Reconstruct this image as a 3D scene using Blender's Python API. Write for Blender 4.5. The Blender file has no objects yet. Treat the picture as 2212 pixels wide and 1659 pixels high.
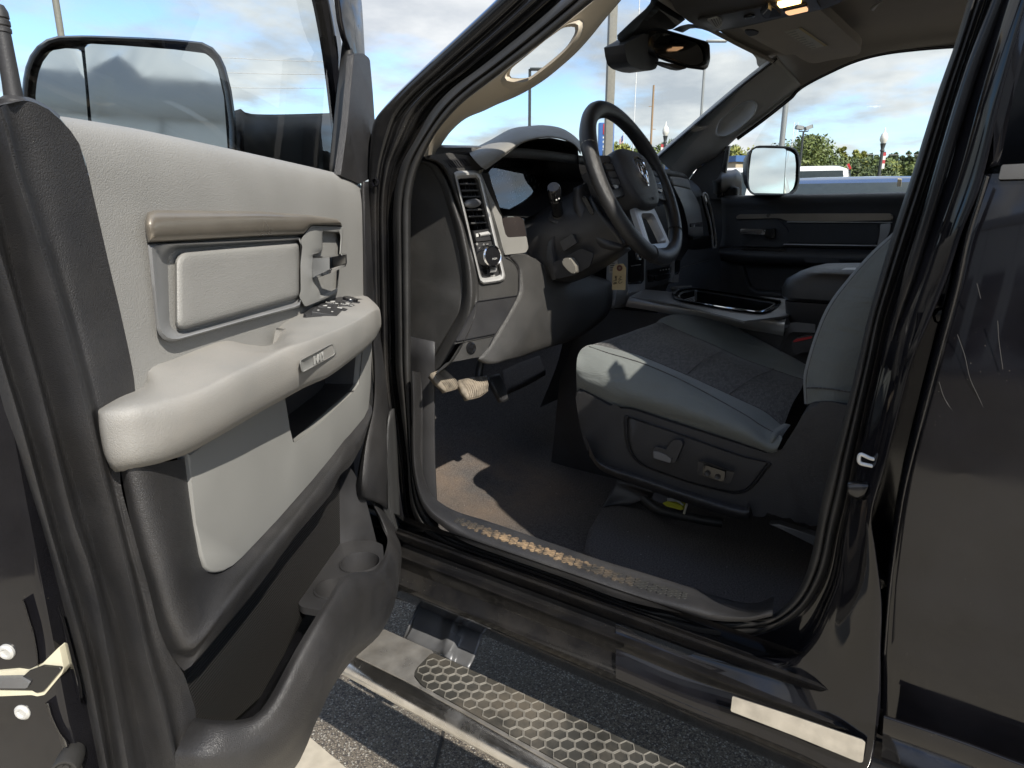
import bpy, bmesh, math, random
from mathutils import Vector as V, Matrix
R = math.radians
random.seed(7)
scene = bpy.context.scene
COL = scene.collection

# ---------------------------------------------------------------- camera
FPX, CX, CY = 1400.0, 1106.0, 829.5
YAW, PIT = R(60), math.atan((CY - 465) / FPX)
CAM = V((0, 0, 1.35))
fwd = V((math.sin(YAW) * math.cos(PIT), math.cos(YAW) * math.cos(PIT), -math.sin(PIT)))
rgt = V((math.cos(YAW), -math.sin(YAW), 0))
upv = rgt.cross(fwd)
cd = bpy.data.cameras.new('camera'); cam = bpy.data.objects.new('camera', cd); COL.objects.link(cam)
m3 = Matrix((rgt, upv, -fwd)).transposed()
cam.matrix_world = Matrix.Translation(CAM) @ m3.to_4x4()
cd.sensor_width = 36; cd.lens = 36 * FPX / 2212; cd.clip_start = .02; cd.clip_end = 3000
scene.camera = cam

# ------------------------------------------- survey: sight lines met with the real planes of the truck
OFF = {0: (0, 0, 1), 1: (0, 0, .375), 2: (774.2, 0, .375), 3: (1382.5, 0, .375), 4: (0, 497.7, .375), 5: (774.2, 497.7, .375),
       6: (1382.5, 497.7, .375), 7: (0, 1036.9, .375), 8: (663.6, 1036.9, .375), 9: (1382.5, 1036.9, .375),
       10: (1216.6, 199.1, .15), 11: (1271.9, 431.3, .15), 12: (1327.2, 0, .15), 13: (1603.7, 0, .15), 14: (1271.9, 221.2, .1),
       15: (1548.4, 248.9, .1), 16: (1769.6, 276.5, .1), 17: (995.4, 304.2, .15), 18: (636, 580.7, .1), 19: (553, 497.7, .125),
       20: (1824.9, 331.8, .175), 21: (1769.6, 884.8, .1), 22: (774.2, 304.2, .1), 23: (967.8, 497.7, .15), 24: (0, 1327.2, .2),
       25: (1271.9, 940.1, .15)}
HP = V((.97, .8796, 1.232)); DA = R(65)
DE = V((math.sin(DA), math.cos(DA), 0)); DN = V((math.cos(DA), -math.sin(DA), 0))
UZ = V((0, 0, 1)); UX = V((1, 0, 0)); UY = V((0, 1, 0))
TX = V((math.cos(R(4)), -math.sin(R(4)), 0)); TY = V((math.sin(R(4)), math.cos(R(4)), 0)); T0 = V((0, .45, 0))   # the truck's own axes
def TW(x, y, z): return T0 + TX * x + TY * (y - .45) + UZ * z
AX = {'x': (T0, TX), 'y': (T0 - TY * .45, TY), 'z': (V((0, 0, 0)), UZ), 'd': (HP, DN)}
def ray(u, v):
    return fwd + rgt * ((u - CX) / FPX) - upv * ((v - CY) / FPX)
def hit(u, v, P0, N):
    d = ray(u, v); return CAM + d * ((P0 - CAM).dot(N) / d.dot(N))
def tr(n, ax, val, pts):
    """pts traced in crop n -> world points on plane ax at value val (a third entry overrides val)."""
    P0, N = AX[ax] if isinstance(ax, str) else ax
    ox, oy, s = OFF[n]; out = []
    for p in pts:
        w = p[2] if len(p) > 2 else val
        out.append(hit(ox + s * p[0], oy + s * p[1], P0 + N * w, N))
    return out
def dpt(s, z, off):        # door coordinates: s outwards from the hinge, z height, off towards the cab side
    p = HP - DE * s + DN * off; return V((p.x, p.y, z))
def pl3(a, b, c):          # plane through three points
    n = (b - a).cross(c - a).normalized(); return (a, n)

# ---------------------------------------------------------------- curves
def dense(pts, closed=False, k=10):
    n = len(pts); out = []
    if n < 3: return [p.copy() for p in pts]
    for i in range(n if closed else n - 1):
        if closed: a, b, c, d = pts[i - 1], pts[i], pts[(i + 1) % n], pts[(i + 2) % n]
        else:
            b, c = pts[i], pts[i + 1]
            a = pts[i - 1] if i else b * 2 - c
            d = pts[i + 2] if i + 2 < n else c * 2 - b
        for j in range(k):
            t = j / k
            out.append(.5 * ((2 * b) + (c - a) * t + (2 * a - 5 * b + 4 * c - d) * t * t + (3 * b - a - 3 * c + d) * t ** 3))
    if not closed: out.append(pts[-1].copy())
    return out
def resamp(pts, n, closed=False):
    q = pts + [pts[0]] if closed else pts
    L = [0]
    for a, b in zip(q, q[1:]): L.append(L[-1] + (b - a).length)
    out = []; j = 0; m = n if closed else n - 1
    for i in range(n):
        t = L[-1] * i / m
        while j < len(q) - 2 and L[j + 1] < t: j += 1
        f = (t - L[j]) / max(1e-9, L[j + 1] - L[j]); out.append(q[j].lerp(q[j + 1], min(1, max(0, f))))
    return out
def cr(pts, n, closed=False): return resamp(dense(pts, closed), n, closed)
def rnd(poly, r, seg=5):
    """polygon (tuples) with its corners rounded; r a number or a list"""
    n = len(poly); out = []
    for i, p in enumerate(poly):
        rr = r[i] if isinstance(r, (list, tuple)) else r
        P, A, B = V(p[:2]), V(poly[i - 1][:2]), V(poly[(i + 1) % n][:2])
        if rr <= 0: out.append(tuple(P)); continue
        da, db = (A - P), (B - P); q = min(rr, da.length * .48, db.length * .48)
        a, b = P + da.normalized() * q, P + db.normalized() * q
        for j in range(seg + 1):
            t = j / seg; out.append(tuple((1 - t) ** 2 * a + 2 * t * (1 - t) * P + t * t * b))
    return out

# ---------------------------------------------------------------- meshes
def mesh(name, verts, faces, mat=None, parent=None, ang=42, mats=None, idx=None, recalc=True):
    me = bpy.data.meshes.new(name)
    me.from_pydata([tuple(v) for v in verts], [], faces)
    if recalc:
        bm = bmesh.new(); bm.from_mesh(me); bmesh.ops.remove_doubles(bm, verts=bm.verts, dist=1e-6)
        bmesh.ops.recalc_face_normals(bm, faces=bm.faces); bm.to_mesh(me); bm.free()
    return link(name, me, mat, parent, ang)
def link(name, me, mat=None, parent=None, ang=42):
    if mat: me.materials.append(mat)
    me.shade_smooth()
    if ang < 180: me.set_sharp_from_angle(angle=R(ang))
    o = bpy.data.objects.new(name, me); COL.objects.link(o)
    if parent: par(o, parent)
    return o
def par(o, p):
    o.parent = p
    o.matrix_parent_inverse = Matrix.Translation(-wloc(p))
def wloc(q):
    return q.location + (wloc(q.parent) + q.matrix_parent_inverse.translation if q.parent else V((0, 0, 0)))
def grid(rows, closed=False):
    vs = [v for r in rows for v in r]; n = len(rows[0]); fs = []
    for i in range(len(rows) - 1):
        for j in range(n if closed else n - 1):
            a = i * n + j; b = i * n + (j + 1) % n
            fs.append((a, b, b + n, a + n))
    return vs, fs
def patch(name, rows, mat, parent=None, nu=24, sv=5, thick=0, straight=False, ang=60, lin_u=False):
    rows = [(resamp(r, nu) if lin_u else cr(r, nu)) for r in rows]
    if not straight and len(rows) > 2:
        cols = [dense([r[j] for r in rows], False, sv) for j in range(nu)]
        rows = [[c[i] for c in cols] for i in range(len(cols[0]))]
    vs, fs = grid(rows)
    o = mesh(name, vs, fs, mat, parent, ang, recalc=False)
    orient(o)
    if thick:
        m = o.modifiers.new('s', 'SOLIDIFY'); m.thickness = thick; m.offset = -1
    return o
def orient(o):             # the shown side of an open sheet is its front
    me = o.data; s = 0
    for p in me.polygons: s += p.area * p.normal.dot(CAM - p.center) / max(.1, (CAM - p.center).length)
    if s < 0: me.flip_normals()
def loft(name, loops, mat, parent=None, n=48, caps=(False, False), ang=40, smooth=True, raw=False):
    """closed loops one after another"""
    if not raw: loops = [(cr(l, n, True) if smooth else resamp(l, n, True)) for l in loops]
    n = len(loops[0]); vs, fs = grid(loops, True)
    if caps[0]: fs.append(tuple(range(n - 1, -1, -1)))
    if caps[1]: fs.append(tuple(range((len(loops) - 1) * n, len(loops) * n)))
    return mesh(name, vs, fs, mat, parent, ang)
def newell(p):
    n = V((0, 0, 0))
    for a, b in zip(p, p[1:] + p[:1]): n += V(((a.y - b.y) * (a.z + b.z), (a.z - b.z) * (a.x + b.x), (a.x - b.x) * (a.y + b.y)))
    return n.normalized()
def plate(name, poly, mat, parent=None, depth=.01, bev=.002, seg=3, ang=35, front=None):
    """flat piece: traced face towards the viewer side, depth behind it, its front edge rounded"""
    n = newell(poly); f = front or (CAM - sum(poly, V((0, 0, 0))) / len(poly))
    if n.dot(f) < 0: poly = poly[::-1]; n = -n
    bm = bmesh.new(); vs = [bm.verts.new(p) for p in poly]; ws = [bm.verts.new(p - n * depth) for p in poly]
    F = bm.faces.new(vs); k = len(vs)
    for i in range(k): bm.faces.new((vs[i], ws[i], ws[(i + 1) % k], vs[(i + 1) % k]))
    bm.faces.new(ws[::-1])
    if bev > 0:
        bmesh.ops.bevel(bm, geom=list(F.edges), offset=bev, segments=seg, profile=.5, affect='EDGES', clamp_overlap=True)
    big = [f for f in bm.faces if len(f.verts) > 4]
    bmesh.ops.triangulate(bm, faces=big)
    me = bpy.data.meshes.new(name); bm.to_mesh(me); bm.free()
    return link(name, me, mat, parent, ang)
def sweep(name, path, prof, mat, parent=None, ref=UX, closed=False, n=None, caps=True, ang=40, smooth=True, scale=None):
    """profile (a,b): a along ref, b across it"""
    if n: path = cr(path, n, closed) if smooth else resamp(path, n, closed)
    k = len(path); rows = []
    for i, p in enumerate(path):
        if closed: T = path[(i + 1) % k] - path[i - 1]
        else: T = path[min(k - 1, i + 1)] - path[max(0, i - 1)]
        T.normalize(); A = (ref - T * ref.dot(T)).normalized(); B = T.cross(A)
        s = scale(i / (k - 1)) if scale else 1
        rows.append([p + A * (a * s) + B * (b * s) for a, b in prof])
    if closed: rows.append(rows[0])
    vs, fs = grid(rows, True); m = len(prof)
    if caps and not closed: fs += [tuple(range(m - 1, -1, -1)), tuple(range((k - 1) * m, k * m))]
    return mesh(name, vs, fs, mat, parent, ang)
def circ(r, n=12, rb=None): return [(r * math.cos(2 * math.pi * i / n), (rb or r) * math.sin(2 * math.pi * i / n)) for i in range(n)]
def tube(name, path, r, mat, parent=None, n=None, closed=False, k=10, ref=V((.31, .77, .55)), scale=None):
    return sweep(name, path, circ(r, k), mat, parent, ref, closed, n, True, 50, True, scale)
def frame(axis):
    a = axis.normalized(); t = UZ if abs(a.z) < .9 else UX
    x = t.cross(a).normalized(); return x, a.cross(x), a
def lathe(name, prof, org, axis, mat, parent=None, n=24, ang=40):
    x, y, a = frame(axis)
    rows = [[org + (x * math.cos(2 * math.pi * j / n) + y * math.sin(2 * math.pi * j / n)) * max(r, 1e-5) + a * h for j in range(n)] for r, h in prof]
    vs, fs = grid(rows, True); return mesh(name, vs, fs, mat, parent, ang)
def box(name, c, sx, sy, sz, mat, parent=None, bev=.004, x=UX, y=UY, z=UZ, seg=2):
    bm = bmesh.new(); bmesh.ops.create_cube(bm, size=1)
    for v in bm.verts: v.co = c + x * (v.co.x * sx) + y * (v.co.y * sy) + z * (v.co.z * sz)
    if bev: bmesh.ops.bevel(bm, geom=bm.edges[:], offset=bev, segments=seg, profile=.5, affect='EDGES', clamp_overlap=True)
    me = bpy.data.meshes.new(name); bm.to_mesh(me); bm.free()
    return link(name, me, mat, parent, 35)
def join(name, objs, mat=None, parent=None):
    """several built pieces -> one mesh"""
    bm = bmesh.new(); mats = []
    for o in objs:
        tmp = bmesh.new()
        dg = None
        tmp.from_mesh(o.data)
        mm = o.data.materials[0] if o.data.materials else None
        if mm not in mats: mats.append(mm)
        for f in tmp.faces: f.material_index = mats.index(mm)
        t = bpy.data.meshes.new('t'); tmp.to_mesh(t); tmp.free(); bm.from_mesh(t); bpy.data.meshes.remove(t)
    me = bpy.data.meshes.new(name); bm.to_mesh(me); bm.free()
    for mm in mats: me.materials.append(mm)
    for o in objs: bpy.data.objects.remove(o)
    o = bpy.data.objects.new(name, me); COL.objects.link(o)
    me.shade_smooth(); me.set_sharp_from_angle(angle=R(40))
    if parent: par(o, parent)
    return o
def text(name, s, size, mat, parent, org, x, y, ext=.0004, shear=0, align='CENTER'):
    cu = bpy.data.curves.new('t', 'FONT'); cu.body = s; cu.size = size; cu.extrude = ext; cu.align_x = align; cu.align_y = 'CENTER'; cu.shear = shear
    cu.resolution_u = 3
    t = bpy.data.objects.new('t', cu); COL.objects.link(t)
    dg = bpy.context.evaluated_depsgraph_get(); me = bpy.data.meshes.new_from_object(t.evaluated_get(dg))
    bpy.data.objects.remove(t)
    x = x.normalized(); y = (y - x * y.dot(x)).normalized(); z = x.cross(y)
    me.transform(Matrix.Translation(org) @ Matrix((x, y, z)).transposed().to_4x4())
    me.materials.clear(); return link(name, me, mat, parent, 30)
def thing(name, label, cat, loc=(0, 0, 0), group=None):
    o = bpy.data.objects.new(name, None); COL.objects.link(o); o.location = loc; o.empty_display_size = .1
    o['label'] = label; o['category'] = cat
    if group: o['group'] = group
    return o
def tag(o, label=None, cat=None, group=None, kind=None):
    for k_, v_ in (('label', label), ('category', cat), ('group', group), ('kind', kind)):
        if v_: o[k_] = v_
    return o
def dup(root, loc, label=None, rz=None):
    r = root.copy(); COL.objects.link(r); r.location = loc
    if label: r['label'] = label
    if rz is not None: r.rotation_euler.z = rz
    for ch in list(root.children):
        c = ch.copy(); COL.objects.link(c); c.parent = r
        for g in ch.children:
            d = g.copy(); COL.objects.link(d); d.parent = c
    return r

# ---------------------------------------------------------------- materials
def mk(name):
    m = bpy.data.materials.new(name); m.use_nodes = True; nt = m.node_tree
    return m, nt, nt.nodes['Principled BSDF']
def nd(nt, t, **kw):
    n = nt.nodes.new('ShaderNode' + t)
    for k_, v_ in kw.items():
        if k_[0] == '_': n.inputs[int(k_[1:])].default_value = v_
        elif k_ in n.inputs: n.inputs[k_].default_value = v_
        else: setattr(n, k_, v_)
    return n
def lk(nt, a, b): nt.links.new(a, b)
def mixc(nt, fac, a, b):
    n = nt.nodes.new('ShaderNodeMix'); n.data_type = 'RGBA'
    for sock, v_ in ((n.inputs[0], fac), (n.inputs[6], a), (n.inputs[7], b)):
        if hasattr(v_, 'is_linked') or hasattr(v_, 'links'): lk(nt, v_, sock)
        else: sock.default_value = v_ if not isinstance(v_, tuple) else (*v_, 1)[:4]
    return n.outputs[2]
def ramp(nt, src, lo, hi, a=0, b=1):
    n = nt.nodes.new('ShaderNodeMapRange'); n.inputs[1].default_value = lo; n.inputs[2].default_value = hi
    n.inputs[3].default_value = a; n.inputs[4].default_value = b; lk(nt, src, n.inputs[0]); return n.outputs[0]
def math_(nt, op, a, b=None):
    n = nt.nodes.new('ShaderNodeMath'); n.operation = op
    for i, v_ in enumerate((a, b)):
        if v_ is None: continue
        if hasattr(v_, 'links'): lk(nt, v_, n.inputs[i])
        else: n.inputs[i].default_value = v_
    return n.outputs[0]
def M(name, col, rough=.5, metal=0, coat=0, grain=None, var=.12, vs=14, dust=0, dcol=(.33, .29, .23), speck=0, spec=.5, sheen=0, stretch=None):
    m, nt, b = mk(name)
    b.inputs['Roughness'].default_value = rough; b.inputs['Metallic'].default_value = metal
    b.inputs['Coat Weight'].default_value = coat; b.inputs['Coat Roughness'].default_value = .03
    b.inputs['Specular IOR Level'].default_value = spec
    if sheen: b.inputs['Sheen Weight'].default_value = sheen
    tc = nt.nodes.new('ShaderNodeTexCoord'); co = tc.outputs['Object']
    n1 = nd(nt, 'TexNoise', Scale=vs, Detail=5); lk(nt, co, n1.inputs['Vector'])
    c2 = tuple(min(1, c * (1 + var)) for c in col); c1 = tuple(c * (1 - var) for c in col)
    f = ramp(nt, n1.outputs[0], .3, .7); cc = mixc(nt, f, c1, c2)
    rr = ramp(nt, n1.outputs[0], .3, .7, max(.02, rough - .06), min(1, rough + .06))
    if dust:
        n2 = nd(nt, 'TexNoise', Scale=5.5, Detail=9, Roughness=.68); lk(nt, co, n2.inputs['Vector'])
        fd = ramp(nt, n2.outputs[0], .42, .75, 0, dust); cc = mixc(nt, fd, cc, dcol)
        rr2 = math_(nt, 'ADD', rr, fd); rr = rr2
    if speck:
        vo = nd(nt, 'TexVoronoi', Scale=170); lk(nt, co, vo.inputs['Vector'])
        wn = nd(nt, 'TexNoise', Scale=7, Detail=3); lk(nt, co, wn.inputs['Vector'])
        sp = math_(nt, 'LESS_THAN', vo.outputs['Distance'], math_(nt, 'MULTIPLY', ramp(nt, wn.outputs[0], .42, .7), .16 * speck))
        cc = mixc(nt, math_(nt, 'MULTIPLY', sp, .8), cc, dcol)
    lk(nt, cc, b.inputs['Base Color']); lk(nt, rr, b.inputs['Roughness'])
    if grain:
        kind, sc, st = grain
        if stretch:
            mp = nt.nodes.new('ShaderNodeMapping'); mp.inputs['Scale'].default_value = stretch; lk(nt, co, mp.inputs[0]); co = mp.outputs[0]
        bp = nd(nt, 'Bump', Strength=st, Distance=.0012)
        if kind == 'leather':
            w = nd(nt, 'TexNoise', Scale=sc * .4, Detail=2); lk(nt, co, w.inputs['Vector'])
            mv = nd(nt, 'VectorMath', operation='MULTIPLY_ADD'); lk(nt, w.outputs['Color'], mv.inputs[0]); mv.inputs[1].default_value = (.004,) * 3; lk(nt, co, mv.inputs[2])
            v1 = nd(nt, 'TexVoronoi', Scale=sc, feature='DISTANCE_TO_EDGE'); lk(nt, mv.outputs[0], v1.inputs['Vector'])
            h = ramp(nt, v1.outputs['Distance'], 0, .22)
        elif kind == 'weave':
            wv = nd(nt, 'TexWave', Scale=sc, bands_direction='X'); wv2 = nd(nt, 'TexWave', Scale=sc, bands_direction='Y')
            for w in (wv, wv2): w.inputs['Distortion'].default_value = 2.5; w.inputs['Detail'].default_value = 2; lk(nt, co, w.inputs['Vector'])
            h = math_(nt, 'MULTIPLY', wv.outputs['Fac'], wv2.outputs['Fac'])
        else:
            v1 = nd(nt, 'TexNoise', Scale=sc, Detail=3, Roughness=.7); lk(nt, co, v1.inputs['Vector']); h = v1.outputs[0]
        lk(nt, h, bp.inputs['Height']); lk(nt, bp.outputs[0], b.inputs['Normal'])
    return m
def glass(name, tint, refl=1.0, rough=0.0):
    m, nt, b = mk(name); nt.nodes.remove(b); out = nt.nodes['Material Output']
    t = nd(nt, 'BsdfTransparent'); t.inputs[0].default_value = (*tint, 1)
    g = nd(nt, 'BsdfGlossy'); g.inputs['Roughness'].default_value = rough
    fr = nd(nt, 'Fresnel'); fr.inputs[0].default_value = 1.45
    mx = nt.nodes.new('ShaderNodeMixShader'); lk(nt, math_(nt, 'MULTIPLY', fr.outputs[0], refl), mx.inputs[0]); lk(nt, t.outputs[0], mx.inputs[1]); lk(nt, g.outputs[0], mx.inputs[2])
    lk(nt, mx.outputs[0], out.inputs[0]); return m
def emis(name, col, st):
    m, nt, b = mk(name); b.inputs['Base Color'].default_value = (*col, 1); b.inputs['Emission Color'].default_value = (*col, 1); b.inputs['Emission Strength'].default_value = st; return m

paint = M('black_paint', (.007, .007, .009), .06, coat=0, var=.3, speck=.35, dust=.012)
paint_d = M('dusty_black_paint', (.008, .008, .009), .10, coat=0, var=.3, speck=.5, dust=.06)
rubber = M('black_rubber', (.022, .022, .022), .5, grain=('fine', 300, .25), dust=.06)
dash_m = M('dash_charcoal', (.038, .0375, .037), .42, grain=('leather', 520, .36), var=.15, dust=.05, spec=.6)
charc_lift = M('charcoal_brightened', (.046, .048, .052), .48, grain=('leather', 560, .3), var=.12)  # charcoal trim made paler for the passenger side; cabin light put into the colour
charc = M('charcoal_grain', (.026, .026, .028), .43, grain=('leather', 520, .36), var=.2, dust=.06)
charc_s = M('charcoal_smooth', (.027, .027, .029), .45, grain=('fine', 600, .2), var=.2, dust=.03)
black_pl = M('gloss_black_plastic', (.010, .010, .011), .2, var=.2)
grey_v = M('grey_vinyl', (.25, .247, .236), .5, grain=('leather', 460, .26), var=.05, vs=9)
grey_p = M('grey_plastic', (.245, .245, .235), .48, grain=('fine', 900, .12), var=.03)
grey_arm = M('grey_worn_vinyl', (.25, .245, .232), .55, grain=('leather', 560, .26), var=.06, vs=11, dust=.12, dcol=(.36, .27, .18))
taupe = M('taupe_metal', (.27, .24, .20), .33, metal=.6, var=.06)
silver = M('satin_silver', (.58, .58, .57), .32, metal=.4, var=.04)
silver_d = M('dark_satin_silver', (.33, .335, .34), .34, metal=.4, var=.05)
chrome = M('chrome', (.82, .83, .85), .06, metal=1, var=.04)
chrome_d = M('dirty_chrome', (.72, .71, .70), .13, metal=1, var=.12, vs=40, dust=.42, dcol=(.34, .31, .27))
trim_b = M('pillar_trim', (.44, .39, .31), .55, grain=('fine', 700, .15), var=.04)
trim_g = M('pillar_trim_grey', (.58, .58, .565), .55, grain=('fine', 700, .15), var=.04)
headl = M('headliner_cloth', (.40, .375, .34), .9, grain=('fine', 500, .3), var=.05, sheen=.2)
visor_m = M('visor_cloth', (.50, .465, .41), .85, grain=('fine', 500, .3), var=.05)
fabric = M('grey_green_fabric', (.135, .148, .142), .75, grain=('weave', 260, .35), var=.08, sheen=.25)
fabric_c, _nt, _b = mk('dark_mesh_fabric'); _b.inputs['Roughness'].default_value = .85; _b.inputs['Sheen Weight'].default_value = .2
_tc = _nt.nodes.new('ShaderNodeTexCoord'); _br = nd(_nt, 'TexBrick', Scale=95); lk(_nt, _tc.outputs['Object'], _br.inputs['Vector'])
for k_, v_ in (('Color1', (.115, .11, .105, 1)), ('Color2', (.024, .024, .025, 1)), ('Mortar', (.016, .016, .017, 1)), ('Mortar Size', .02), ('Brick Width', .8), ('Row Height', .3)): _br.inputs[k_].default_value = v_
_nn = nd(_nt, 'TexNoise', Scale=380, Detail=3); lk(_nt, _tc.outputs['Object'], _nn.inputs['Vector'])
lk(_nt, mixc(_nt, ramp(_nt, _nn.outputs[0], .3, .7, 0, .6), _br.outputs['Color'], (.045, .043, .043)), _b.inputs['Base Color'])
_bp = nd(_nt, 'Bump', Strength=.6, Distance=.0015); lk(_nt, _br.outputs['Color'], _bp.inputs['Height']); lk(_nt, _bp.outputs[0], _b.inputs['Normal'])
_nt = fabric.node_tree; _b = _nt.nodes['Principled BSDF']; _old = _b.inputs['Normal'].links[0].from_socket
_tc = _nt.nodes.new('ShaderNodeTexCoord'); _mp = _nt.nodes.new('ShaderNodeMapping'); _mp.inputs['Scale'].default_value = (1, .35, 1.6); lk(_nt, _tc.outputs['Object'], _mp.inputs[0])
_cn = nd(_nt, 'TexNoise', Scale=13, Detail=3, Roughness=.45, Distortion=1.2); lk(_nt, _mp.outputs[0], _cn.inputs['Vector'])
_bp = nd(_nt, 'Bump', Strength=.55, Distance=.012); lk(_nt, _cn.outputs[0], _bp.inputs['Height']); lk(_nt, _old, _bp.inputs['Normal']); lk(_nt, _bp.outputs[0], _b.inputs['Normal'])
leather = M('black_leather', (.020, .020, .021), .36, grain=('leather', 700, .25), var=.25)
steel = M('grey_steel', (.16, .165, .175), .45, metal=.5, var=.15, dust=.15)
zinc = M('white_zinc', (.62, .62, .60), .42, metal=.35, var=.12, vs=60)
cream = M('cream_plastic', (.62, .58, .44), .45, var=.08, vs=60)
white_ink = M('white_ink', (.5, .5, .48), .5, var=.02)
black_ink = M('black_ink', (.01, .01, .012), .6, var=.02)
stitch = M('pale_thread', (.42, .38, .3), .8, var=.1)
mirror_m = M('mirror', (.88, .92, .93), .015, metal=1, var=.0)
mirror_dim = M('dim_mirror', (.16, .16, .15), .03, metal=1, var=.0)
glass_c = glass('clear_glass', (.93, .955, .94), .8)
glass_t = glass('tinted_glass', (.10, .11, .11), 1.0)
glass_d = glass('door_glass', (.90, .94, .915), 1.0)

def sheet(name, outer, inner, mat, parent, depth=.012):
    """flat piece with a real hole"""
    from mathutils.geometry import tessellate_polygon
    n = newell(outer)
    if n.dot(CAM - outer[0]) < 0: n = -n
    tris = tessellate_polygon([outer, inner]); P = outer + inner; m = len(P)
    vs = P + [p - n * depth for p in P]; fs = [tuple(t) for t in tris]
    for loop, o in ((outer, 0), (inner, len(outer))):
        k_ = len(loop); fs += [(o + i, o + (i + 1) % k_, m + o + (i + 1) % k_, m + o + i) for i in range(k_)]
    me = bpy.data.meshes.new(name); me.from_pydata([tuple(v) for v in vs], [], fs); ob = link(name, me, mat, parent, 30)
    bm = bmesh.new(); bm.from_mesh(me); bmesh.ops.recalc_face_normals(bm, faces=bm.faces); bm.to_mesh(me); bm.free()
    s = sum(p.area * p.normal.dot(n) for p in me.polygons[:len(tris)])
    if s < 0: me.flip_normals()
    return ob

def shift(p, q, t): return [(a[0] + (b[0] - a[0]) * t, a[1] + (b[1] - a[1]) * t) for a, b in zip(p, q)]
def l2(pts, n=72): return [tuple(v[:2]) for v in resamp([V((x, y, 0)) for x, y in pts], n, True)]
# ================================================================= the pickup truck and its open door
truck = thing('pickup_truck', 'black pickup truck with its driver door wide open, grey cloth seats inside', 'pickup truck', (1.75, 0, 0))
def ink(n, ax, val, pts, m, parent, name, t=.0006): return plate(name, tr(n, ax, val, pts), m, parent, t, 0)
def boolean(o, cutters):
    for c in cutters:
        md = o.modifiers.new('b', 'BOOLEAN'); md.operation = 'DIFFERENCE'; md.object = c; md.solver = 'EXACT'
    dg = bpy.context.evaluated_depsgraph_get(); me = bpy.data.meshes.new_from_object(o.evaluated_get(dg))
    o.modifiers.clear(); o.data = me
    for c in cutters: bpy.data.objects.remove(c)
    me.shade_smooth(); me.set_sharp_from_angle(angle=R(35)); return o

def dslab(name, pts, o0, o1, mat, parent=None, bev=.006):
    return plate(name, [dpt(s, z, o0) for s, z in pts], mat, parent, o0 - o1, bev, front=DN)
# shell of stamped black steel
door = dslab('driver_door', [(-.02, .56), (.70, .55), (.775, .62), (.79, .9), (.786, 1.2), (.772, 1.39), (.4, 1.385), (-.02, 1.38)], -.062, -.165, paint, truck, .008)
door['label'] = 'open driver door with grey upper trim and charcoal lower trim'
# window frame and glass
sec = [(-.012, -.022), (.014, -.022), (.014, .01), (.004, .022), (-.012, .022)]
fp = [dpt(-.115, 1.36, -.070), dpt(-.10, 1.5, -.072), dpt(-.075, 1.68, -.076), dpt(-.02, 1.80, -.085), dpt(.14, 1.88, -.10), dpt(.5, 1.92, -.112), dpt(.72, 1.92, -.112), dpt(.80, 1.88, -.11), dpt(.80, 1.7, -.095), dpt(.79, 1.38, -.075)]
fp = cr(fp, 70)
sweep('window_frame', fp, [(a * 1.1, b * 1.15) for a, b in sec], paint, door, DN)
gl = [[fp[i] + DN * .004, fp[-1 - i] + DN * .004] for i in range(0, 35)]
patch('window_glass', gl, glass_d, door, 2, 1, straight=True)
# run channel beside the glass, frame upright, sail cover
patch('run_channel', [tr(1, 'd', -.058, [(1975, 205), (1945, 480), (1915, 760), (1890, 1010)]), tr(1, 'd', -.045, [(1998, 205), (1975, 480), (1950, 760), (1925, 1010)]),
                      tr(1, 'd', -.03, [(2040, 310), (2005, 480), (1985, 760), (1965, 1015)])], rubber, door, 14, 4, .003)
plate('frame_upright', tr(1, 'd', -.035, [(1948, -60), (2080, -60), (2088, 60), (2106, 330), (2035, 325), (1992, 215), (1970, 120)]), paint, door, .010, .004)
plate('sail_cover', tr(1, 'd', -.006, rnd([(2038, 312), (2092, 306), (2132, 340), (2150, 560), (2172, 880), (2165, 1010), (2075, 1060), (1962, 1012), (2002, 720)], [8, 12, 14, 20, 14, 10, 10, 10, 20])), charc, door, .012, .006)

# ---- dark grained trim that wraps the rear edge, with two long folds
Lm = [(-75, 470), (-45, 640), (0, 850), (56, 1037), (94, 1157), (131, 1300), (180, 1505), (215, 1680)]
Lc = [(-85, 440), (-40, 640), (0, 768), (52, 940), (109, 1149), (169, 1356), (199, 1487), (235, 1680)]
Lc2 = [(-80, 420), (-30, 620), (14, 760), (70, 940), (127, 1140), (188, 1350), (220, 1480), (252, 1680)]
La = [(-75, 310), (-20, 480), (0, 547), (34, 659), (79, 813), (109, 929), (157, 1120), (195, 1232), (221, 1348), (277, 1659), (281, 1680)]
La2 = [(-50, 270), (10, 480), (34, 590), (70, 720), (112, 870), (150, 1000), (192, 1140), (228, 1260), (262, 1380), (318, 1659), (322, 1680)]
Lb = [(-6, 236), (11, 281), (37, 386), (71, 487), (112, 621), (165, 805), (202, 963), (240, 1105), (285, 1277), (315, 1412), (345, 1524), (375, 1637), (384, 1680)]
Lb2 = [(18, 224), (34, 281), (60, 380), (95, 487), (137, 621), (188, 805), (222, 963), (250, 1080), (300, 1270), (332, 1400), (368, 1520), (383, 1620), (388, 1680)]
Lx = [(62, 218), (90, 300), (118, 400), (152, 560), (190, 720), (228, 870), (245, 990), (270, 1120), (312, 1270), (345, 1385), (385, 1480), (400, 1560), (392, 1640), (392, 1680)]
Ll = [(104, 236), (128, 256), (166, 300), (180, 340), (202, 425), (234, 565), (264, 692), (292, 842), (275, 930), (259, 1030), (285, 1138), (319, 1262), (349, 1374), (392, 1446), (412, 1500), (424, 1553), (400, 1610), (396, 1680)]
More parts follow.
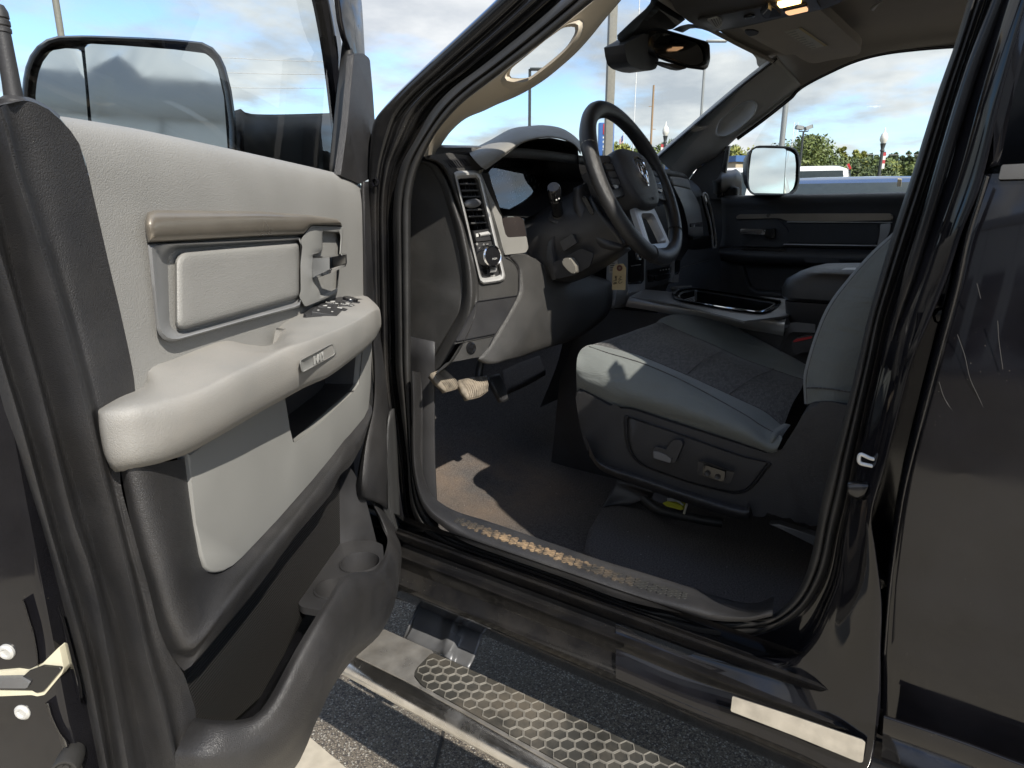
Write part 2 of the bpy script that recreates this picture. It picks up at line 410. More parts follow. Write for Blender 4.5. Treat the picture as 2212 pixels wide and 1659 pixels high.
patch('edge_trim', [tr(0, 'd', o, l) for l, o in ((Lm, -.066), (Lc, -.044), (Lc2, -.054), (La, -.020), (La2, -.033), (Lb, .010), (Lb2, -.002), (Lx, .0), (Ll, .002))], charc, door, 60, 4)
# top cap of the trim under the lock knob
patch('belt_cap', [tr(0, 'd', 0, [(-60, 262, -.06), (-10, 232, -.01), (18, 224, .001), (62, 218, .0), (104, 236, .002), (128, 256, .002)]),
                   tr(0, 'd', 0, [(-70, 250, -.07), (-12, 222, -.035), (20, 213, -.03), (62, 210, -.03), (106, 232, -.03), (130, 250, -.03)])], charc, door, 20, 3)
kb = tr(1, 'd', -.02, [(85, 590)])[0]
lathe('lock_knob', [(.011, -.004), (.0105, .001), (.0062, .004), (.0058, .012), (.0052, .046), (.0060, .0465), (.0060, .049), (.0052, .050), (.0060, .051), (.0060, .054), (.0052, .055), (.0060, .056), (.0058, .060), (.004, .064), (0, .0655)], kb, UZ, charc_s, door, 20, 30)

# ---- grey upper panel
patch('upper_panel', [tr(0, 'd', -.05, [(122, 250), (160, 256), (300, 280), (450, 312), (600, 345), (700, 368), (765, 385), (781, 402)]),
                      tr(0, 'd', -.02, [(124, 252), (160, 257), (300, 281), (450, 313), (600, 346), (700, 369), (764, 386), (782, 406)]),
                      tr(0, 'd', -.005, [(140, 268), (170, 276), (300, 300), (450, 332), (600, 365), (700, 388), (758, 402), (783, 424)]),
                      tr(0, 'd', .001, [(178, 330), (300, 358), (450, 390), (600, 420), (700, 440), (760, 452), (783, 462)]),
                      tr(0, 'd', .001, [(201, 420), (300, 450), (450, 490), (600, 520), (700, 540), (760, 552), (784, 560)]),
                      tr(0, 'd', .001, [(233, 560), (320, 600), (450, 640), (600, 650), (700, 640), (760, 640), (785, 640)]),
                      tr(0, 'd', .001, [(263, 690), (330, 720), (450, 730), (600, 710), (700, 660), (760, 656), (786, 656)]),
                      tr(0, 'd', .001, [(292, 846), (330, 850), (450, 830), (600, 780), (700, 740), (760, 700), (787, 690)])], grey_v, door, 48, 5)
# taupe bar, silver frame, padded insert
tb = l2(rnd([(832, 1290), (846, 1222), (880, 1210), (1100, 1212), (1500, 1218), (1790, 1240), (1950, 1262), (1974, 1300), (1792, 1297), (1752, 1352), (1450, 1368), (1100, 1388), (852, 1402)], [20, 20, 20, 0, 0, 10, 14, 4, 10, 4, 0, 0, 10]), 110)
def bar_in(t): return [(x + (70 * t if x < 1000 else -12 * t if x > 1900 else 0) * (1 if 860 < x < 1950 else 1), y + ((1318 - .035 * (x - 850)) - y) * t) for x, y in tb]
loft('taupe_bar', [tr(1, 'd', o, bar_in(t)) for t, o in ((0, -.002), (0, .005), (.06, .011), (.18, .0155), (.38, .018), (.62, .0195), (.9, .0198))], taupe, door, 110, (False, True), raw=True, ang=50)
f_o = rnd([(848, 75), (1200, 62), (1735, 40), (1735, 440), (1400, 528), (985, 645), (925, 625), (900, 570)], [8, 0, 3, 3, 0, 22, 34, 20])
f_i = rnd([(1003, 170), (1040, 122), (1300, 100), (1728, 66), (1726, 385), (1400, 480), (1045, 578), (1005, 560)], [30, 18, 0, 3, 3, 0, 18, 22])
def shift(p, q, t): return [(a[0] + (b[0] - a[0]) * t, a[1] + (b[1] - a[1]) * t) for a, b in zip(p, q)]
def l2(pts, n=72): return [tuple(v[:2]) for v in resamp([V((x, y, 0)) for x, y in pts], n, True)]
a_, b_ = l2(f_o), l2(f_i)
b_ = b_[-0:] + b_[:0]
loft('insert_frame', [tr(4, 'd', o, shift(a_, b_, t)) for t, o in ((0, -.002), (.02, .008), (.16, .012), (.3, .011), (.55, .003), (.95, -.001), (1, -.006))], silver_d, door, 72, raw=True, ang=32)
ipd = l2(rnd([(1006, 165), (1043, 124), (1300, 102), (1728, 68), (1726, 383), (1400, 476), (1048, 575), (1010, 558)], [30, 18, 0, 3, 3, 0, 18, 22]), 90)
loft('insert_pad', [tr(4, 'd', o, shift(ipd, [(1360, 320)] * 90, t)) for t, o in ((0, -.006), (0, .002), (.012, .0055), (.035, .0085), (.07, .0102), (.14, .0112), (.3, .0116))], grey_v, door, 90, (False, True), raw=True, ang=60)
# inner handle: bezel with a scooped cup, chrome lever
bo = l2(rnd([(944, -85), (1492, -70), (1502, 20), (1482, 400), (1440, 760), (1402, 1100), (1100, 1225), (838, 1335), (735, 1160), (765, 1050), (758, 600), (785, 280), (750, 190), (800, 90), (880, 0)], [8, 10, 0, 0, 0, 14, 0, 10, 8, 10, 0, 10, 8, 10, 10]), 80)
bi = l2(rnd([(1168, 14), (1452, 34), (1462, 120), (1440, 420), (1432, 760), (1395, 1010), (1250, 1085), (1118, 1128), (1098, 1010), (985, 880), (968, 640), (990, 410), (1100, 390), (1146, 330), (1146, 150), (1150, 60)], [14, 14, 0, 0, 0, 30, 0, 20, 20, 20, 0, 18, 6, 10, 0, 10]), 80)
loft('handle_bezel', [tr(19, 'd', o, shift(bo, bi, t)) for t, o in ((0, -.002), (.0, .008), (.05, .0125), (.45, .0135), (.93, .0125), (1, .009))], grey_p, door, 80, raw=True, ang=32)
cen = (1270, 600)
loft('handle_cup', [tr(19, 'd', o, [(x + (cen[0] - x) * t, y + (cen[1] - y) * t) for x, y in bi]) for t, o in ((0, .010), (.03, .0), (.12, -.018), (.3, -.026))], grey_p, door, 80, (False, True), raw=True, ang=50)
patch('door_handle', [tr(19, 'd', 0, [(962, 455, .004), (1268, 442, .034), (1560, 388, .044)]), tr(19, 'd', 0, [(961, 480, .010), (1272, 468, .041), (1566, 415, .050)]), tr(19, 'd', 0, [(958, 825, .010), (1285, 665, .041), (1572, 560, .050)]), tr(19, 'd', 0, [(958, 862, .004), (1290, 738, .036), (1545, 626, .044)])], chrome, door, 21, 1, .005, straight=True, ang=25, lin_u=True)

# ---- armrest
arm = [tr(4, 'd', 0, [(572, 1030, .0), (600, 1012, .0), (700, 955, 0), (838, 892, 0), (848, 815, 0), (900, 772, 0), (1000, 738, 0), (1280, 636, 0), (1420, 655, 0), (1560, 662, 0), (1592, 580, 0), (1640, 530, 0), (1750, 472, 0), (1950, 402, 0), (2085, 375, 0), (2110, 376, .0)]),
       tr(4, 'd', 0, [(566, 1040, .006), (600, 1026, .012), (720, 975, .02), (850, 930, .022), (900, 885, .022), (960, 850, .024), (1080, 800, .026), (1300, 720, .03), (1440, 700, .03), (1580, 690, .035), (1640, 620, .038), (1700, 580, .04), (1800, 530, .042), (1980, 450, .045), (2110, 405, .042), (2150, 410, .035)]),
       tr(4, 'd', 0, [(566, 1055, .008), (600, 1044, .018), (740, 1000, .032), (880, 975, .040), (960, 950, .044), (1050, 925, .047), (1160, 885, .051), (1340, 800, .058), (1480, 740, .061), (1620, 680, .066), (1700, 650, .069), (1770, 625, .071), (1860, 590, .074), (2020, 520, .078), (2140, 455, .076), (2182, 445, .06)]),
       tr(4, 'd', 0, [(568, 1090, .009), (602, 1080, .020), (745, 1050, .038), (885, 1025, .047), (970, 1000, .051), (1060, 975, .055), (1170, 930, .059), (1350, 840, .066), (1490, 775, .070), (1635, 705, .074), (1715, 672, .077), (1785, 645, .079), (1875, 610, .081), (2035, 540, .085), (2150, 475, .082), (2192, 480, .066)]),
       tr(4, 'd', 0, [(575, 1160, .009), (612, 1160, .020), (755, 1155, .038), (895, 1130, .048), (980, 1105, .053), (1070, 1080, .057), (1180, 1035, .061), (1370, 940, .068), (1510, 870, .072), (1650, 800, .076), (1730, 762, .079), (1800, 730, .081), (1890, 690, .083), (2045, 615, .086), (2155, 545, .083), (2196, 535, .067)]),
       tr(4, 'd', 0, [(600, 1290, .006), (640, 1340, .016), (760, 1330, .034), (900, 1300, .044), (985, 1270, .048), (1080, 1230, .052), (1190, 1175, .056), (1380, 1065, .063), (1520, 985, .067), (1660, 910, .071), (1740, 865, .074), (1810, 835, .076), (1900, 795, .078), (2050, 695, .081), (2150, 612, .078), (2190, 565, .064)]),
       tr(4, 'd', 0, [(640, 1372, .002), (665, 1392, .008), (770, 1378, .020), (905, 1345, .030), (990, 1318, .034), (1085, 1285, .036), (1195, 1225, .040), (1385, 1115, .047), (1525, 1032, .051), (1665, 955, .055), (1745, 910, .058), (1815, 878, .060), (1905, 835, .062), (2052, 725, .065), (2145, 640, .062), (2182, 580, .05)]),
       tr(4, 'd', 0, [(650, 1340, -.01), (675, 1360, -.01), (770, 1345, -.01), (905, 1310, -.01), (990, 1280, -.01), (1085, 1245, -.01), (1195, 1180, -.01), (1385, 1070, -.01), (1525, 990, -.01), (1665, 910, -.01), (1745, 870, -.01), (1815, 835, -.01), (1905, 790, -.01), (2052, 690, -.01), (2140, 610, -.01), (2165, 570, -.01)])]
patch('armrest', arm, grey_arm, door, 90, 4)
patch('pull_well', [tr(4, 'd', 0, [(1592, 562, .012), (1660, 570, .02), (1742, 582, .038)]), tr(4, 'd', 0, [(1588, 572, .01), (1658, 600, .018), (1744, 590, .036)]), tr(4, 'd', 0, [(1568, 668, .008), (1650, 640, .016), (1738, 598, .034)])], grey_arm, door, 10, 3)
bd = tr(4, 'd', .0845, rnd([(1722, 752), (1922, 646), (1940, 712), (1738, 824)], 12))
loft('maker_badge', [tr(4, 'd', o, shift(l2(rnd([(1722, 752), (1922, 646), (1940, 712), (1738, 824)], 12), 40), [(1830, 733)] * 40, t)) for t, o in ((0, .078), (.0, .0835), (.06, .085), (.12, .0835), (.2, .0815))], grey_p, door, 40, (False, True), raw=True, ang=60)
q = tr(4, 'd', .083, [(1790, 765), (1880, 715), (1805, 700), (1835, 738)])
text('badge_lettering', 'RAM', .0150, grey_p, door, q[3] + DN * .0005, q[1] - q[0], UZ, .0012)
# ---- window switches on the armrest
SP = pl3(*(tr(4, 'd', 0, [(1760, 500, .02)]) + tr(4, 'd', 0, [(2090, 440, .045), (1890, 596, .0745)])))
if SP[1].z < 0: SP = (SP[0], -SP[1])
sp = [(195, 965), (420, 800), (640, 690), (820, 610), (1000, 600), (1420, 645), (1570, 675), (1612, 725), (1580, 770), (1120, 1045), (1000, 1076), (860, 1068), (480, 1018), (260, 990)]
plate('switch_panel', tr(18, SP, .004, rnd(sp, 10)), charc_s, door, .012, .002)
for i, p in enumerate(([(360, 925), (450, 830), (1060, 868), (920, 1000)], [(500, 810), (600, 745), (840, 770), (790, 850)], [(790, 855), (850, 770), (1180, 875), (1090, 915)], [(690, 740), (790, 665), (990, 680), (930, 770)], [(955, 770), (1030, 680), (1330, 790), (1260, 832)], [(1010, 675), (1050, 640), (1430, 710), (1400, 745)])):
    plate('window_switch', tr(18, SP, .0085, rnd(p, 22)), charc_s, door, .008, .0015)
c = tr(18, SP, .012, [(1210, 635)])[0]
lathe('mirror_dial', [(.0125, -.006), (.0125, -.001), (.011, .001), (.006, .0006), (0, .0006)], c, SP[1], black_pl, door, 20)
def on_switch(n, s, size, x, y, nm='switch_symbol'):
    c = tr(n, SP, .0092, [(x, y)])[0]; a, b = tr(n, SP, .0092, [(x - 60, y - 8), (x + 60, y + 8)])
    text(nm, s, size, white_ink, door, c, b - a, SP[1].cross(b - a), .0002)
on_switch(18, 'AUTO', .0075, 810, 735); on_switch(18, 'AUTO', .0075, 1130, 772)
for a in ([(755, 715), (780, 690), (905, 684), (885, 715)], [(1085, 742), (1110, 718), (1218, 738), (1195, 760)], [(590, 800), (650, 778), (730, 776), (705, 808)], [(905, 830), (930, 808), (1060, 838), (1040, 866)], [(700, 835), (715, 820), (800, 828), (790, 848)], [(480, 888), (500, 878), (560, 884), (530, 905)], [(785, 918), (800, 908), (852, 915), (830, 940)]):
    am = (sum(p[0] for p in a) / 4, sum(p[1] for p in a) / 4); plate('switch_symbol', tr(18, SP, .0089, [(am[0] + (x - am[0]) * .75, am[1] + (y - am[1]) * .55) for x, y in a]), white_ink, door, .0004, 0)

# ---- light lower panel with the bin opening
def d7(p): return [(x, y + 1437.9, *r) for x, y, *r in p]
lo = [(1085, 1288), (1102, 1438), (1130, 1690), (1160, 1868), (1185, 1940), (1215, 1968), (1245, 1974), (1290, 1966), (1340, 1930), (1400, 1888), (1600, 1665), (1800, 1438), (1950, 1255), (2098, 1085), (2125, 1030), (2137, 900), (2150, 560), (2095, 600), (2090, 690), (2072, 885), (2048, 928), (1850, 1105), (1702, 1236), (1685, 1230), (1665, 1150), (1645, 940), (1500, 990)]
plate('lower_panel', tr(4, 'd', .019, lo), grey_p, door, .012, .003)
hole = l2([(1645, 970), (1850, 850), (2092, 650), (2072, 890), (2048, 928), (1850, 1105), (1702, 1236), (1668, 1150)], 48)
h0 = tr(4, 'd', .0185, hole); hc = sum(h0, V((0, 0, 0))) / 48
loft('door_bin', [h0, [p - DN * .03 for p in h0], [hc + (p - hc) * .97 - DN * .062 for p in h0]], charc, door, 48, (False, True), raw=True, ang=30)
# ---- charcoal bulge below the armrest
patch('lower_trim', [tr(0, 'd', 0, [(259, 1010, .004), (285, 1138, .004), (319, 1262, .004), (349, 1374, .004), (388, 1440, .006), (408, 1443, .02), (460, 1385, .03), (562, 1262, .032), (637, 1160, .032), (712, 1070, .032), (735, 1027, .032), (760, 1002, .032), (785, 952, .03), (803, 895, .026)]),
                     tr(0, 'd', 0, [(275, 1004, .022), (305, 1130, .024), (338, 1250, .026), (368, 1345, .03), (402, 1400, .036), (425, 1395, .042), (475, 1340, .044), (570, 1225, .042), (645, 1130, .040), (712, 1047, .038), (738, 1006, .036), (763, 980, .034), (787, 935, .030), (804, 886, .024)]),
                     tr(0, 'd', 0, [(320, 1000, .030), (345, 1115, .032), (372, 1220, .034), (398, 1305, .036), (425, 1350, .040), (450, 1340, .042), (495, 1290, .042), (582, 1185, .040), (655, 1095, .038), (715, 1018, .034), (741, 980, .032), (765, 955, .030), (789, 918, .026), (803, 880, .02)]),
                     tr(0, 'd', 0, [(370, 996, .024), (390, 1100, .024), (408, 1190, .025), (425, 1260, .026), (445, 1288, .028), (470, 1280, .028), (510, 1245, .028), (592, 1150, .026), (664, 1066, .026), (722, 990, .024), (746, 955, .022), (768, 930, .02), (788, 900, .018), (800, 875, .015)]),
                     tr(0, 'd', 0, [(415, 985, .008), (425, 1080, .008), (435, 1150, .008), (445, 1205, .008), (465, 1222, .008), (485, 1215, .008), (520, 1180, .008), (598, 1100, .008), (670, 1020, .008), (730, 945, .008), (752, 915, .008), (770, 895, .008), (785, 880, .008), (795, 866, .008)])], charc, door, 80, 5)
# ---- map pocket
rib, nt_, b__ = mk('ribbed_charcoal'); b__.inputs['Base Color'].default_value = (.022, .021, .02, 1); b__.inputs['Roughness'].default_value = .4
tc_ = nt_.nodes.new('ShaderNodeTexCoord'); wv_ = nd(nt_, 'TexWave', Scale=75, bands_direction='Z'); lk(nt_, tc_.outputs['Object'], wv_.inputs['Vector'])
bp_ = nd(nt_, 'Bump', Strength=.7, Distance=.0015); lk(nt_, wv_.outputs['Fac'], bp_.inputs['Height']); lk(nt_, bp_.outputs[0], b__.inputs['Normal'])
plate('pocket_back', tr(7, 'd', -.028, [(1060, 1092), (1075, 1050), (1500, 540), (1880, 20), (1960, -60), (1985, 0), (1975, 360), (1745, 740), (1640, 1000), (1500, 1250), (1300, 1430), (1120, 1420)]), rib, door, .01, 0)
patch('pocket_side', [tr(7, 'd', 0, [(1950, -60, -.03), (1950, 150, -.03), (1953, 420, -.03)]), tr(7, 'd', 0, [(2010, -80, -.005), (2030, 130, -.005), (2050, 420, -.005)]), tr(7, 'd', 0, [(2085, 40, .015), (2125, 180, .02), (2185, 420, .025)])], charc_s, door, 8, 3)
tray = plate('cup_tray', tr(7, 'z', .757, rnd([(1935, 348), (2150, 348), (2205, 372), (2215, 500), (1905, 760), (1740, 732), (1718, 712)], [4, 6, 10, 10, 10, 14, 8])), charc_s, door, .012, .002)
CUPS = []
for x, y, r in ((2075, 478, .033), (1915, 628, .027)):
    c = tr(7, 'z', .757, [(x, y)])[0]
    CUPS.append(lathe('c', [(0, -.03), (r, -.03), (r, .03), (0, .03)], c, UZ, None, None, 32))
    lathe('cup_holder', [(r + .004, -.002), (r + .003, .0025), (r + .0005, .003), (r, .0), (r * .95, -.045), (0, -.047)], c, UZ, charc_s, door, 32)
boolean(tray, CUPS)
patch('map_pocket', [tr(7, 'd', 0, [(1118, 1368, .0), (1250, 1384, .03), (1400, 1378, .048), (1480, 1346, .058), (1560, 1240, .068), (1700, 982, .082), (1830, 768, .088), (1888, 684, .088), (1955, 580, .084), (2020, 535, .080), (2172, 506, .072), (2232, 360, .055), (2205, 280, .032), (2150, 160, .014), (2092, 62, .0)]),
                     tr(7, 'd', 0, [(1100, 1400, .004), (1230, 1420, .040), (1400, 1415, .060), (1500, 1380, .072), (1590, 1280, .082), (1730, 1020, .094), (1850, 810, .099), (1915, 710, .099), (1980, 610, .095), (2040, 565, .092), (2185, 530, .083), (2255, 380, .065), (2230, 295, .042), (2165, 165, .022), (2098, 60, .004)]),
                     tr(7, 'd', 0, [(1035, 1520, .010), (1200, 1540, .045), (1430, 1500, .068), (1570, 1420, .082), (1670, 1300, .092), (1790, 1060, .102), (1890, 880, .106), (1955, 770, .106), (2020, 670, .103), (2085, 610, .100), (2215, 560, .090), (2285, 400, .070), (2262, 310, .047), (2190, 175, .025), (2104, 60, .004)]),
                     tr(7, 'd', 0, [(1005, 1605, .010), (1200, 1640, .045), (1450, 1590, .070), (1610, 1480, .085), (1720, 1340, .095), (1830, 1110, .105), (1920, 950, .108), (1990, 850, .108), (2060, 740, .105), (2120, 680, .102), (2240, 610, .092), (2303, 420, .070), (2285, 325, .045), (2215, 185, .022), (2110, 62, .0)]),
                     tr(7, 'd', 0, [(1030, 1760, .006), (1300, 1790, .045), (1560, 1650, .070), (1730, 1470, .085), (1820, 1300, .093), (1910, 1110, .100), (1990, 1000, .102), (2070, 910, .101), (2140, 840, .099), (2185, 790, .097), (2262, 680, .088), (2312, 470, .065), (2300, 350, .038), (2235, 195, .012), (2116, 66, -.01)]),
                     tr(7, 'd', 0, [(1080, 1950, -.01), (1400, 1930, .02), (1690, 1672, .045), (1800, 1440, .055), (1880, 1265, .062), (1960, 1090, .068), (2040, 1010, .070), (2110, 965, .070), (2165, 915, .070), (2200, 870, .068), (2262, 740, .062), (2300, 560, .04), (2296, 400, .01), (2230, 215, -.01), (2120, 75, -.03)]),
                     tr(7, 'd', 0, [(1090, 1960, -.06), (1400, 1930, -.06), (1690, 1662, -.06), (1795, 1420, -.06), (1870, 1245, -.06), (1945, 1075, -.06), (2020, 990, -.06), (2085, 940, -.06), (2140, 890, -.06), (2175, 850, -.06), (2230, 720, -.06), (2270, 540, -.06), (2270, 400, -.06), (2215, 225, -.06), (2110, 85, -.06)])], charc, door, 90, 5)
# ---- front end of the trim: dark upright, speaker grille
patch('front_upright', [tr(0, 'd', 0, [(780, 396, -.004), (782, 460, .001), (784, 560, .001), (786, 670, .001), (800, 730, .01), (806, 800, .016), (804, 880, .016), (785, 960, .014), (772, 1030, .010), (770, 1080, .0)]),
                        tr(0, 'd', 0, [(788, 392, .002), (790, 460, .007), (791, 560, .007), (793, 670, .007), (808, 730, .018), (813, 800, .024), (810, 880, .026), (795, 960, .030), (788, 1040, .030), (790, 1080, .02)]),
                        tr(0, 'd', 0, [(800, 392, -.01), (803, 460, -.006), (806, 560, -.004), (810, 670, .0), (822, 740, .012), (829, 800, .018), (832, 860, .022), (828, 960, .034), (822, 1040, .036), (824, 1090, .03)]),
                        tr(0, 'd', 0, [(809, 392, -.05), (812, 460, -.05), (815, 560, -.045), (819, 670, -.035), (829, 740, -.02), (836, 800, -.015), (848, 868, .0), (846, 960, .02), (838, 1040, .03), (838, 1100, .03)])], charc, door, 44, 4, .004)
spk, nt_, b__ = mk('speaker_mesh'); b__.inputs['Roughness'].default_value = .5
tc_ = nt_.nodes.new('ShaderNodeTexCoord'); mp_ = nt_.nodes.new('ShaderNodeMapping'); mp_.inputs['Rotation'].default_value = (0, 0, math.pi / 2 - DA); lk(nt_, tc_.outputs['Object'], mp_.inputs[0])
vo_ = nd(nt_, 'TexVoronoi', Scale=260, Randomness=.0); lk(nt_, mp_.outputs[0], vo_.inputs['Vector'])
lk(nt_, mixc(nt_, ramp(nt_, vo_.outputs['Distance'], .34, .4), (.003, .003, .003), (.05, .05, .05)), b__.inputs['Base Color'])
patch('speaker_grille', [tr(0, 'd', .026, [(832, 985), (829, 1040), (829, 1090), (840, 1125), (866, 1182)]), tr(0, 'd', .033, [(842, 900), (846, 980), (848, 1050), (852, 1110), (869, 1176)]), tr(0, 'd', .03, [(852, 882), (864, 930), (870, 1000), (872, 1080), (873, 1160)]), tr(0, 'd', .01, [(856, 884), (872, 930), (879, 1010), (880, 1080), (876, 1150)])], spk, door, 20, 5, .004)

# ---- metal at the rear edge: latch, screws, rubber stop
EP = (HP - DE * .788, DE)     # the shut face
def ep(pts, v=0): return tr(24, (EP[0], -EP[1]), v, pts)
patch('shut_face_rib', [ep([(235, -150), (300, 60), (340, 200), (385, 400), (400, 560)]), ep([(255, -150), (320, 60), (362, 200), (400, 400), (412, 560)], .006), ep([(275, -150), (335, 60), (375, 180), (412, 400), (425, 555)])], paint, door, 20, 4)
patch('shut_face_rib', [ep([(600, -80), (660, 120), (720, 400), (790, 700), (835, 930)]), ep([(635, -80), (690, 120), (750, 400), (830, 700), (862, 910)], .007), ep([(660, -80), (715, 120), (790, 400), (870, 720), (892, 900)])], paint, door, 20, 4)
patch('shut_face_rib', [ep([(475, 960), (520, 1100), (600, 1270), (660, 1400), (690, 1659)]), ep([(520, 960), (560, 1100), (640, 1270), (720, 1400), (750, 1659)], .007), ep([(555, 950), (590, 1100), (660, 1265), (760, 1390), (790, 1659)])], paint, door, 20, 4)
o = plate('door_latch', ep(rnd([(-250, 640), (180, 600), (290, 615), (450, 540), (640, 350), (690, 590), (670, 640), (480, 870), (400, 885), (340, 870), (-250, 895)], 16), .004), cream, door, .01, .002)
plate('latch_mouth', ep(rnd([(-250, 690), (240, 680), (300, 620), (455, 560), (655, 580), (660, 600), (470, 830), (390, 850), (345, 820), (-250, 810)], 12), .0065), black_pl, door, .01, .001)
plate('latch_pawl', ep(rnd([(-250, 700), (230, 690), (320, 740), (290, 800), (-250, 800)], 14), .0085), steel, door, .006, .002)
for x, y in ((92, 390), (264, 1038)):
    c = ep([(x, y)], .0)[0]; h_ = (c - ep([(x + 88, y)])[0]).length * .95
    lathe('latch_screw', [(h_ * 1.0, .0), (h_ * .98, .003), (h_ * .75, .0045), (h_ * .5, .0045), (h_ * .42, .003), (0, .003)], c, -DE, zinc, door, 20)
c = ep([(800, 1480)], .0)[0]; r_ = .011
lathe('rubber_stop', [(r_ * .8, -.002), (r_ * .95, .004), (r_, .010), (r_, .022), (r_ * .95, .0235), (r_ * .78, .0235), (r_ * .72, .019), (r_ * .3, .018), (r_ * .28, .020), (0, .020)], c, (-DE + DN * .35).normalized(), rubber, door, 26)
# ---- towing mirror outside the glass
MI = dpt(.27, 1.5, -.16); MN = (DE * .97 + DN * .10 - UZ * .075).normalized(); MP = (MI, -MN)
h = rnd([(128, 700), (126, 500), (140, 400), (168, 320), (220, 252), (300, 207), (500, 203), (800, 214), (1000, 225), (1180, 243), (1252, 290), (1296, 370), (1335, 520), (1362, 720), (1368, 1150), (1290, 1330), (700, 1300), (240, 1180), (140, 1020)], 30)
hl = l2(h, 60); g0 = (760, 700)
loft('mirror_housing', [tr(1, MP, o, shift(hl, [g0] * 60, t)) for t, o in ((.12, -.09), (.03, -.06), (0, -.03), (.0, .004), (.02, .010), (.05, .009), (.075, .0), (.09, -.006))], black_pl, door, 60, (True, True), raw=True, ang=50)
plate('mirror_glass', tr(1, MP, .0, rnd([(487, 262), (520, 252), (700, 262), (1000, 285), (1185, 308), (1246, 360), (1290, 560), (1312, 870), (1310, 1180), (560, 1130), (528, 700)], [14, 14, 0, 0, 20, 20, 0, 0, 20, 10, 0])), mirror_m, door, .006, .001)
plate('spot_mirror', tr(1, MP, .002, rnd([(178, 600), (190, 450), (222, 350), (272, 295), (380, 278), (468, 284), (490, 480), (512, 760), (520, 1110), (260, 1040), (190, 900)], [0, 10, 10, 20, 10, 14, 0, 0, 14, 20, 10])), mirror_m, door, .008, .002)
patch('mirror_arm', [tr(1, 'd', 0, [(1340, 640, -.19), (1372, 628, -.18), (1400, 630, -.17), (1440, 655, -.16), (1650, 658, -.15), (1990, 648, -.10)]), tr(1, 'd', 0, [(1340, 760, -.17), (1372, 750, -.165), (1400, 750, -.155), (1440, 770, -.145), (1650, 775, -.135), (1985, 770, -.09)]), tr(1, 'd', 0, [(1340, 1000, -.17), (1372, 1010, -.165), (1400, 1020, -.155), (1440, 1030, -.145), (1650, 1050, -.135), (1980, 1075, -.09)])], charc_s, door, 24, 5, .05)
# ================================================================= body side
def pairs_rows(ax, ps, fr):
    """ps: (outer, inner) traced pairs; fr: (blend, plane value) per row"""
    return [tr(0, ax, v, [(a[0] + (b[0] - a[0]) * t, a[1] + (b[1] - a[1]) * t) for a, b in ps]) for t, v in fr]
def ppatch(name, rows, mat, parent, k=6, sv=3, thick=0, ang=60):
    rows = [dense(r, False, k) for r in rows]; cols = [dense([r[j] for r in rows], False, sv) for j in range(len(rows[0]))]
    rows = [[c[i] for c in cols] for i in range(len(cols[0]))]
    vs, fs = grid(rows); o = mesh(name, vs, fs, mat, parent, ang, recalc=False); orient(o)
    if thick: m = o.modifiers.new('s', 'SOLIDIFY'); m.thickness = thick; m.offset = -1
    return o
# ---- door seal: three runs round the opening
SA = [((1222, -8), (1294, -8)), ((1213, 0), (1284, 0)), ((1157, 49), (1226, 47)), ((1097, 98), (1163, 98)), ((1037, 146), (1100, 145)), ((977, 191), (1040, 190)), ((932, 240), (992, 229)), ((898, 300), (945, 283)), ((870, 349), (913, 341)), ((859, 384), (897, 384)), ((852, 419), (889, 428)), ((849, 470), (887, 470)),
      ((850, 540), (887, 540)), ((851, 610), (887, 610)), ((853, 700), (887, 700)), ((855, 798), (887, 790)), ((864, 873), (889, 870)), ((879, 985), (890, 985)), ((883, 1050), (897, 1043)), ((888, 1095), (908, 1080)), ((903, 1134), (924, 1110)), ((930, 1160), (945, 1136)), ((986, 1184), (992, 1168)), ((1114, 1227), (1119, 1211)), ((1264, 1281), (1267, 1266)), ((1382, 1326), (1384, 1312)), ((1457, 1356), (1464, 1323)), ((1532, 1372), (1536, 1337)), ((1607, 1375), (1607, 1339)), ((1667, 1362), (1658, 1333)), ((1720, 1333), (1697, 1307)), ((1757, 1292), (1731, 1262)), ((1787, 1232), (1754, 1194)), ((1806, 1149), (1769, 1112)), ((1825, 1074), (1784, 1045)), ((1843, 980), (1803, 975)), ((1866, 873), (1830, 873)), ((1887, 780), (1853, 780)), ((1907, 685), (1875, 685)), ((1937, 590), (1902, 590)), ((1967, 498), (1930, 498)), ((2008, 370), (1972, 370)), ((2057, 210), (2022, 210)), ((2095, 94), (2063, 94)), ((2127, 0), (2091, 0)), ((2140, -40), (2104, -40))]
ppatch('door_seal', pairs_rows('x', SA, ((0, .965), (.08, .95), (.28, .942), (.42, .944), (.5, .952), (.58, .944), (.78, .944), (.94, .952), (1, .97))), rubber, truck, 5, 2)
# ---- painted pillar between the wing and the seal
PA = [((1080, -8), (1222, -8)), ((1068, 5), (1213, 0)), ((1018, 52), (1157, 49)), ((962, 104), (1097, 98)), ((905, 157), (1037, 146)), ((849, 212), (977, 191)), ((812, 258), (932, 240)), ((803, 300), (898, 300)), ((798, 349), (870, 349)), ((796, 384), (859, 384)), ((795, 419), (852, 419)), ((795, 470), (849, 470)), ((796, 540), (850, 540)), ((797, 610), (851, 610)), ((799, 700), (853, 700)), ((802, 798), (855, 798)), ((808, 873), (864, 873)), ((820, 985), (879, 985)), ((826, 1060), (886, 1060)), ((835, 1120), (892, 1110)), ((850, 1170), (912, 1145))]
ppatch('a_pillar', pairs_rows('x', PA, ((-.02, 1.0), (0, .965), (.1, .955), (.33, .960), (.40, .968), (.46, .968), (.52, .962), (.64, .966), (.72, .972), (.78, .968), (.84, .974), (.93, .985), (1, .982))), paint_d, truck, 5, 3)
c = tr(22, 'x', .953, [(370, 900)])[0]
lathe('jamb_plug', [(.0088, 0), (.0082, -.0025), (.0068, -.003), (.006, .004), (.0, .006)], c, UX, paint, truck, 20)
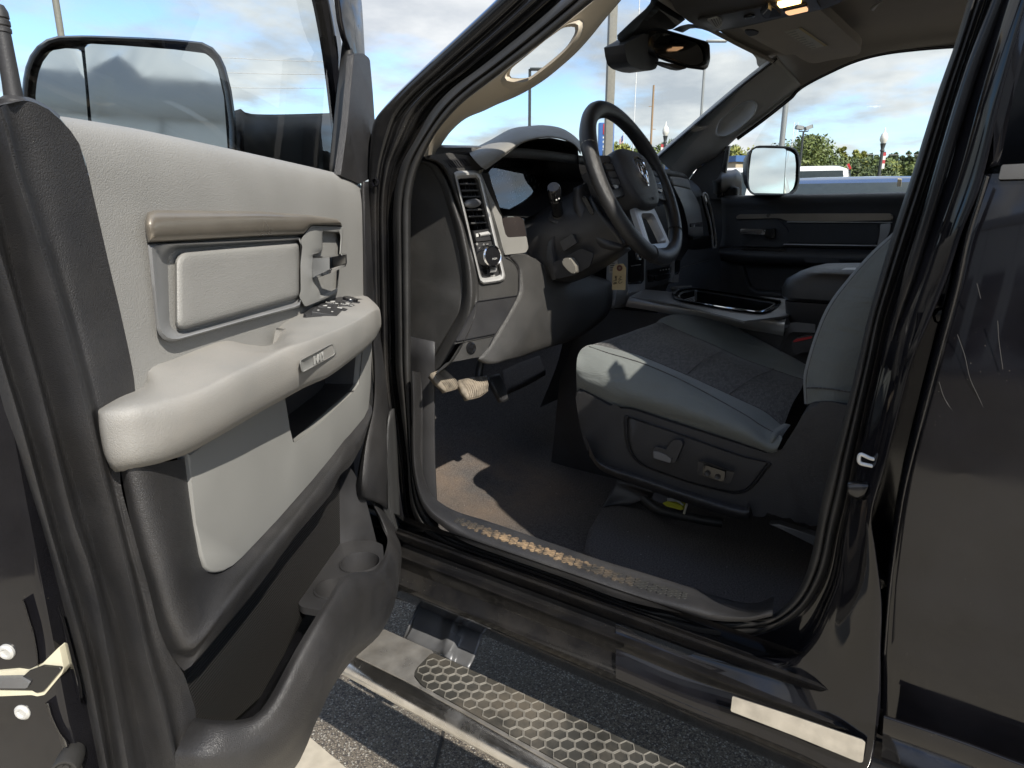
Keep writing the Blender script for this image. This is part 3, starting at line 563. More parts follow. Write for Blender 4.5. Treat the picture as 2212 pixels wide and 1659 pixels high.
# ---- sill trim with its strip of small hexagons
ST = [((887, 800), (908, 806)), ((890, 870), (909, 870)), ((891, 985), (909, 985)), ((898, 1043), (918, 1037)), ((908, 1082), (934, 1071)), ((926, 1112), (964, 1095)), ((955, 1137), (1001, 1111)), ((1003, 1170), (1057, 1127)), ((1095, 1205), (1151, 1159)), ((1170, 1231), (1226, 1185)), ((1226, 1251), (1301, 1211)), ((1339, 1294), (1395, 1239)), ((1467, 1324), (1474, 1264)), ((1540, 1340), (1562, 1293)), ((1610, 1342), (1628, 1306)), ((1668, 1331), (1672, 1290))]
rows = [tr(0, 'x', .93, [a for a, b in ST]), tr(0, 'x', .928, [(a[0] + (b[0] - a[0]) * .25, a[1] + (b[1] - a[1]) * .25) for a, b in ST]),
        tr(0, 'x', .945, [(a[0] + (b[0] - a[0]) * .5, a[1] + (b[1] - a[1]) * .5) for a, b in ST]), tr(0, 'x', .975, [(a[0] + (b[0] - a[0]) * .78, a[1] + (b[1] - a[1]) * .78) for a, b in ST]),
        tr(0, 'x', 1.0, [b for a, b in ST]), [p + V((.004, 0, -.05)) for p in tr(0, 'x', 1.0, [b for a, b in ST])]]
ppatch('sill_trim', rows, charc, truck, 6, 3)
hexm, nt_, b__ = mk('scuffed_hexes'); b__.inputs['Roughness'].default_value = .6
tc_ = nt_.nodes.new('ShaderNodeTexCoord'); n_ = nd(nt_, 'TexNoise', Scale=7, Detail=4); lk(nt_, tc_.outputs['Object'], n_.inputs['Vector']); n2_ = nd(nt_, 'TexNoise', Scale=70, Detail=4); lk(nt_, tc_.outputs['Object'], n2_.inputs['Vector'])
sd_ = nt_.nodes.new('ShaderNodeVectorMath'); sd_.operation = 'DISTANCE'; lk(nt_, tc_.outputs['Object'], sd_.inputs[0]); sd_.inputs[1].default_value = tr(8, 'x', .95, [(1330, 345)])[0]
lk(nt_, mixc(nt_, math_(nt_, 'MULTIPLY', math_(nt_, 'MULTIPLY', ramp(nt_, sd_.outputs['Value'], .20, .08), ramp(nt_, n_.outputs[0], .35, .5)), ramp(nt_, n2_.outputs[0], .3, .6)), (.028, .028, .027), (.30, .21, .125)), b__.inputs['Base Color'])
def hexes(name, org, a, b, n, m, r, keep, mat, parent, h=.0015, rim=None):
    """n x m six-sided studs over the plane a,b; rim = ring width for open ridges"""
    z = a.cross(b).normalized(); vs = []; fs = []
    if z.z < 0: z = -z
    for i in range(n):
        for j in range(m):
            c = org + a * (i * r * 1.56) + b * ((j + .5 * (i % 2)) * r * 1.80)
            if not keep(i, j, c): continue
            L = []
            rings = [(r * 1.0, 0), (r * .94, h), (r * .0, h)] if not rim else [(r * 1.03, -h), (r * 1.03, h * .8), (r * 1.0, h), (r - rim, h), (r - rim * 1.4, -h)]
            for q, dz in rings:
                L.append([c + z * dz + (a * math.cos(R(60 * k)) + b * math.sin(R(60 * k))) * q for k in range(6)])
            s = len(vs); vs += [p for l in L for p in l]
            for g in range(len(L) - 1):
                for k in range(6): fs.append((s + g * 6 + k, s + g * 6 + (k + 1) % 6, s + g * 6 + 6 + (k + 1) % 6, s + g * 6 + 6 + k))
    return mesh(name, vs, fs, mat, parent, 30)
def studs(name, C1, C2, n, m, mat, parent, h=.0014):
    C1, C2 = resamp(C1, 200), resamp(C2, 200); vs = []; fs = []
    for i in range(n):
        for j in range(m):
            if random.random() < .05: continue
            t = (i + .5) / n * 198; f = (j + .25 + .5 * (i % 2)) / (m + .2); k_ = int(t)
            c = C1[k_].lerp(C2[k_], f); a = (C1[k_ + 1] - C1[k_]).normalized(); b = (C2[k_] - C1[k_]); z = a.cross(b).normalized(); b = z.cross(a)
            if z.z < 0: z = -z
            r = (C1[-1] - C1[0]).length / n / 1.62; s = len(vs)
            for q, dz in ((r * .96, -.002), (r * .9, h), (r * .3, h * .6)):
                vs += [c + z * dz + (a * math.cos(R(60 * g)) + b * math.sin(R(60 * g))) * q for g in range(6)]
            for l in range(2):
                for g in range(6): fs.append((s + l * 6 + g, s + l * 6 + (g + 1) % 6, s + l * 6 + 6 + (g + 1) % 6, s + l * 6 + 6 + g))
            fs.append(tuple(range(s + 12, s + 18)))
    return mesh(name, vs, fs, mat, parent, 30)
c_1, c_2 = dense(rows[2], False, 6), dense(rows[3], False, 6)
def part_of(c, a, b): L = resamp(c, 100); return L[int(a * 99):int(b * 99) + 1]
studs('sill_tread', part_of(c_1, .37, .86), part_of(c_2, .37, .86), 58, 3, hexm, truck)
# ---- rocker, swept along the truck
RP = [(498, .925), (520, .935), (560, .955), (592, .945), (612, .912), (628, .905), (650, .908), (680, .925), (735, .918), (762, .896), (775, .891), (800, .898), (850, .902), (930, .893), (965, .886), (990, .888), (1010, .90), (1020, .915), (1045, .935), (1060, .97)]
rp = [tr(8, 'x', x, [(1400, y)])[0] for y, x in RP]
rows = [[p + TY * (t - p.y) for t in (1.35, .9, .5, .1, -.3, -.8, -1.5)] for p in rp]
vs, fs = grid(rows); rk = mesh('rocker_panel', vs, fs, paint_d, truck, 30, recalc=False); orient(rk)
lipm = M('rocker_lip', (.05, .045, .04), .12, metal=.6, var=.3, dust=.2)
# ---- body side behind the opening: two pressed steps that follow the curve, then the B pillar
BP = [((1330, 1308), (1330, 1470)), ((1382, 1330), (1400, 1500)), ((1457, 1357), (1500, 1545)), ((1532, 1373), (1620, 1590)), ((1607, 1376), (1740, 1640)), ((1667, 1363), (1860, 1690)), ((1720, 1334), (1898, 1560)), ((1757, 1293), (1904, 1400)), ((1787, 1233), (1906, 1300)), ((1806, 1150), (1892, 1190)), ((1825, 1075), (1884, 1112)), ((1843, 980), (1912, 1010)), ((1866, 873), (1947, 873)), ((1887, 780), (1975, 770)), ((1907, 685), (2010, 690)), ((1937, 590), (2050, 590)), ((1967, 498), (2080, 498)), ((2008, 370), (2122, 390)), ((2057, 210), (2162, 215)), ((2095, 94), (2195, 90)), ((2127, 0), (2220, 0)), ((2140, -40), (2232, -40))]
ppatch('body_side', pairs_rows('x', BP, ((0, .958), (.07, .960), (.14, .952), (.2, .928), (.3, .920), (.45, .908), (.6, .898), (.8, .889), (.93, .886), (.985, .887), (1, .90), (1.0, .96), (1.02, 1.02))), paint, truck, 5, 3)
patch('jamb_recess', [tr(0, 'x', 1.02, [(1890, 1650), (1880, 1100), (1960, 700), (2100, 400), (2240, -40)]), tr(0, 'x', 1.02, [(2100, 1650), (2100, 1100), (2180, 700), (2300, 400), (2400, -40)])], paint, truck, 10, 1, straight=True)
tube('pillar_seal', tr(0, 'x', .912, [(2172, -40), (2150, 20), (2104, 140), (2072, 240), (2042, 340), (2016, 430), (1990, 515), (1964, 600), (1940, 680), (1926, 735)]), .0068, black_pl, truck, 50, scale=lambda t: 1 if t < .8 else max(.15, 1 - (t - .8) * 4.5))
# latch striker, round stop
st = plate('striker', tr(21, 'x', .905, rnd([(1415, 665), (1440, 655), (1472, 680), (1462, 850), (1375, 1180), (1335, 1205), (1290, 1400), (1240, 1690), (1165, 1690), (1178, 1450), (1230, 1330), (1240, 1190), (1256, 1010), (1330, 850), (1360, 780)], 12)), zinc, truck, .012, .003)
tube('striker_loop', tr(21, 'x', .898, [(1250, 1085), (1100, 1050), (960, 985), (905, 968), (868, 1000), (858, 1090), (880, 1150), (960, 1180), (1100, 1210), (1240, 1240)]), .0024, zinc, truck, 40, k=10)
patch('jamb_stop', [tr(21, 'x', .90, [(600, 1560), (800, 1540), (1050, 1550)]), tr(21, 'x', .89, [(610, 1650), (800, 1640), (1060, 1640)]), tr(21, 'x', .89, [(620, 1800), (800, 1880), (1000, 1820)]), tr(21, 'x', .90, [(640, 1880), (800, 1960), (980, 1900)])], black_pl, truck, 12, 4, .006)
patch('jamb_bump', [tr(6, 'x', .902, [(1590, 480), (1575, 560), (1545, 650), (1540, 690)]), tr(6, 'x', .888, [(1605, 470), (1592, 560), (1562, 660), (1550, 700)]), tr(6, 'x', .902, [(1630, 480), (1620, 560), (1590, 650), (1565, 695)])], paint, truck, 12, 4)
for x, y in ((1375, 580), (1690, 320), (1745, 490)):
    c = tr(9 if y == 580 else 6, 'x', .94, [(x, y)])[0]
    lathe('hinge_bolt', [(.011, -.004), (.011, .004), (.008, .008), (0, .009)], c, -UX, black_pl, truck, 8, 20)
# reflective strip on the rocker
plate('reflective_strip', tr(9, 'x', .880, rnd([(532, 1245), (900, 1365), (1280, 1496), (1298, 1512), (1284, 1622), (1270, 1630), (900, 1478), (522, 1332)], [6, 0, 6, 6, 6, 6, 0, 6])), M('scratched_foil', (.74, .72, .68), .16, metal=.9, var=.18, vs=40, speck=.6, dcol=(.12, .1, .08)), truck, .0015, .0004)
# ---- rear door (closed)
ED = [((1893, 1690), .935), ((1896, 1637), .915), ((1903, 1540), .905), ((1909, 1440), .890), ((1913, 1412), .884), ((1925, 1262), .880), ((1945, 1112), .877), ((1962, 1023), .875), ((2000, 873), .876), ((2032, 750), .879), ((2066, 622), .884), ((2089, 507), .889), ((2118, 412), .895), ((2129, 376), .899)]
rows = []
for (u, v), x in ED[::-1]:
    e = tr(0, 'x', x, [(u, v)])[0]
    rows.append([e + V((.06, .004, 0)), e + V((.012, .004, 0)), e + V((.003, .001, 0)), e + V((-.001, -.006, 0)), e - TY * .05 - UX * .001] + [e - TY * t - UX * .002 for t in (.12, .25, .4, .6, .85, 1.1)])
vs, fs = grid(rows); rd = mesh('rear_door', vs, fs, paint, truck, 50, recalc=False); orient(rd); rd['label'] = 'closed rear door with scratched dusty black paint'
belt = tr(20, 'x', .893, rnd([(1935, 145), (1960, 136), (2900, 90), (2900, 300), (1925, 318), (1897, 312)], [14, 14, 0, 0, 10, 8]))
plate('belt_moulding', belt, M('grey_moulding', (.10, .10, .10), .45, var=.05), rd, .012, .004)
plate('upper_frame', tr(3, 'x', .905, [(1985, 985), (2070, 950), (2092, 850), (2150, 560), (2212, 330), (2330, -60), (2215, -60), (2130, 300), (2040, 690)]), paint, rd, .04, .006)
patch('rear_window', [[TW(.918, -.10, 1.20), TW(.95, -.14, 1.90)], [TW(.918, -1.25, 1.20), TW(.95, -1.25, 1.90)]], glass_t, rd, 2, 1, straight=True)
patch('door_edge_bead', [tr(0, 'x', .874, [(2128, 378), (2112, 430), (2086, 515), (2063, 625), (2029, 752), (1996, 875), (1958, 1025), (1941, 1114), (1921, 1264), (1909, 1414)]), tr(0, 'x', .868, [(2132, 380), (2117, 430), (2091, 515), (2067, 625), (2033, 752), (2000, 875), (1961, 1025), (1944, 1114), (1923, 1264), (1911, 1414)]), tr(0, 'x', .874, [(2137, 382), (2122, 430), (2095, 515), (2071, 625), (2036, 752), (2003, 875), (1964, 1025), (1946, 1114), (1925.5, 1264), (1913, 1414)])], M('edge_guard', (.09, .085, .08), .15, metal=.6, var=.05), rd, 40, 3)
# ---- roof, back of the cab and underbody close the cab
def slab(name, pts, z0, z1, mat, parent, bev=.03): return plate(name, [TW(x, y, z1) for x, y in pts], mat, parent, z1 - z0, bev, front=UZ)
slab('roof', [(1.03, .52), (1.05, .60), (1.2, .74), (1.72, .82), (2.24, .74), (2.44, .58), (2.46, -1.25), (.95, -1.25), (.95, .02), (1.03, .06)], 1.925, 1.965, paint, truck)
box('roof_rail', TW(.965, -.58, 1.885), .05, 1.22, .11, paint, truck, .02, TX, TY)
box('cab_back', TW(1.72, -1.2, 1.2), 1.62, .06, 1.3, paint, truck, .02, TX, TY)
slab('underbody', [(.99, 1.7), (2.5, 1.7), (2.5, -1.3), (.99, -1.3)], .50, .58, charc_s, truck, .01)
box('chassis_rail', TW(1.28, .2, .44), .09, 3.2, .14, steel, truck, .01, TX, TY)
# ---- running board
rb0, rb1 = tr(8, 'z', .472, [(440, 860)])[0], tr(8, 'z', .472, [(600, 935)])[0]
bx_ = V((.868, .7, .447))
prof = [(.062, .020), (.050, .026), (.0, .0275)] + [(-.022 - .042 * math.sin(R(a)), -.006 + .0332 * math.cos(R(a))) for a in range(6, 91, 7)] + [(-.060, -.02), (-.04, -.03), (0, -.034), (.04, -.03), (.062, -.018), (.068, 0)]
path = [bx_ + TY * t for t in (.55, .3, 0, -.4, -.9, -1.6, -2.1)]
rows = [[p + TY.cross(UZ) * a + UZ * b for a, b in prof] for p in path]
vs, fs = grid(rows, True); m_ = len(prof); fs += [tuple(range(m_)), tuple(range(m_ * (len(rows) - 1), m_ * len(rows)))]
bo_ = mesh('running_board', vs, fs, chrome_d, truck, 60)
tp = tr(8, 'z', .4755, rnd([(720, 992), (2150, 1640), (3400, 2190), (3200, 2600), (1530, 1666), (660, 1180), (612, 1118), (632, 1080)], [20, 0, 0, 0, 0, 20, 30, 20]))
tread = M('tread_rubber', (.035, .034, .03), .6, grain=('fine', 300, .3), var=.3, dust=.5, dcol=(.22, .18, .13))
plate('step_tread', tp, tread, bo_, .004, .001)
a_, b_ = tr(8, 'z', .4755, [(720, 992), (2150, 1640)]); tA = (b_ - a_).normalized(); tB = UZ.cross(tA)
if tB.x < 0: tB = -tB
def inside(p, poly):
    r_ = False
    for (x1, y1), (x2, y2) in zip([(q.x, q.y) for q in poly], [(q.x, q.y) for q in poly[1:] + poly[:1]]):
        if (y1 > p.y) != (y2 > p.y) and p.x < (x2 - x1) * (p.y - y1) / (y2 - y1) + x1: r_ = not r_
    return r_
big = [p for p in tp]
ridge = M('tread_ridge', (.17, .16, .14), .55, var=.2, dust=.3)
hexes('tread_ridges', V((0, 0, .4757)) + V((a_.x, a_.y, 0)) - tB * .165, tA, tB, 62, 14, .0140, lambda i, j, c: all(inside(c + d, big) for d in (tA * .010, -tA * .010, tB * .006, -tB * .006)), ridge, bo_, .0016, .0014)
plate('step_top', tr(8, 'z', .4749, rnd([(270, 1008), (440, 858), (735, 990), (640, 1075), (610, 1125), (655, 1185), (1530, 1672), (3200, 2600), (3100, 2640), (1470, 1660), (600, 1170)], [6, 6, 20, 20, 20, 20, 0, 0, 0, 0, 60])), M('dirty_step', (.30, .29, .275), .30, metal=.55, var=.25, vs=30, dust=.5, dcol=(.24, .20, .15)), bo_, .003, .001)
# bracket from the rocker to the board
def bk(p): return tr(8, 'x', 0, p)
patch('step_bracket', [bk([(632, 712, .985), (700, 735, .985), (780, 775, .985), (800, 800, .972), (850, 815, .972), (875, 835, .985), (1010, 872, .985)]),
                       bk([(600, 850, .955), (690, 880, .955), (775, 915, .955), (800, 925, .94), (845, 945, .94), (870, 960, .955), (970, 1000, .955)]),
                       bk([(560, 915, .93), (612, 938, .925), (770, 1000, .92), (795, 1015, .91), (835, 1035, .91), (850, 1045, .92), (930, 1078, .92)])], steel, truck, 40, 2, .005, ang=25, lin_u=True)
patch('step_bracket_flange', [bk([(648, 716, .985), (560, 915, .93)]), bk([(640, 760, 1.0), (590, 880, .97)])], steel, truck, 2, 1, .004, straight=True)
patch('step_mount', [bk([(500, 640, .985), (720, 715, .985), (1035, 835, .985)]), bk([(500, 680, .985), (700, 745, .985), (1030, 865, .985)])], steel, truck, 6, 1, .006, straight=True)

sm = patch('sill_moulding', [tr(9, 'x', .872, [(1408, 1352), (1800, 1480), (2212, 1630), (3200, 1990)]), tr(9, 'x', .866, [(1404, 1372), (1800, 1502), (2212, 1655), (3200, 2020)]), tr(9, 'x', .872, [(1398, 1470), (1800, 1610), (2212, 1770), (3200, 2150)]), tr(9, 'x', .895, [(1390, 1620), (1800, 1780), (2212, 1950), (3200, 2350)])], paint, truck, 30, 5)
scr = M('paint_scratch', (.06, .058, .055), .5, var=.1)
for p in ([(1828, 600), (1870, 720), (1900, 850), (1945, 950), (1985, 1035)], [(1722, 872), (1760, 980), (1850, 1098), (1930, 1170), (2010, 1212)], [(1862, 1482), (1960, 1400), (2105, 1312)], [(1940, 305), (1952, 350), (1962, 392)], [(1770, 1590), (1860, 1572), (1980, 1572)], [(2060, 520), (2068, 640), (2090, 800)]):
    tube('scratch', [q_ for q_ in cr(tr(6, 'x', .8755, p), 24)], .00032, scr, rd, k=5)
# ================================================================= dashboard
# end cap beside the door opening
cap = plate('dashboard', tr(0, 'x', 1.05, [(887, 330), (905, 340), (918, 352), (935, 358), (945, 370), (957, 390), (966, 414), (975, 446), (983, 480), (992, 540), (997, 590), (998, 640), (990, 676), (968, 715), (940, 762), (920, 790), (905, 800), (880, 790), (884, 600), (884, 450)]), dash_m, truck, .02, .003)
cap['label'] = 'charcoal dashboard with its end cap beside the driver door'
dash = cap
roll = [[(908, 352), (920, 357), (931, 366), (942, 384), (953, 407), (962, 436), (972, 469), (981, 502), (993, 560), (997, 600), (998, 640), (989, 680), (969, 720), (940, 771), (915, 800)],
        [(914, 347), (929, 350), (944, 359), (957, 380), (968, 404), (978, 434), (988, 466), (998, 498), (1011, 560), (1016, 600), (1017, 648), (1008, 690), (988, 733), (960, 780), (932, 808)],
        [(917, 345), (933, 348), (950, 358), (964, 380), (975, 404), (985, 434), (996, 466), (1006, 498), (1020, 566), (1026, 606), (1026, 650), (1017, 693), (997, 738), (970, 780), (940, 808)]]
ppatch('end_roll', [tr(0, 'x', 1.052, roll[0]), tr(0, 'x', 1.04, [((a[0] + b[0]) / 2, (a[1] + b[1]) / 2) for a, b in zip(roll[0], roll[1])]), tr(0, 'x', 1.038, roll[1]), tr(0, 'x', 1.044, [((a[0] + b[0]) / 2, (a[1] + b[1]) / 2) for a, b in zip(roll[1], roll[2])]), tr(0, 'x', 1.056, roll[2])], dash_m, dash, 5, 3)
# the rear face at the driver's left
p0 = tr(0, 'x', 1.05, [(1018, 640)])[0]; DFN = (-TY * 1.0 - TX * .18 + UZ * .10).normalized(); DF = (p0, DFN)
crest = [(930, 340), (950, 346), (966, 362), (977, 386), (986, 412), (997, 444), (1007, 474), (1016, 500), (1029, 568), (1034, 606), (1034, 652), (1024, 694), (1004, 738), (978, 780), (946, 806)]
patch('dash_edge', [tr(0, 'x', 1.056, roll[2]), tr(0, DF, .004, [(a[0] * .45 + b[0] * .55, a[1] * .45 + b[1] * .55) for a, b in zip(roll[2], crest)]), tr(0, DF, 0, crest)], dash_m, dash, 50, 4)
face = [(928, 335), *crest, (970, 784), (1018, 774), (1037, 771), (1058, 747), (1092, 688), (1113, 648), (1121, 626), (1122, 590), (1116, 574), (1100, 556), (1092, 540), (1086, 500), (1072, 446), (1057, 398), (1047, 372), (1034, 352), (1012, 336), (970, 330)]
hole_ = [(OFF[2][0] + .375 * x, .375 * y) for x, y in rnd([(574, 1030), (682, 1024), (690, 1050), (816, 1580), (806, 1586), (716, 1600), (704, 1586)], 5)]
sheet('driver_face', tr(0, DF, .0005, face), tr(0, DF, .0005, hole_), dash_m, dash, .008)
# knee cover under the column
kn = [[(1100, 552), (1116, 572), (1122, 590), (1122, 626), (1113, 648), (1092, 688), (1058, 747), (1034, 775)], [(1112, 548), (1135, 558), (1150, 580), (1158, 640), (1146, 668), (1122, 706), (1090, 750), (1060, 786)], [(1136, 549), (1167, 567), (1180, 590), (1194, 640), (1178, 667), (1155, 708), (1127, 747), (1090, 780)], [(1165, 560), (1195, 590), (1225, 612), (1262, 640), (1240, 680), (1210, 715), (1175, 748), (1130, 770)], [(1240, 560), (1270, 590), (1300, 600), (1322, 615), (1318, 670), (1285, 705), (1235, 735), (1170, 755)]]
ppatch('knee_cover', [tr(0, DF, .001, kn[0]), tr(0, DF, .005, kn[1]), tr(0, DF, .004, kn[2]), tr(0, DF, -.012, kn[3]), tr(0, DF, -.05, kn[4])], dash_m, dash, 5, 4, .01)
plate('lower_lid', tr(23, DF, .004, rnd([(425, 1022), (1000, 938), (968, 1010), (828, 1264), (688, 1482), (128, 1592), (372, 1130)], [22, 4, 20, 10, 6, 4, 20])), charc_s, dash, .006, .0018)
for sg_, n_ in (([(425, 1022), (1000, 938)], 23), ([(1000, 938), (968, 1010), (828, 1264), (688, 1482), (600, 1659)], 23), ([(688, 1484), (128, 1596)], 23), ([(128, 1592), (372, 1130), (395, 1060), (425, 1022)], 23), ([(845, 365), (935, 420), (1000, 495), (1030, 590), (1031, 720), (1026, 860), (1000, 938)], 23)): tube('panel_gap', tr(n_, DF, .0055, sg_), .0011, black_ink, dash, 24, k=6)
plate('lid_lip', tr(23, DF, .003, [(128, 1604), (690, 1494), (680, 1520), (110, 1640)]), dash_m, dash, .006, .0015)
c = tr(5, DF, .001, [(648, 678)])[0]
lathe('lid_release', [(.013, -.002), (.012, .002), (.009, .003), (.008, .0015), (.004, .002), (0, .003)], c, DFN, black_pl, dash, 20)
# silver bezel: vent, dimmer wheel, light switch
bo = l2(rnd([(548, 992), (558, 984), (688, 982), (708, 1002), (848, 1594), (838, 1622), (714, 1640), (698, 1622)], [4, 4, 8, 10, 10, 10, 10, 10]), 64)
bi = l2(rnd([(572, 1032), (576, 1028), (682, 1022), (692, 1050), (820, 1580), (806, 1590), (716, 1604), (706, 1590)], [4, 4, 6, 6, 8, 6, 6, 6]), 64)
loft('vent_bezel', [tr(2, DF, o, shift(bo, bi, t)) for t, o in ((0, .0), (.04, .006), (.3, .010), (.6, .009), (1, .001), (1, -.004))], silver, dash, 64, raw=True, ang=30)
plate('bezel_back', tr(2, DF, -.026, bi), black_pl, dash, .003, 0)
loft('vent_wall', [tr(2, DF, o, rnd([(576, 1030), (684, 1024), (772, 1312), (662, 1325)], 6)) for o in (.001, -.026)], black_pl, dash, 28, raw=True)
for y0, y1, xl, xr in ((1058, 1056, 577, 696), (1097, 1094, 590, 706), (1133, 1130, 602, 716), (1170, 1166, 613, 726), (1208, 1204, 626, 738), (1246, 1242, 638, 750), (1285, 1280, 650, 760)):
    plate('vent_slat', tr(2, DF, -.003, [(xl, y0 - 4), (xr, y1 - 4), (xr + 2, y1 + 6), (xl + 2, y0 + 6)]), M('vent_plastic', (.06, .06, .06), .35) if y0 == 1058 else bpy.data.materials['vent_plastic'], dash, .016, .0012)
for i in range(5):
    a = 600 + i * 22
    plate('vent_vane', tr(2, DF, -.016, [(a, 1030), (a + 4, 1030), (a + 90, 1318), (a + 86, 1318)]), charc_s, dash, .008, 0)
c = tr(2, DF, .002, [(660, 1171)])[0]; e1 = (tr(2, DF, .002, [(705, 1168)])[0] - c)
loft('vent_tab', [[c + DFN * d + e1 * (s_ * math.cos(a)) + UZ * (e1.length * .42 * s_ * math.sin(a)) for a in [2 * math.pi * i / 20 for i in range(20)]] for s_, d in ((1, -.004), (1, .001), (.8, .005), (.4, .007))], steel, dash, 20, (False, True), raw=True, ang=60)
plate('dimmer_panel', tr(2, DF, -.001, rnd([(662, 1326), (774, 1312), (792, 1380), (680, 1392)], 4)), charc_s, dash, .01, .001)
plate('light_panel', tr(2, DF, -.001, rnd([(682, 1398), (794, 1385), (818, 1580), (806, 1588), (716, 1602), (706, 1590)], 4)), charc_s, dash, .01, .001)
def drum(n, pts, off, m, nm):
    q = tr(n, DF, off, pts); a, b, cc, d = q; rows = []
    for i in range(7):
        t = i / 6; h = math.sin(math.pi * t) * .004
        rows.append([a.lerp(d, t) + DFN * h, b.lerp(cc, t) + DFN * h])
    return patch(nm, rows, m, dash, 2, 1, straight=True)
drum(2, [(692, 1342), (746, 1332), (752, 1358), (698, 1366)], 0, silver, 'dimmer_wheel'); drum(2, [(750, 1540), (786, 1534), (792, 1566), (756, 1572)], 0, silver, 'beam_wheel')
for p in ([(676, 1346), (690, 1344), (694, 1362), (680, 1366)], [(752, 1340), (766, 1338), (768, 1350), (755, 1352)], [(728, 1556), (736, 1555), (738, 1570), (729, 1570)]): ink(2, DF, .0008, p, white_ink, dash, 'panel_symbol')
plate('cargo_button', tr(2, DF, .002, rnd([(712, 1550), (738, 1546), (744, 1578), (716, 1582)], 4)), black_pl, dash, .005, .001)
c = tr(2, DF, 0, [(735, 1478)])[0]; ka = (DFN - TX * .12).normalized()
lathe('light_knob', [(.0225, -.002), (.0235, .004), (.0225, .012), (.0215, .0215), (.0, .0235)], c, ka, black_pl, dash, 32)
lathe('knob_ring', [(.0216, .0195), (.0220, .0222), (.0200, .0242), (.0188, .0236)], c, ka, chrome, dash, 32)
kx = tr(2, DF, 0, [(780, 1470)])[0] - c
def kt(s, x, y, size, off=.0006):
    cc = tr(2, DF, off, [(x, y)])[0]; text('panel_symbol', s, size, white_ink, dash, cc, kx, UZ, .0001)
kt('0', 722, 1412, .008); kt('*', 684, 1414, .014); kt('AUTO', 704, 1428, .0035); kt('><', 742, 1408, .006); kt('o', 762, 1413, .006); kt('C=888', 775, 1590, .0045)
text('panel_symbol', 'PUSH', .0055, white_ink, dash, c + ka * .0242 - UZ * .006 + kx.normalized() * .004, kx, UZ, .0001)
# small demister grille on top of the pad
plate('demister', tr(2, DF, .0015, rnd([(490, 921), (612, 908), (656, 958), (520, 968)], 5)), charc_s, dash, .006, .001)
for i in range(8):
    a = 506 + i * 15; plate('demister_slot', tr(2, DF, .003, [(a, 924 - i * .8), (a + 10, 923 - i * .8), (a + 36, 962 - i), (a + 27, 963 - i)]), black_ink, dash, .002, .0)
# ---- pad top from the end cap to the far side
rows = [[TW(1.04, .86, 1.455), TW(1.3, .80, 1.47), TW(1.72, .76, 1.462), TW(2.1, .76, 1.46), TW(2.42, .84, 1.45)], [TW(1.03, .93, 1.466), TW(1.3, .90, 1.475), TW(1.72, .88, 1.478), TW(2.1, .88, 1.475), TW(2.43, .92, 1.46)],
        [TW(1.02, 1.02, 1.46), TW(1.3, 1.12, 1.45), TW(1.72, 1.2, 1.45), TW(2.1, 1.14, 1.45), TW(2.44, 1.03, 1.455)]]
patch('pad_top', rows, dash_m, dash, 40, 6, .02)
# ---- instrument hood (grey vinyl) and its cavity
hood_g = M('hood_vinyl', (.21, .205, .19), .5, grain=('leather', 520, .35), var=.08)
H0 = [(640, 868), (760, 806), (880, 742), (1000, 724), (1080, 722), (1170, 738), (1240, 780), (1290, 830)]
H1 = [(640, 880), (765, 822), (885, 760), (1000, 738), (1080, 736), (1170, 752), (1238, 796), (1288, 850)]
H2 = [(655, 905), (800, 850), (905, 795), (1000, 772), (1090, 765), (1180, 782), (1246, 815), (1285, 860)]
H3 = [(700, 955), (838, 876), (925, 822), (1000, 797), (1095, 785), (1185, 800), (1250, 834), (1282, 880)]
H4 = [(733, 978), (850, 893), (932, 832), (1005, 806), (1098, 793), (1186, 808), (1248, 842), (1278, 890)]
patch('instrument_hood', [tr(2, 'y', .90, H0), tr(2, 'y', .83, H1), tr(2, 'y', .785, H2), tr(2, 'y', .768, H3), tr(2, 'y', .772, H4)], hood_g, dash, 40, 5)
cav = rnd([(390, 445), (870, 25), (1000, -15), (1280, -50), (1560, 10), (1690, 95), (1705, 420), (1790, 600), (1620, 745), (1290, 930), (960, 1108), (840, 1092), (600, 1092), (480, 760)], [20, 60, 60, 60, 60, 60, 60, 10, 10, 0, 30, 30, 20, 60])
cl = tr(17, 'y', .775, l2(cav, 60)); cc = sum(cl, V((0, 0, 0))) / 60
loft('cluster_cowl', [cl, [cc + (p - cc) * .97 + TY * .05 for p in cl], [cc + (p - cc) * .94 + TY * .12 - UZ * .0 for p in cl]], M('cowl_black', (.010, .010, .011), .5, grain=('fine', 500, .2)), dash, 60, (False, True), raw=True, ang=60)
def gauge(x, y, r, marks, n0, a0, a1, col=black_ink):
    c = tr(17, 'y', .872, [(x, y)])[0]; ax = -TY
    lathe('gauge_face', [(r, .0), (r * .98, .001), (0, .001)], c, ax, black_ink, dash, 36)
    lathe('gauge_ring', [(r * 1.06, -.002), (r * 1.08, .004), (r * 1.02, .006), (r * .98, .002)], c, ax, chrome, dash, 36)
    for i in range(marks):
        a = R(a0 + (a1 - a0) * i / (marks - 1)); d = TX * math.cos(a) + UZ * math.sin(a); t = TX * -math.sin(a) + UZ * math.cos(a); q = c - TY * .0022
        plate('gauge_mark', [q + d * r * .93 + t * r * .02, q + d * r * .93 - t * r * .02, q + d * r * .8 - t * r * .02, q + d * r * .8 + t * r * .02], white_ink, dash, .0004, 0)
        if n0 is not None and i % 2 == 0: text('gauge_number', n0[min(len(n0) - 1, i // 2)], r * .17, white_ink, dash, q + d * r * .64, TX, UZ, .0002)
gauge(455, 545, .026, 5, ['E', '', 'F'], 200, -20); gauge(845, 545, .026, 5, ['C', '', 'H'], 200, -20); gauge(1010, 900, .062, 15, ['0', '20', '40', '60', '80', '100', '120', '140'], 215, -35)
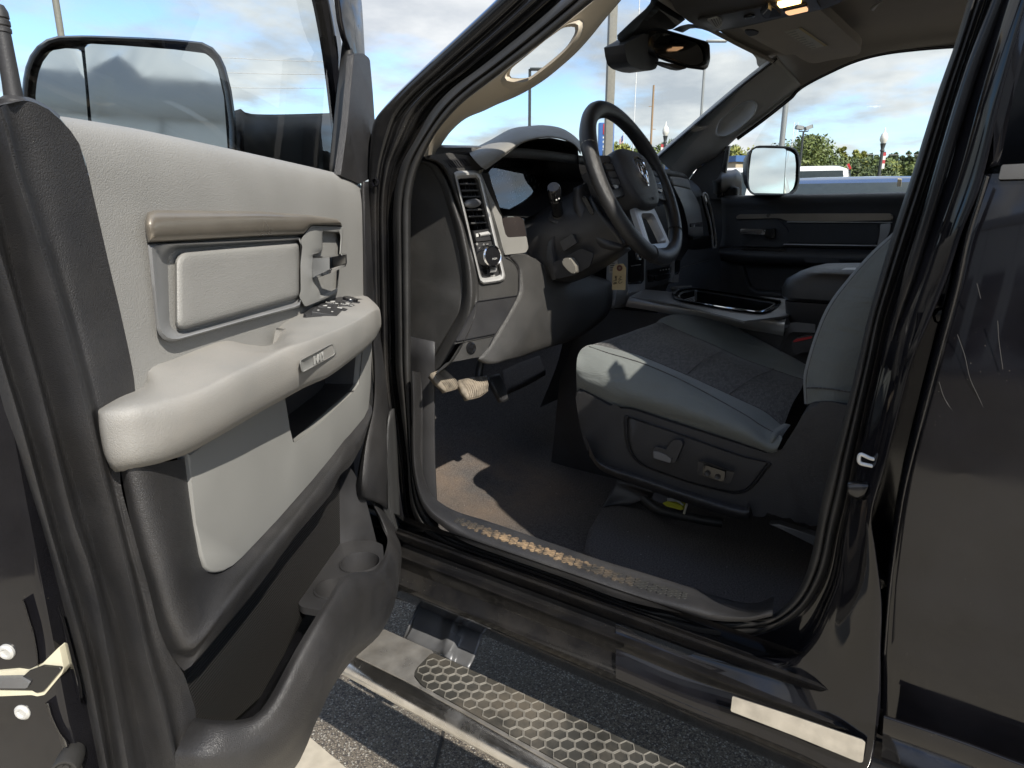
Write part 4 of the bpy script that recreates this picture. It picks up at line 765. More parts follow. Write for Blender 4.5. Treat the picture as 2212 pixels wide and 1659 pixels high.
gauge(585, 760, .05, 13, ['0', '1', '2', '3', '4', '5', '6'], 215, -35)
lens = glass('cluster_lens', (.82, .84, .85), 2.6)
lq = tr(17, 'y', .855, [(370, 400), (1650, 330), (1700, 960), (540, 1120)])
patch('cluster_lens', [[lq[0] + TY * .0, lq[1] + TY * .0], [lq[3] - TY * .014, lq[2] - TY * .014]], lens, dash, 2, 1, straight=True)
# grey surround left of and below the cluster, pocket beside the column
sg = [(262, 432), (345, 398), (388, 446), (480, 765), (590, 1095), (604, 1190), (650, 1370), (692, 1392), (945, 1374), (976, 1545), (940, 1600), (915, 1612), (640, 1642), (610, 1560), (540, 1290), (440, 950), (330, 620)]
plate('cluster_surround', tr(17, DF, .006, rnd(sg, [10, 20, 10, 40, 40, 30, 30, 20, 12, 20, 8, 8, 6, 20, 60, 60, 60])), hood_g, dash, .02, .003)
plate('pocket_cover', tr(17, DF, .0045, rnd([(598, 1098), (838, 1092), (905, 1132), (948, 1372), (692, 1390), (650, 1368), (622, 1270)], [10, 20, 10, 6, 20, 20, 20])), M('brown_black_plastic', (.028, .023, .022), .35, var=.2, speck=.4), dash, .012, .001)
# ---- steering column, stalk, tilt lever
W0 = tr(0, 'x', 1.36, [(1371, 396)])[0]; tt = R(26); WE1 = TX; WE2 = TY * math.sin(tt) + UZ * math.cos(tt); WN = -(TY * math.cos(tt)) + UZ * math.sin(tt)
col = patch('steering_column', [tr(2, 'x', 1.36, [(945, 1255), (1060, 1195), (1150, 1150), (1240, 1100), (1330, 1045)]), tr(2, 'x', 1.27, [(950, 1272), (1070, 1240), (1160, 1215), (1245, 1200), (1345, 1140)]), tr(2, 'x', 1.25, [(962, 1350), (1090, 1340), (1200, 1330), (1290, 1320), (1410, 1250)]),
                      tr(2, 'x', 1.26, [(968, 1450), (1090, 1460), (1250, 1440), (1380, 1410), (1500, 1360)]), tr(2, 'x', 1.28, [(1040, 1540), (1110, 1600), (1260, 1560), (1400, 1500), (1540, 1430)]), tr(2, 'x', 1.38, [(1090, 1620), (1180, 1640), (1330, 1590), (1440, 1530), (1570, 1440)])], charc_s, truck, 30, 5, .008)
patch('column_collar', [tr(2, 'x', 1.262, [(1238, 1085), (1238, 1190), (1280, 1300), (1380, 1415), (1480, 1445)]), tr(2, 'x', 1.254, [(1262, 1075), (1262, 1180), (1303, 1280), (1400, 1390), (1500, 1425)]), tr(2, 'x', 1.27, [(1300, 1060), (1320, 1150), (1370, 1250), (1450, 1350), (1550, 1415)]), tr(2, 'x', 1.30, [(1330, 1045), (1370, 1120), (1430, 1220), (1500, 1320), (1600, 1400)])], charc_s, col, 24, 4, .006)
plate('audio_rocker', tr(17, 'x', 1.25, rnd([(1745, 790), (1790, 790), (1920, 1030), (1905, 1072), (1870, 1065), (1750, 840)], 26)), black_pl, col, .008, .003)
plate('column_panel', tr(23, 'x', 1.242, rnd([(1605, 165), (1795, 48), (1855, 180), (1668, 300)], 14)), charc_s, col, .008, .003)
patch('lever_recess', [tr(23, 'x', 1.255, [(1430, 180), (1420, 400), (1500, 720)]), tr(23, 'x', 1.245, [(1500, 110), (1490, 330), (1560, 700)]), tr(23, 'x', 1.26, [(1600, 40), (1560, 320), (1620, 690)])], charc_s, col, 14, 3)
plate('lever_slot', tr(23, 'x', 1.243, rnd([(1500, 470), (1700, 380), (1920, 260), (2100, 330), (2040, 520), (1830, 640), (1560, 700)], 30)), black_ink, col, .004, .001)
plate('tilt_lever', tr(23, 'x', 1.225, rnd([(1640, 425), (1692, 394), (1755, 400), (1828, 515), (1836, 605), (1800, 630), (1722, 572), (1652, 490)], [20, 14, 16, 20, 20, 16, 20, 20])), M('worn_lever', (.16, .15, .13), .5, var=.1), col, .022, .007, 5)
sb, st_ = tr(17, 'x', 1.268, [(1405, 1090)])[0], tr(17, 'x', 1.20, [(1332, 655)])[0]; sa = (st_ - sb); L = sa.length
lathe('stalk_boot', [(.021, -.004), (.021, .004), (.017, .007), (.0145, .006), (.013, .012)], sb, sa, charc_s, col, 28)
lathe('wiper_stalk', [(.0115, 0), (.0120, L * .40), (.0135, L * .55), (.0138, L * .62), (.0126, L * .635), (.0138, L * .65), (.0142, L * .9), (.0128, L * .965), (.0118, L * .985), (0, L * .99)], sb, sa, black_pl, col, 30, 30)
for x, y in ((1378, 850), (1414, 832)): c = tr(17, 'x', 1.203, [(x, y)])[0]; lathe('stalk_mark', [(.0016, -.002), (.0016, .001), (0, .0012)], c, CAM - c, white_ink, col, 10)
# ---- steering wheel
def wp(a, r, h=0): return W0 + (WE1 * math.cos(R(a)) + WE2 * math.sin(R(a))) * r + WN * h
RW = .167
sec = [(.0175 * math.cos(2 * math.pi * i / 14), .0148 * math.sin(2 * math.pi * i / 14)) for i in range(14)]
ring = []; NR = 96
for i in range(NR):
    a = 360 * i / NR; d = (WE1 * math.cos(R(a)) + WE2 * math.sin(R(a))); k_ = 1 + .10 * (math.exp(-((((a - 150) + 180) % 360 - 180) / 14) ** 2) + math.exp(-((((a - 30) + 180) % 360 - 180) / 14) ** 2))
    ring.append([W0 + d * (RW + p * k_) + WN * (q * k_) for p, q in sec])
vs, fs = grid(ring + [ring[0]], True); wheel = mesh('steering_wheel', vs, fs, leather, truck, 180)
wheel['label'] = 'black leather steering wheel with stitched grips and a ram emblem'
for a in (155, 38, 250, 318):
    d = WE1 * math.cos(R(a)) + WE2 * math.sin(R(a)); c = W0 + d * RW
    tube('seam', [c + d * (.0180 * math.cos(2 * math.pi * i / 24)) + WN * (.0153 * math.sin(2 * math.pi * i / 24)) for i in range(24)], .0009, stitch if a == 155 else leather, wheel, closed=True, k=6)
# herringbone stitching on the inside of the rim
vs = []; fs = []
for i in range(64):
    a = 30 - i * .95 if i < 32 else 44 + (i - 32) * 2.1
    for sgn in (-1, 1):
        d0 = lambda an, h: W0 + (WE1 * math.cos(R(an)) + WE2 * math.sin(R(an))) * (RW - .0176 * math.cos(h)) + WN * (.0150 * math.sin(h))
        p, q = d0(a, -.05 * sgn), d0(a + .8, -.05 * sgn - .32 * sgn); t_ = (q - p).normalized(); nn = (p - W0).normalized() * -1; w_ = t_.cross(nn) * .0012
        s = len(vs); vs += [p + w_, p - w_, q - w_, q + w_, (p + q) / 2 + nn * .0016]; fs += [(s, s + 1, s + 4), (s + 1, s + 2, s + 4), (s + 2, s + 3, s + 4), (s + 3, s, s + 4)]
mesh('lacing', vs, fs, leather, wheel, 30)
pad = [(-.086, .012), (-.078, .050), (-.05, .068), (0, .072), (.05, .068), (.078, .050), (.086, .012), (.066, -.035), (.036, -.060), (-.036, -.060), (-.066, -.035)]
def wl(pts, h, s=1): return [W0 + WE1 * (x * s) + WE2 * (y * s) + WN * h for x, y in pts]
loft('airbag_pad', [wl(pad, -.03, .98), wl(pad, .004, 1.0), wl(pad, .012, .975), wl(pad, .019, .88), wl(pad, .023, .6), wl(pad, .0235, .15)], charc, wheel, 60, (False, True), ang=50)
def spoke(name, pts, h0, h1, m, bev=.004): return plate(name, wl(pts, h1), m, wheel, h1 - h0, bev, front=WN)
for s in (-1, 1):
    spoke('spoke', [(s * .076, .058), (s * .150, .052), (s * .158, .0), (s * .148, -.04), (s * .075, -.03)], -.022, .002, charc_s)
    spoke('switch_bank', rnd([(s * .088, .040), (s * .132, .036), (s * .137, -.002), (s * .128, -.022), (s * .084, -.012)], .01), -.0, .006, black_pl, .002)
    for g in range(3): spoke('wheel_button', rnd([(s * .094, .034 - g * .016), (s * .13, .031 - g * .016), (s * .131, .020 - g * .016), (s * .094, .022 - g * .016)], .003), .004, .0075, charc_s, .001)
lo_sp = l2(rnd([(-.052, -.052), (.052, -.052), (.064, -.150), (-.064, -.150)], .012), 48)
in_sp = l2(rnd([(-.030, -.072), (.030, -.072), (.044, -.134), (-.044, -.134)], .012), 48)
loft('lower_spoke', [wl(lo_sp, -.012), wl(lo_sp, -.002), wl(shift(lo_sp, in_sp, .15), .002), wl(shift(lo_sp, in_sp, .8), .001), wl(in_sp, -.006), wl(in_sp, -.016)], silver_d, wheel, 48, raw=True, ang=35)
spoke('hub_back', [(-.08, .05), (.08, .05), (.07, -.05), (-.07, -.05)], -.07, -.02, charc_s, .01)
# emblem: a shield with a horned ram's head in facets
EB = l2(rnd([(-.026, .030), (0, .036), (.026, .030), (.023, -.004), (0, -.034), (-.023, -.004)], [.004, .004, .004, .008, .004, .008]), 36)
def eb(p, h): return [W0 + WE1 * x + WE2 * (y + .012) + WN * h for x, y in p]
loft('emblem_rim', [eb(EB, .022), eb(EB, .0262), eb(shift(EB, [(0, 0)] * 36, .10), .0268), eb(shift(EB, [(0, 0)] * 36, .16), .0245)], chrome, wheel, 36, (False, True), raw=True, ang=30)
plate('emblem_field', eb(shift(EB, [(0, 0)] * 36, .17), .0255), black_ink, wheel, .001, 0, front=WN)
for f in ([(-.006, .012), (.006, .012), (.007, -.008), (.003, -.024), (-.003, -.024), (-.007, -.008)], [(-.006, .014), (-.016, .020), (-.021, .012), (-.019, .0), (-.013, -.008), (-.009, -.004), (-.014, .004), (-.013, .010), (-.007, .009)], [(.006, .014), (.016, .020), (.021, .012), (.019, .0), (.013, -.008), (.009, -.004), (.014, .004), (.013, .010), (.007, .009)], [(-.004, .016), (0, .022), (.004, .016)]):
    plate('emblem_head', eb(f, .0278), chrome, wheel, .002, .0008, front=WN)
text('srs_mark', 'SRS', .0085, black_ink, wheel, W0 + WE1 * .004 - WE2 * .046 + WN * .0232, WE1, WE2, .0003)
def hit_plane(p, pl): return p - pl[1] * (p - pl[0]).dot(pl[1])
# ================================================================= centre stack, passenger dash, console
stk = plate('centre_stack', tr(11, 'y', .735, rnd([(412, 690), (562, 690), (562, 1290), (532, 1410), (525, 1545), (374, 1558), (392, 1310), (408, 1000)], [2, 2, 0, 10, 6, 6, 20, 0])), silver_d, truck, .03, .003)
patch('stack_side', [tr(11, 'x', 0, [(412, 690, 1.612), (408, 1000, 1.612), (392, 1310, 1.61), (374, 1556, 1.608)]), tr(11, 'y', 0, [(380, 760, .79), (370, 1000, .79), (330, 1310, .775), (214, 1532, .755)])], silver_d, stk, 14, 2, .004)
plate('switch_column', tr(11, 'y', .737, rnd([(564, 690), (802, 690), (802, 1150), (755, 1214), (598, 1216), (566, 1180)], [2, 2, 20, 16, 12, 6])), black_pl, stk, .012, .002)
plate('switch_trim', tr(11, 'y', .7345, rnd([(588, 1192), (735, 1168), (752, 1176), (750, 1192), (600, 1212), (588, 1206)], 4)), chrome, stk, .003, .001)
ink(11, 'y', .7355, [(608, 950), (750, 930), (752, 940), (610, 960)], silver_d, stk, 'switch_line')
for x, y, r in ((735, 800, .012),):
    c = tr(11, 'y', .7345, [(x, y)])[0]; lathe('socket_ring', [(r * .8, .002), (r, 0), (r * 1.12, .003), (r * 1.2, -.002)], c, -TY, chrome, stk, 24)
plate('stack_trim', tr(11, 'y', .736, [(560, 1222), (600, 1224), (760, 1222), (800, 1160), (804, 700), (824, 700), (812, 1290), (790, 1300), (600, 1392), (528, 1545), (534, 1410)]), silver_d, stk, .02, .002)
plate('climate_panel', tr(11, 'y', .742, [(815, 700), (1240, 760), (1212, 1200), (790, 1300)]), charc_s, stk, .01, .002)
plate('climate_row', tr(11, 'y', .738, rnd([(862, 1012), (1195, 948), (1197, 1050), (990, 1088), (870, 1080)], 8)), black_pl, stk, .006, .0015)
patch('climate_edge', [tr(11, 'y', .7365, [(860, 1022), (885, 1004), (1000, 984), (1192, 950)]), tr(11, 'y', .7365, [(866, 1030), (890, 1014), (1000, 994), (1193, 960)])], chrome, stk, 12, 1, straight=True)
for p in ([(872, 1090), (935, 1096), (930, 1185), (878, 1190)], [(950, 1092), (985, 1090), (1180, 1066), (1176, 1130), (990, 1172), (960, 1160)]): plate('climate_switch', tr(11, 'y', .736, rnd(p, 10)), black_pl, stk, .008, .002)
for x, y in ((932, 1106), (980, 1096)): plate('climate_glint', tr(11, 'y', .735, rnd([(x - 30, y - 4), (x + 6, y - 8), (x + 10, y + 6), (x - 24, y + 6)], 4)), chrome, stk, .002, .0006)
for i, x in enumerate((1030, 1070, 1110, 1150)): ink(11, 'y', .7372, [(x, 1012 - i * 6), (x + 10, 1010 - i * 6), (x + 10, 1024 - i * 6), (x, 1026 - i * 6)], white_ink, stk, 'panel_symbol')
plate('stack_trim', tr(11, 'y', .73, rnd([(1232, 880), (1310, 880), (1306, 1030), (1290, 1190), (1196, 1190), (1226, 1020)], 6)), silver_d, stk, .02, .002)
plate('switch_column', tr(11, 'y', .729, rnd([(1240, 880), (1320, 870), (1306, 1040), (1285, 1076), (1238, 1078)], 12)), black_pl, stk, .006, .001)
plate('switch_trim', tr(11, 'y', .727, rnd([(1240, 1068), (1292, 1042), (1290, 1060), (1246, 1084)], 4)), chrome, stk, .003, .001)
rows = [[TW(1.60, y + d, z), TW(1.85, y, z), TW(2.2, y, z), TW(2.42, y + e, z)] for z, y, d, e in ((1.462, .76, .0, .08), (1.43, .728, .0, .08), (1.38, .722, .0, .09), (1.30, .735, .0, .09), (1.25, .75, .02, .09), (1.21, .775, .03, .08), (1.12, .82, .04, .08), (.95, .88, .02, .06), (.80, .96, 0, 0))]
pd = patch('passenger_dash', rows, charc_lift, truck, 30, 4)
patch('glovebox_cover', [tr(10, 'y', .735, [(1540, 1215), (1640, 1222), (1720, 1235), (1800, 1262)]), tr(10, 'y', .722, [(1560, 1250), (1660, 1262), (1760, 1285), (1822, 1320)]), tr(10, 'y', .716, [(1590, 1340), (1680, 1355), (1790, 1385), (1838, 1398)])], hood_g, pd, 20, 4, .004)
patch('glovebox_door', [tr(10, 'y', .714, [(1590, 1350), (1680, 1366), (1790, 1394), (1846, 1408)]), tr(11, 'y', .706, [(1345, 60), (1450, 80), (1540, 70), (1585, 60)]), tr(11, 'y', .704, [(1400, 250), (1490, 250), (1570, 240), (1622, 230)]), tr(11, 'y', .708, [(1430, 400), (1500, 405), (1580, 400), (1642, 395)]), tr(11, 'y', .714, [(1430, 500), (1500, 530), (1580, 528), (1650, 500)]), tr(11, 'y', .735, [(1430, 530), (1500, 548), (1580, 545), (1648, 522)])], silver_d, pd, 20, 4)
c, a, b = tr(11, 'y', .7035, [(1562, 366), (1490, 372), (1632, 362)])
plate('badge_plate', tr(11, 'y', .7045, rnd([(1462, 340), (1636, 322), (1640, 390), (1470, 396)], 6)), charc_s, pd, .003, .0006)
text('trim_badge', 'iArctic', .0185, chrome, pd, c, b - a, UZ, .001, .2)
tube('far_vent_ring', tr(11, 'y', .70, [(1650, -60), (1672, 40), (1702, 160), (1752, 350), (1776, 520), (1785, 670), (1800, 692), (1824, 690), (1830, 660), (1822, 520), (1800, 350), (1762, 160), (1725, 30), (1700, -60), (1672, -90), (1652, -85)]), .0036, silver, pd, 60, closed=True)
plate('far_vent', tr(11, 'y', .708, [(1655, -60), (1700, -60), (1765, 170), (1805, 360), (1826, 560), (1826, 680), (1792, 680), (1775, 520), (1750, 350), (1700, 160), (1670, 30)]), black_pl, pd, .01, .001)
patch('far_shelf', [tr(11, 'y', .70, [(1440, 590), (1560, 560), (1680, 530), (1760, 500)]), tr(11, 'y', .73, [(1450, 660), (1560, 640), (1690, 600), (1775, 570)]), tr(11, 'y', .76, [(1440, 720), (1560, 720), (1700, 700), (1790, 690)])], charc, pd, 14, 3)
patch('dash_seam', [tr(11, 'y', .765, [(1318, 978), (1500, 930), (1640, 890), (1730, 872)]), tr(11, 'y', .765, [(1320, 986), (1500, 938), (1640, 897), (1730, 878)])], silver_d, pd, 10, 1, straight=True)
# console
CK = pl3(*tr(11, 'x', 1.63, [(590, 1395)]), *tr(6, 'x', 1.63, [(840, 490)]), TW(1.95, .5, 1.128))
if CK[1].z < 0: CK = (CK[0], -CK[1])
ro = l2(rnd([(172, 376), (188, 344), (235, 328), (320, 321), (600, 363), (826, 404), (800, 432), (760, 462), (700, 476), (500, 454), (205, 396)], [14, 16, 20, 40, 0, 10, 10, 14, 30, 60, 20]), 72)
ri = l2(rnd([(222, 378), (244, 352), (312, 341), (560, 379), (782, 416), (740, 446), (690, 466), (500, 440), (252, 402)], [14, 20, 20, 0, 14, 10, 16, 60, 16]), 72)
deck = tr(11, CK, 0, [(590, 1396), (792, 1288), (1200, 1330), (1480, 1238)]) + [TW(1.97, .72, 1.137), TW(1.97, .3, 1.124)] + tr(6, CK, 0, [(840, 492), (600, 522)]) + tr(11, CK, 0, [(1300, 1502), (900, 1442)])
con = sheet('centre_console', [hit_plane(p, CK) for p in deck], tr(6, CK, 0, ri), silver_d, truck, .004)
loft('tray_ring', [tr(6, CK, o, shift(ro, ri, t)) for t, o in ((0, -.001), (.1, .005), (.45, .007), (.55, .003), (.8, .004), (1, -.002), (1, -.02))], chrome, con, 72, raw=True, ang=30)
q = tr(6, CK, 0, ri); qc = sum(q, V((0, 0, 0))) / 72
loft('tray_well', [[p - UZ * .004 for p in q], [qc + (p - qc) * .96 - UZ * .085 for p in q]], black_pl, con, 72, (False, True), raw=True, ang=30)
for i in range(4): tube('tray_rib', tr(6, CK, -.006, [(250 + i * 14, 402 + i * 5), (282 + i * 10, 392 + i * 5), (312, 383 + i * 6)]), .0012, silver_d, con, 8)
patch('console_side', [tr(11, 'x', 1.63, [(588, 1394), (900, 1440), (1300, 1500), (1800, 1570), (2212, 1624), (2600, 1672), (2840, 1716)]), tr(11, 'x', 1.618, [(565, 1440), (880, 1490), (1300, 1556), (1800, 1632), (2212, 1690), (2600, 1744), (2820, 1785)]), tr(11, 'x', 1.622, [(545, 1490), (860, 1545), (1300, 1625), (1800, 1715), (2212, 1785), (2600, 1850), (2810, 1890)]), tr(11, 'x', 1.635, [(530, 1540), (850, 1590), (1300, 1672), (1800, 1775), (2212, 1856), (2600, 1925), (2800, 1962)])], silver, con, 40, 4)
patch('console_wall', [[TW(1.645, .90, 1.11), TW(1.645, .6, 1.10), TW(1.645, .2, 1.09)], [TW(1.65, .95, .58), TW(1.65, .6, .58), TW(1.65, .2, .58)]], charc_s, con, 10, 2, straight=True)
box('console_core', TW(1.82, .2, .8), .33, 1.0, .5, charc_s, con, .01, TX, TY)
def rrect(x0, x1, y0, y1, z, r, n=8):
    out = []
    for cx, cy, a0 in ((x1 - r, y1 - r, 0), (x0 + r, y1 - r, 90), (x0 + r, y0 + r, 180), (x1 - r, y0 + r, 270)):
        for i in range(n): a = R(a0 + 90 * i / (n - 1)); out.append(TW(cx + r * math.cos(a), cy + r * math.sin(a), z))
    return out
lid = loft('console_armrest', [rrect(1.635 + i, 1.965 - i, -.12 + i, .335 - j, z, r) for i, j, z, r in ((.006, .012, 1.158, .03), (0, .004, 1.165, .035), (0, 0, 1.185, .04), (.004, .006, 1.205, .05), (.02, .03, 1.222, .06), (.05, .06, 1.231, .06), (.10, .12, 1.236, .03))], leather, truck, 32, (True, True), raw=True, ang=40)
lid['label'] = 'padded black armrest lid over the centre console box'
loft('armrest_box', [rrect(1.645 + i, 1.955 - i, -.12, .325 - i, z, .03) for i, z in ((.03, .95), (.02, 1.09), (.004, 1.125), (0, 1.155))], charc_s, lid, 32, (True, True), raw=True, ang=40)
plate('lid_emblem', [p for p in tr(6, (TW(1.8, .2, 1.2375), UZ), 0, rnd([(1160, 226), (1185, 215), (1245, 214), (1240, 226)], 4))], silver_d, lid, .001, .0004, front=UZ)
bk_ = plate('belt_buckle', tr(6, 'x', 1.605, rnd([(868, 650), (895, 620), (985, 600), (1010, 612), (1000, 690), (880, 720)], 12)), charc_s, truck, .03, .004)
plate('release_button', tr(6, 'x', 1.601, rnd([(882, 636), (900, 626), (990, 610), (990, 622), (900, 642), (884, 644)], 5)), M('red_plastic', (.42, .02, .025), .4, var=.05), bk_, .01, .002)
patch('buckle_trim', [tr(6, 'x', 1.62, [(800, 680), (850, 560), (880, 530), (1010, 540)]), tr(6, 'x', 1.615, [(810, 700), (862, 590), (890, 585), (1010, 590)])], charc_s, bk_, 10, 2)
# ================================================================= passenger door and what is seen through it
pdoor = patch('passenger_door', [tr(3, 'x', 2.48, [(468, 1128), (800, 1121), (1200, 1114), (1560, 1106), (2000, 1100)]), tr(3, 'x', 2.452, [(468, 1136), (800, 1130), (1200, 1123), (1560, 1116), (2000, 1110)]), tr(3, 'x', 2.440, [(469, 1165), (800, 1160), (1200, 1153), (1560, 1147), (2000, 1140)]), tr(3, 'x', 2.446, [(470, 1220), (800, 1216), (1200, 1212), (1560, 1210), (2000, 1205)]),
                tr(3, 'x', 2.45, [(472, 1350), (800, 1350), (1200, 1350), (1560, 1350), (2000, 1350)]), tr(3, 'x', 2.45, [(455, 1435), (800, 1425), (1200, 1430), (1560, 1435), (2000, 1440)])], charc_lift, truck, 40, 4, .02)
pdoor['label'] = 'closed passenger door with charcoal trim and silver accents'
plate('taupe_bar', tr(3, 'x', 2.435, rnd([(552, 1250), (572, 1234), (900, 1230), (1440, 1229), (1458, 1242), (1456, 1268), (1100, 1276), (860, 1274), (800, 1256), (556, 1262)], [8, 10, 0, 12, 10, 10, 0, 10, 20, 4])), taupe, pdoor, .014, .006)
plate('silver_line', tr(3, 'x', 2.438, [(845, 1276), (1452, 1278), (1452, 1284), (845, 1282)]), silver, pdoor, .008, .001)
plate('silver_line', tr(3, 'x', 2.438, [(828, 1404), (1366, 1412), (1366, 1419), (822, 1411)]), silver, pdoor, .008, .001)
plate('silver_end', tr(3, 'x', 2.439, rnd([(1384, 1291), (1446, 1285), (1440, 1330), (1405, 1400), (1372, 1419), (1366, 1412), (1380, 1360)], [10, 10, 20, 20, 6, 6, 20])), silver_d, pdoor, .01, .003)
plate('insert_pad', tr(3, 'x', 2.441, rnd([(860, 1288), (1378, 1294), (1374, 1380), (1360, 1404), (850, 1396)], [6, 12, 12, 10, 6])), charc_lift, pdoor, .012, .005)
plate('handle_bezel', tr(3, 'x', 2.442, rnd([(560, 1268), (792, 1258), (852, 1320), (855, 1388), (822, 1424), (600, 1418), (566, 1350)], [8, 14, 14, 14, 14, 14, 14])), charc_lift, pdoor, .012, .004)
plate('door_handle', tr(3, 'x', 2.41, rnd([(578, 1318), (700, 1320), (722, 1324), (720, 1350), (690, 1352), (580, 1344)], 5)), chrome, pdoor, .012, .004)
plate('handle_grip', tr(3, 'x', 2.425, rnd([(700, 1322), (776, 1314), (778, 1370), (735, 1374), (705, 1352)], 8)), black_pl, pdoor, .02, .004)
patch('armrest', [tr(3, 'x', 2.45, [(455, 1432), (600, 1424), (900, 1428), (1250, 1436), (1500, 1440), (2000, 1450)]), tr(3, 'x', 2.39, [(455, 1446), (600, 1450), (900, 1460), (1250, 1470), (1500, 1476), (2000, 1490)]), tr(3, 'x', 2.38, [(458, 1465), (600, 1480), (900, 1490), (1250, 1500), (1500, 1506), (2000, 1520)]), tr(3, 'x', 2.40, [(465, 1495), (600, 1515), (900, 1524), (1250, 1534), (1500, 1540), (2000, 1550)]), tr(3, 'x', 2.46, [(465, 1500), (600, 1518), (900, 1528), (1250, 1538), (1500, 1544), (2000, 1554)])], charc_lift, pdoor, 40, 4)
plate('badge_slot', tr(3, 'x', 2.379, rnd([(945, 1484), (1148, 1494), (1146, 1520), (950, 1510)], 6)), charc_lift, pdoor, .004, .0015)
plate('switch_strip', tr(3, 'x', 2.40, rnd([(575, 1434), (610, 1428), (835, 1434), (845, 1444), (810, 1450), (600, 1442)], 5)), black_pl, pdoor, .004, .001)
patch('lower_trim', [tr(3, 'x', 2.45, [(465, 1500), (900, 1528), (1500, 1544), (2000, 1554)]), tr(3, 'x', 2.46, [(470, 1700), (900, 1720), (1500, 1740), (2000, 1750)]), tr(3, 'x', 2.46, [(470, 2100), (900, 2100), (1500, 2100), (2000, 2100)])], charc_lift, pdoor, 20, 4, .01)
patch('map_pocket', [tr(3, 'x', 2.435, [(605, 1530), (625, 1600), (660, 1655), (760, 1670), (1400, 1700)]), tr(3, 'x', 2.41, [(590, 1530), (610, 1610), (650, 1672), (760, 1690), (1400, 1720)]), tr(3, 'x', 2.42, [(560, 1530), (590, 1640), (640, 1720), (760, 1740), (1400, 1770)])], charc_lift, pdoor, 30, 4)
plate('sail_cover', tr(3, 'x', 2.458, [(278, 1042), (330, 968), (440, 905), (486, 862), (494, 872), (468, 1132), (466, 1148), (412, 1152), (350, 1100)]), charc_lift, pdoor, .02, .003)
plate('window_upright', tr(3, 'x', 2.45, [(488, 850), (514, 838), (498, 940), (472, 1130), (440, 1136)]), black_pl, pdoor, .02, .003)
patch('window_glass', [tr(3, 'x', 2.465, [(480, 1125), (860, 480)]), tr(3, 'x', 2.465, [(1700, 1125), (1900, 180)])], glass_c, pdoor, 2, 1, straight=True)
PM = tr(15, 'y', .56, [(1100, 1150)])[0]; PN = (-TY * .96 - TX * .26 + UZ * .02).normalized(); PP = (PM, PN)
hl = l2(rnd([(650, 1000), (672, 860), (730, 740), (870, 654), (1200, 652), (1600, 680), (1720, 735), (1780, 840), (1805, 1050), (1790, 1420), (1745, 1600), (1620, 1720), (1300, 1735), (800, 1730), (690, 1660), (645, 1400)], 40), 60)
loft('mirror_housing', [[p - V((.0, 0, 0)) * 0 for p in tr(15, PP, o, shift(hl, [(a, 1150)] * 60, t))] for t, o, a in ((.35, -.14, 400), (.12, -.11, 300), (.0, -.05, 1150), (0, .004, 1150), (.02, .010, 1150), (.055, .009, 1150), (.08, -.004, 1150))], charc_lift, pdoor, 60, (True, True), raw=True, ang=50)
plate('mirror_glass', tr(15, PP, .003, rnd([(792, 716), (1000, 708), (1450, 720), (1494, 740), (1500, 770), (1470, 1180), (1440, 1690), (800, 1680), (730, 1640), (690, 1480), (700, 1200), (745, 850)], [10, 0, 30, 16, 10, 0, 6, 30, 40, 30, 0, 20])), mirror_m, pdoor, .005, .001)
plate('spot_mirror', tr(15, PP, .004, rnd([(1510, 765), (1580, 780), (1660, 830), (1715, 920), (1745, 1010), (1755, 1480), (1715, 1600), (1640, 1670), (1455, 1690), (1480, 1190)], [10, 10, 30, 30, 30, 40, 40, 40, 8, 0])), mirror_m, pdoor, .005, .001)
patch('mirror_arm', [tr(15, 'y', .74, [(100, 1196), (200, 1190), (340, 1180), (400, 1158), (440, 1170), (520, 1240)]), tr(15, 'y', .71, [(90, 1320), (200, 1310), (330, 1300), (400, 1280), (450, 1290), (540, 1340)]), tr(15, 'y', .71, [(80, 1500), (200, 1490), (320, 1490), (400, 1480), (440, 1490), (540, 1520)]), tr(15, 'y', .74, [(60, 1800), (200, 1790), (300, 1790), (400, 1760), (430, 1750), (540, 1760)])], M('arm_plastic', (.12, .125, .125), .5, var=.08), pdoor, 20, 4, .03)
box('outer_skin', TW(2.56, 0, .95), .05, 2.6, .86, paint, pdoor, .02, TX, TY)
box('cowl_side', TW(2.52, 1.0, 1.02), .05, .62, .86, charc_lift, pdoor, .01, TX, TY)
for y0, y1 in ((-1.2, -.62),): box('rear_pillar', TW(2.46, -.9, 1.66), .06, .5, .62, trim_g, pdoor, .02, TX, TY)
# ================================================================= pillars, headlining, windscreen
T0L = [(380, 902), (405, 840), (432, 788), (500, 690), (580, 610), (680, 530), (760, 470), (950, 330), (1120, 195), (1290, 60), (1360, 0), (1410, -50)]
TIN = [(455, 892), (468, 855), (490, 815), (540, 750), (620, 682), (720, 640), (800, 602), (890, 565), (970, 525), (1070, 462), (1160, 390), (1260, 300), (1345, 205), (1425, 105), (1515, 0), (1550, -50)]
a_, b_ = cr([V((x, y, 0)) for x, y in T0L], 50), cr([V((x, y, 0)) for x, y in TIN], 50)
rows = [tr(2, 'x', x, [(p.x + (q.x - p.x) * t, p.y + (q.y - p.y) * t) for p, q in zip(a_, b_)]) for t, x in ((0, 1.0), (.15, 1.005), (.5, 1.02), (.85, 1.045), (1, 1.09))]
pil = patch('pillar_trim', rows, trim_b, truck, 50, 4, .014, lin_u=True)
pil['label'] = 'pale driver side windscreen pillar trim with a grab handle'
hl = l2(rnd([(870, 446), (876, 398), (960, 330), (1080, 230), (1180, 158), (1248, 152), (1250, 186), (1204, 268), (1112, 348), (1010, 428), (985, 446), (930, 452)], [12, 20, 0, 0, 20, 14, 20, 60, 60, 30, 20, 30]), 48)
boolean(pil, [loft('c', [tr(2, 'x', x, hl) for x in (.9, 1.4)], None, None, 48, (True, True), raw=True)])
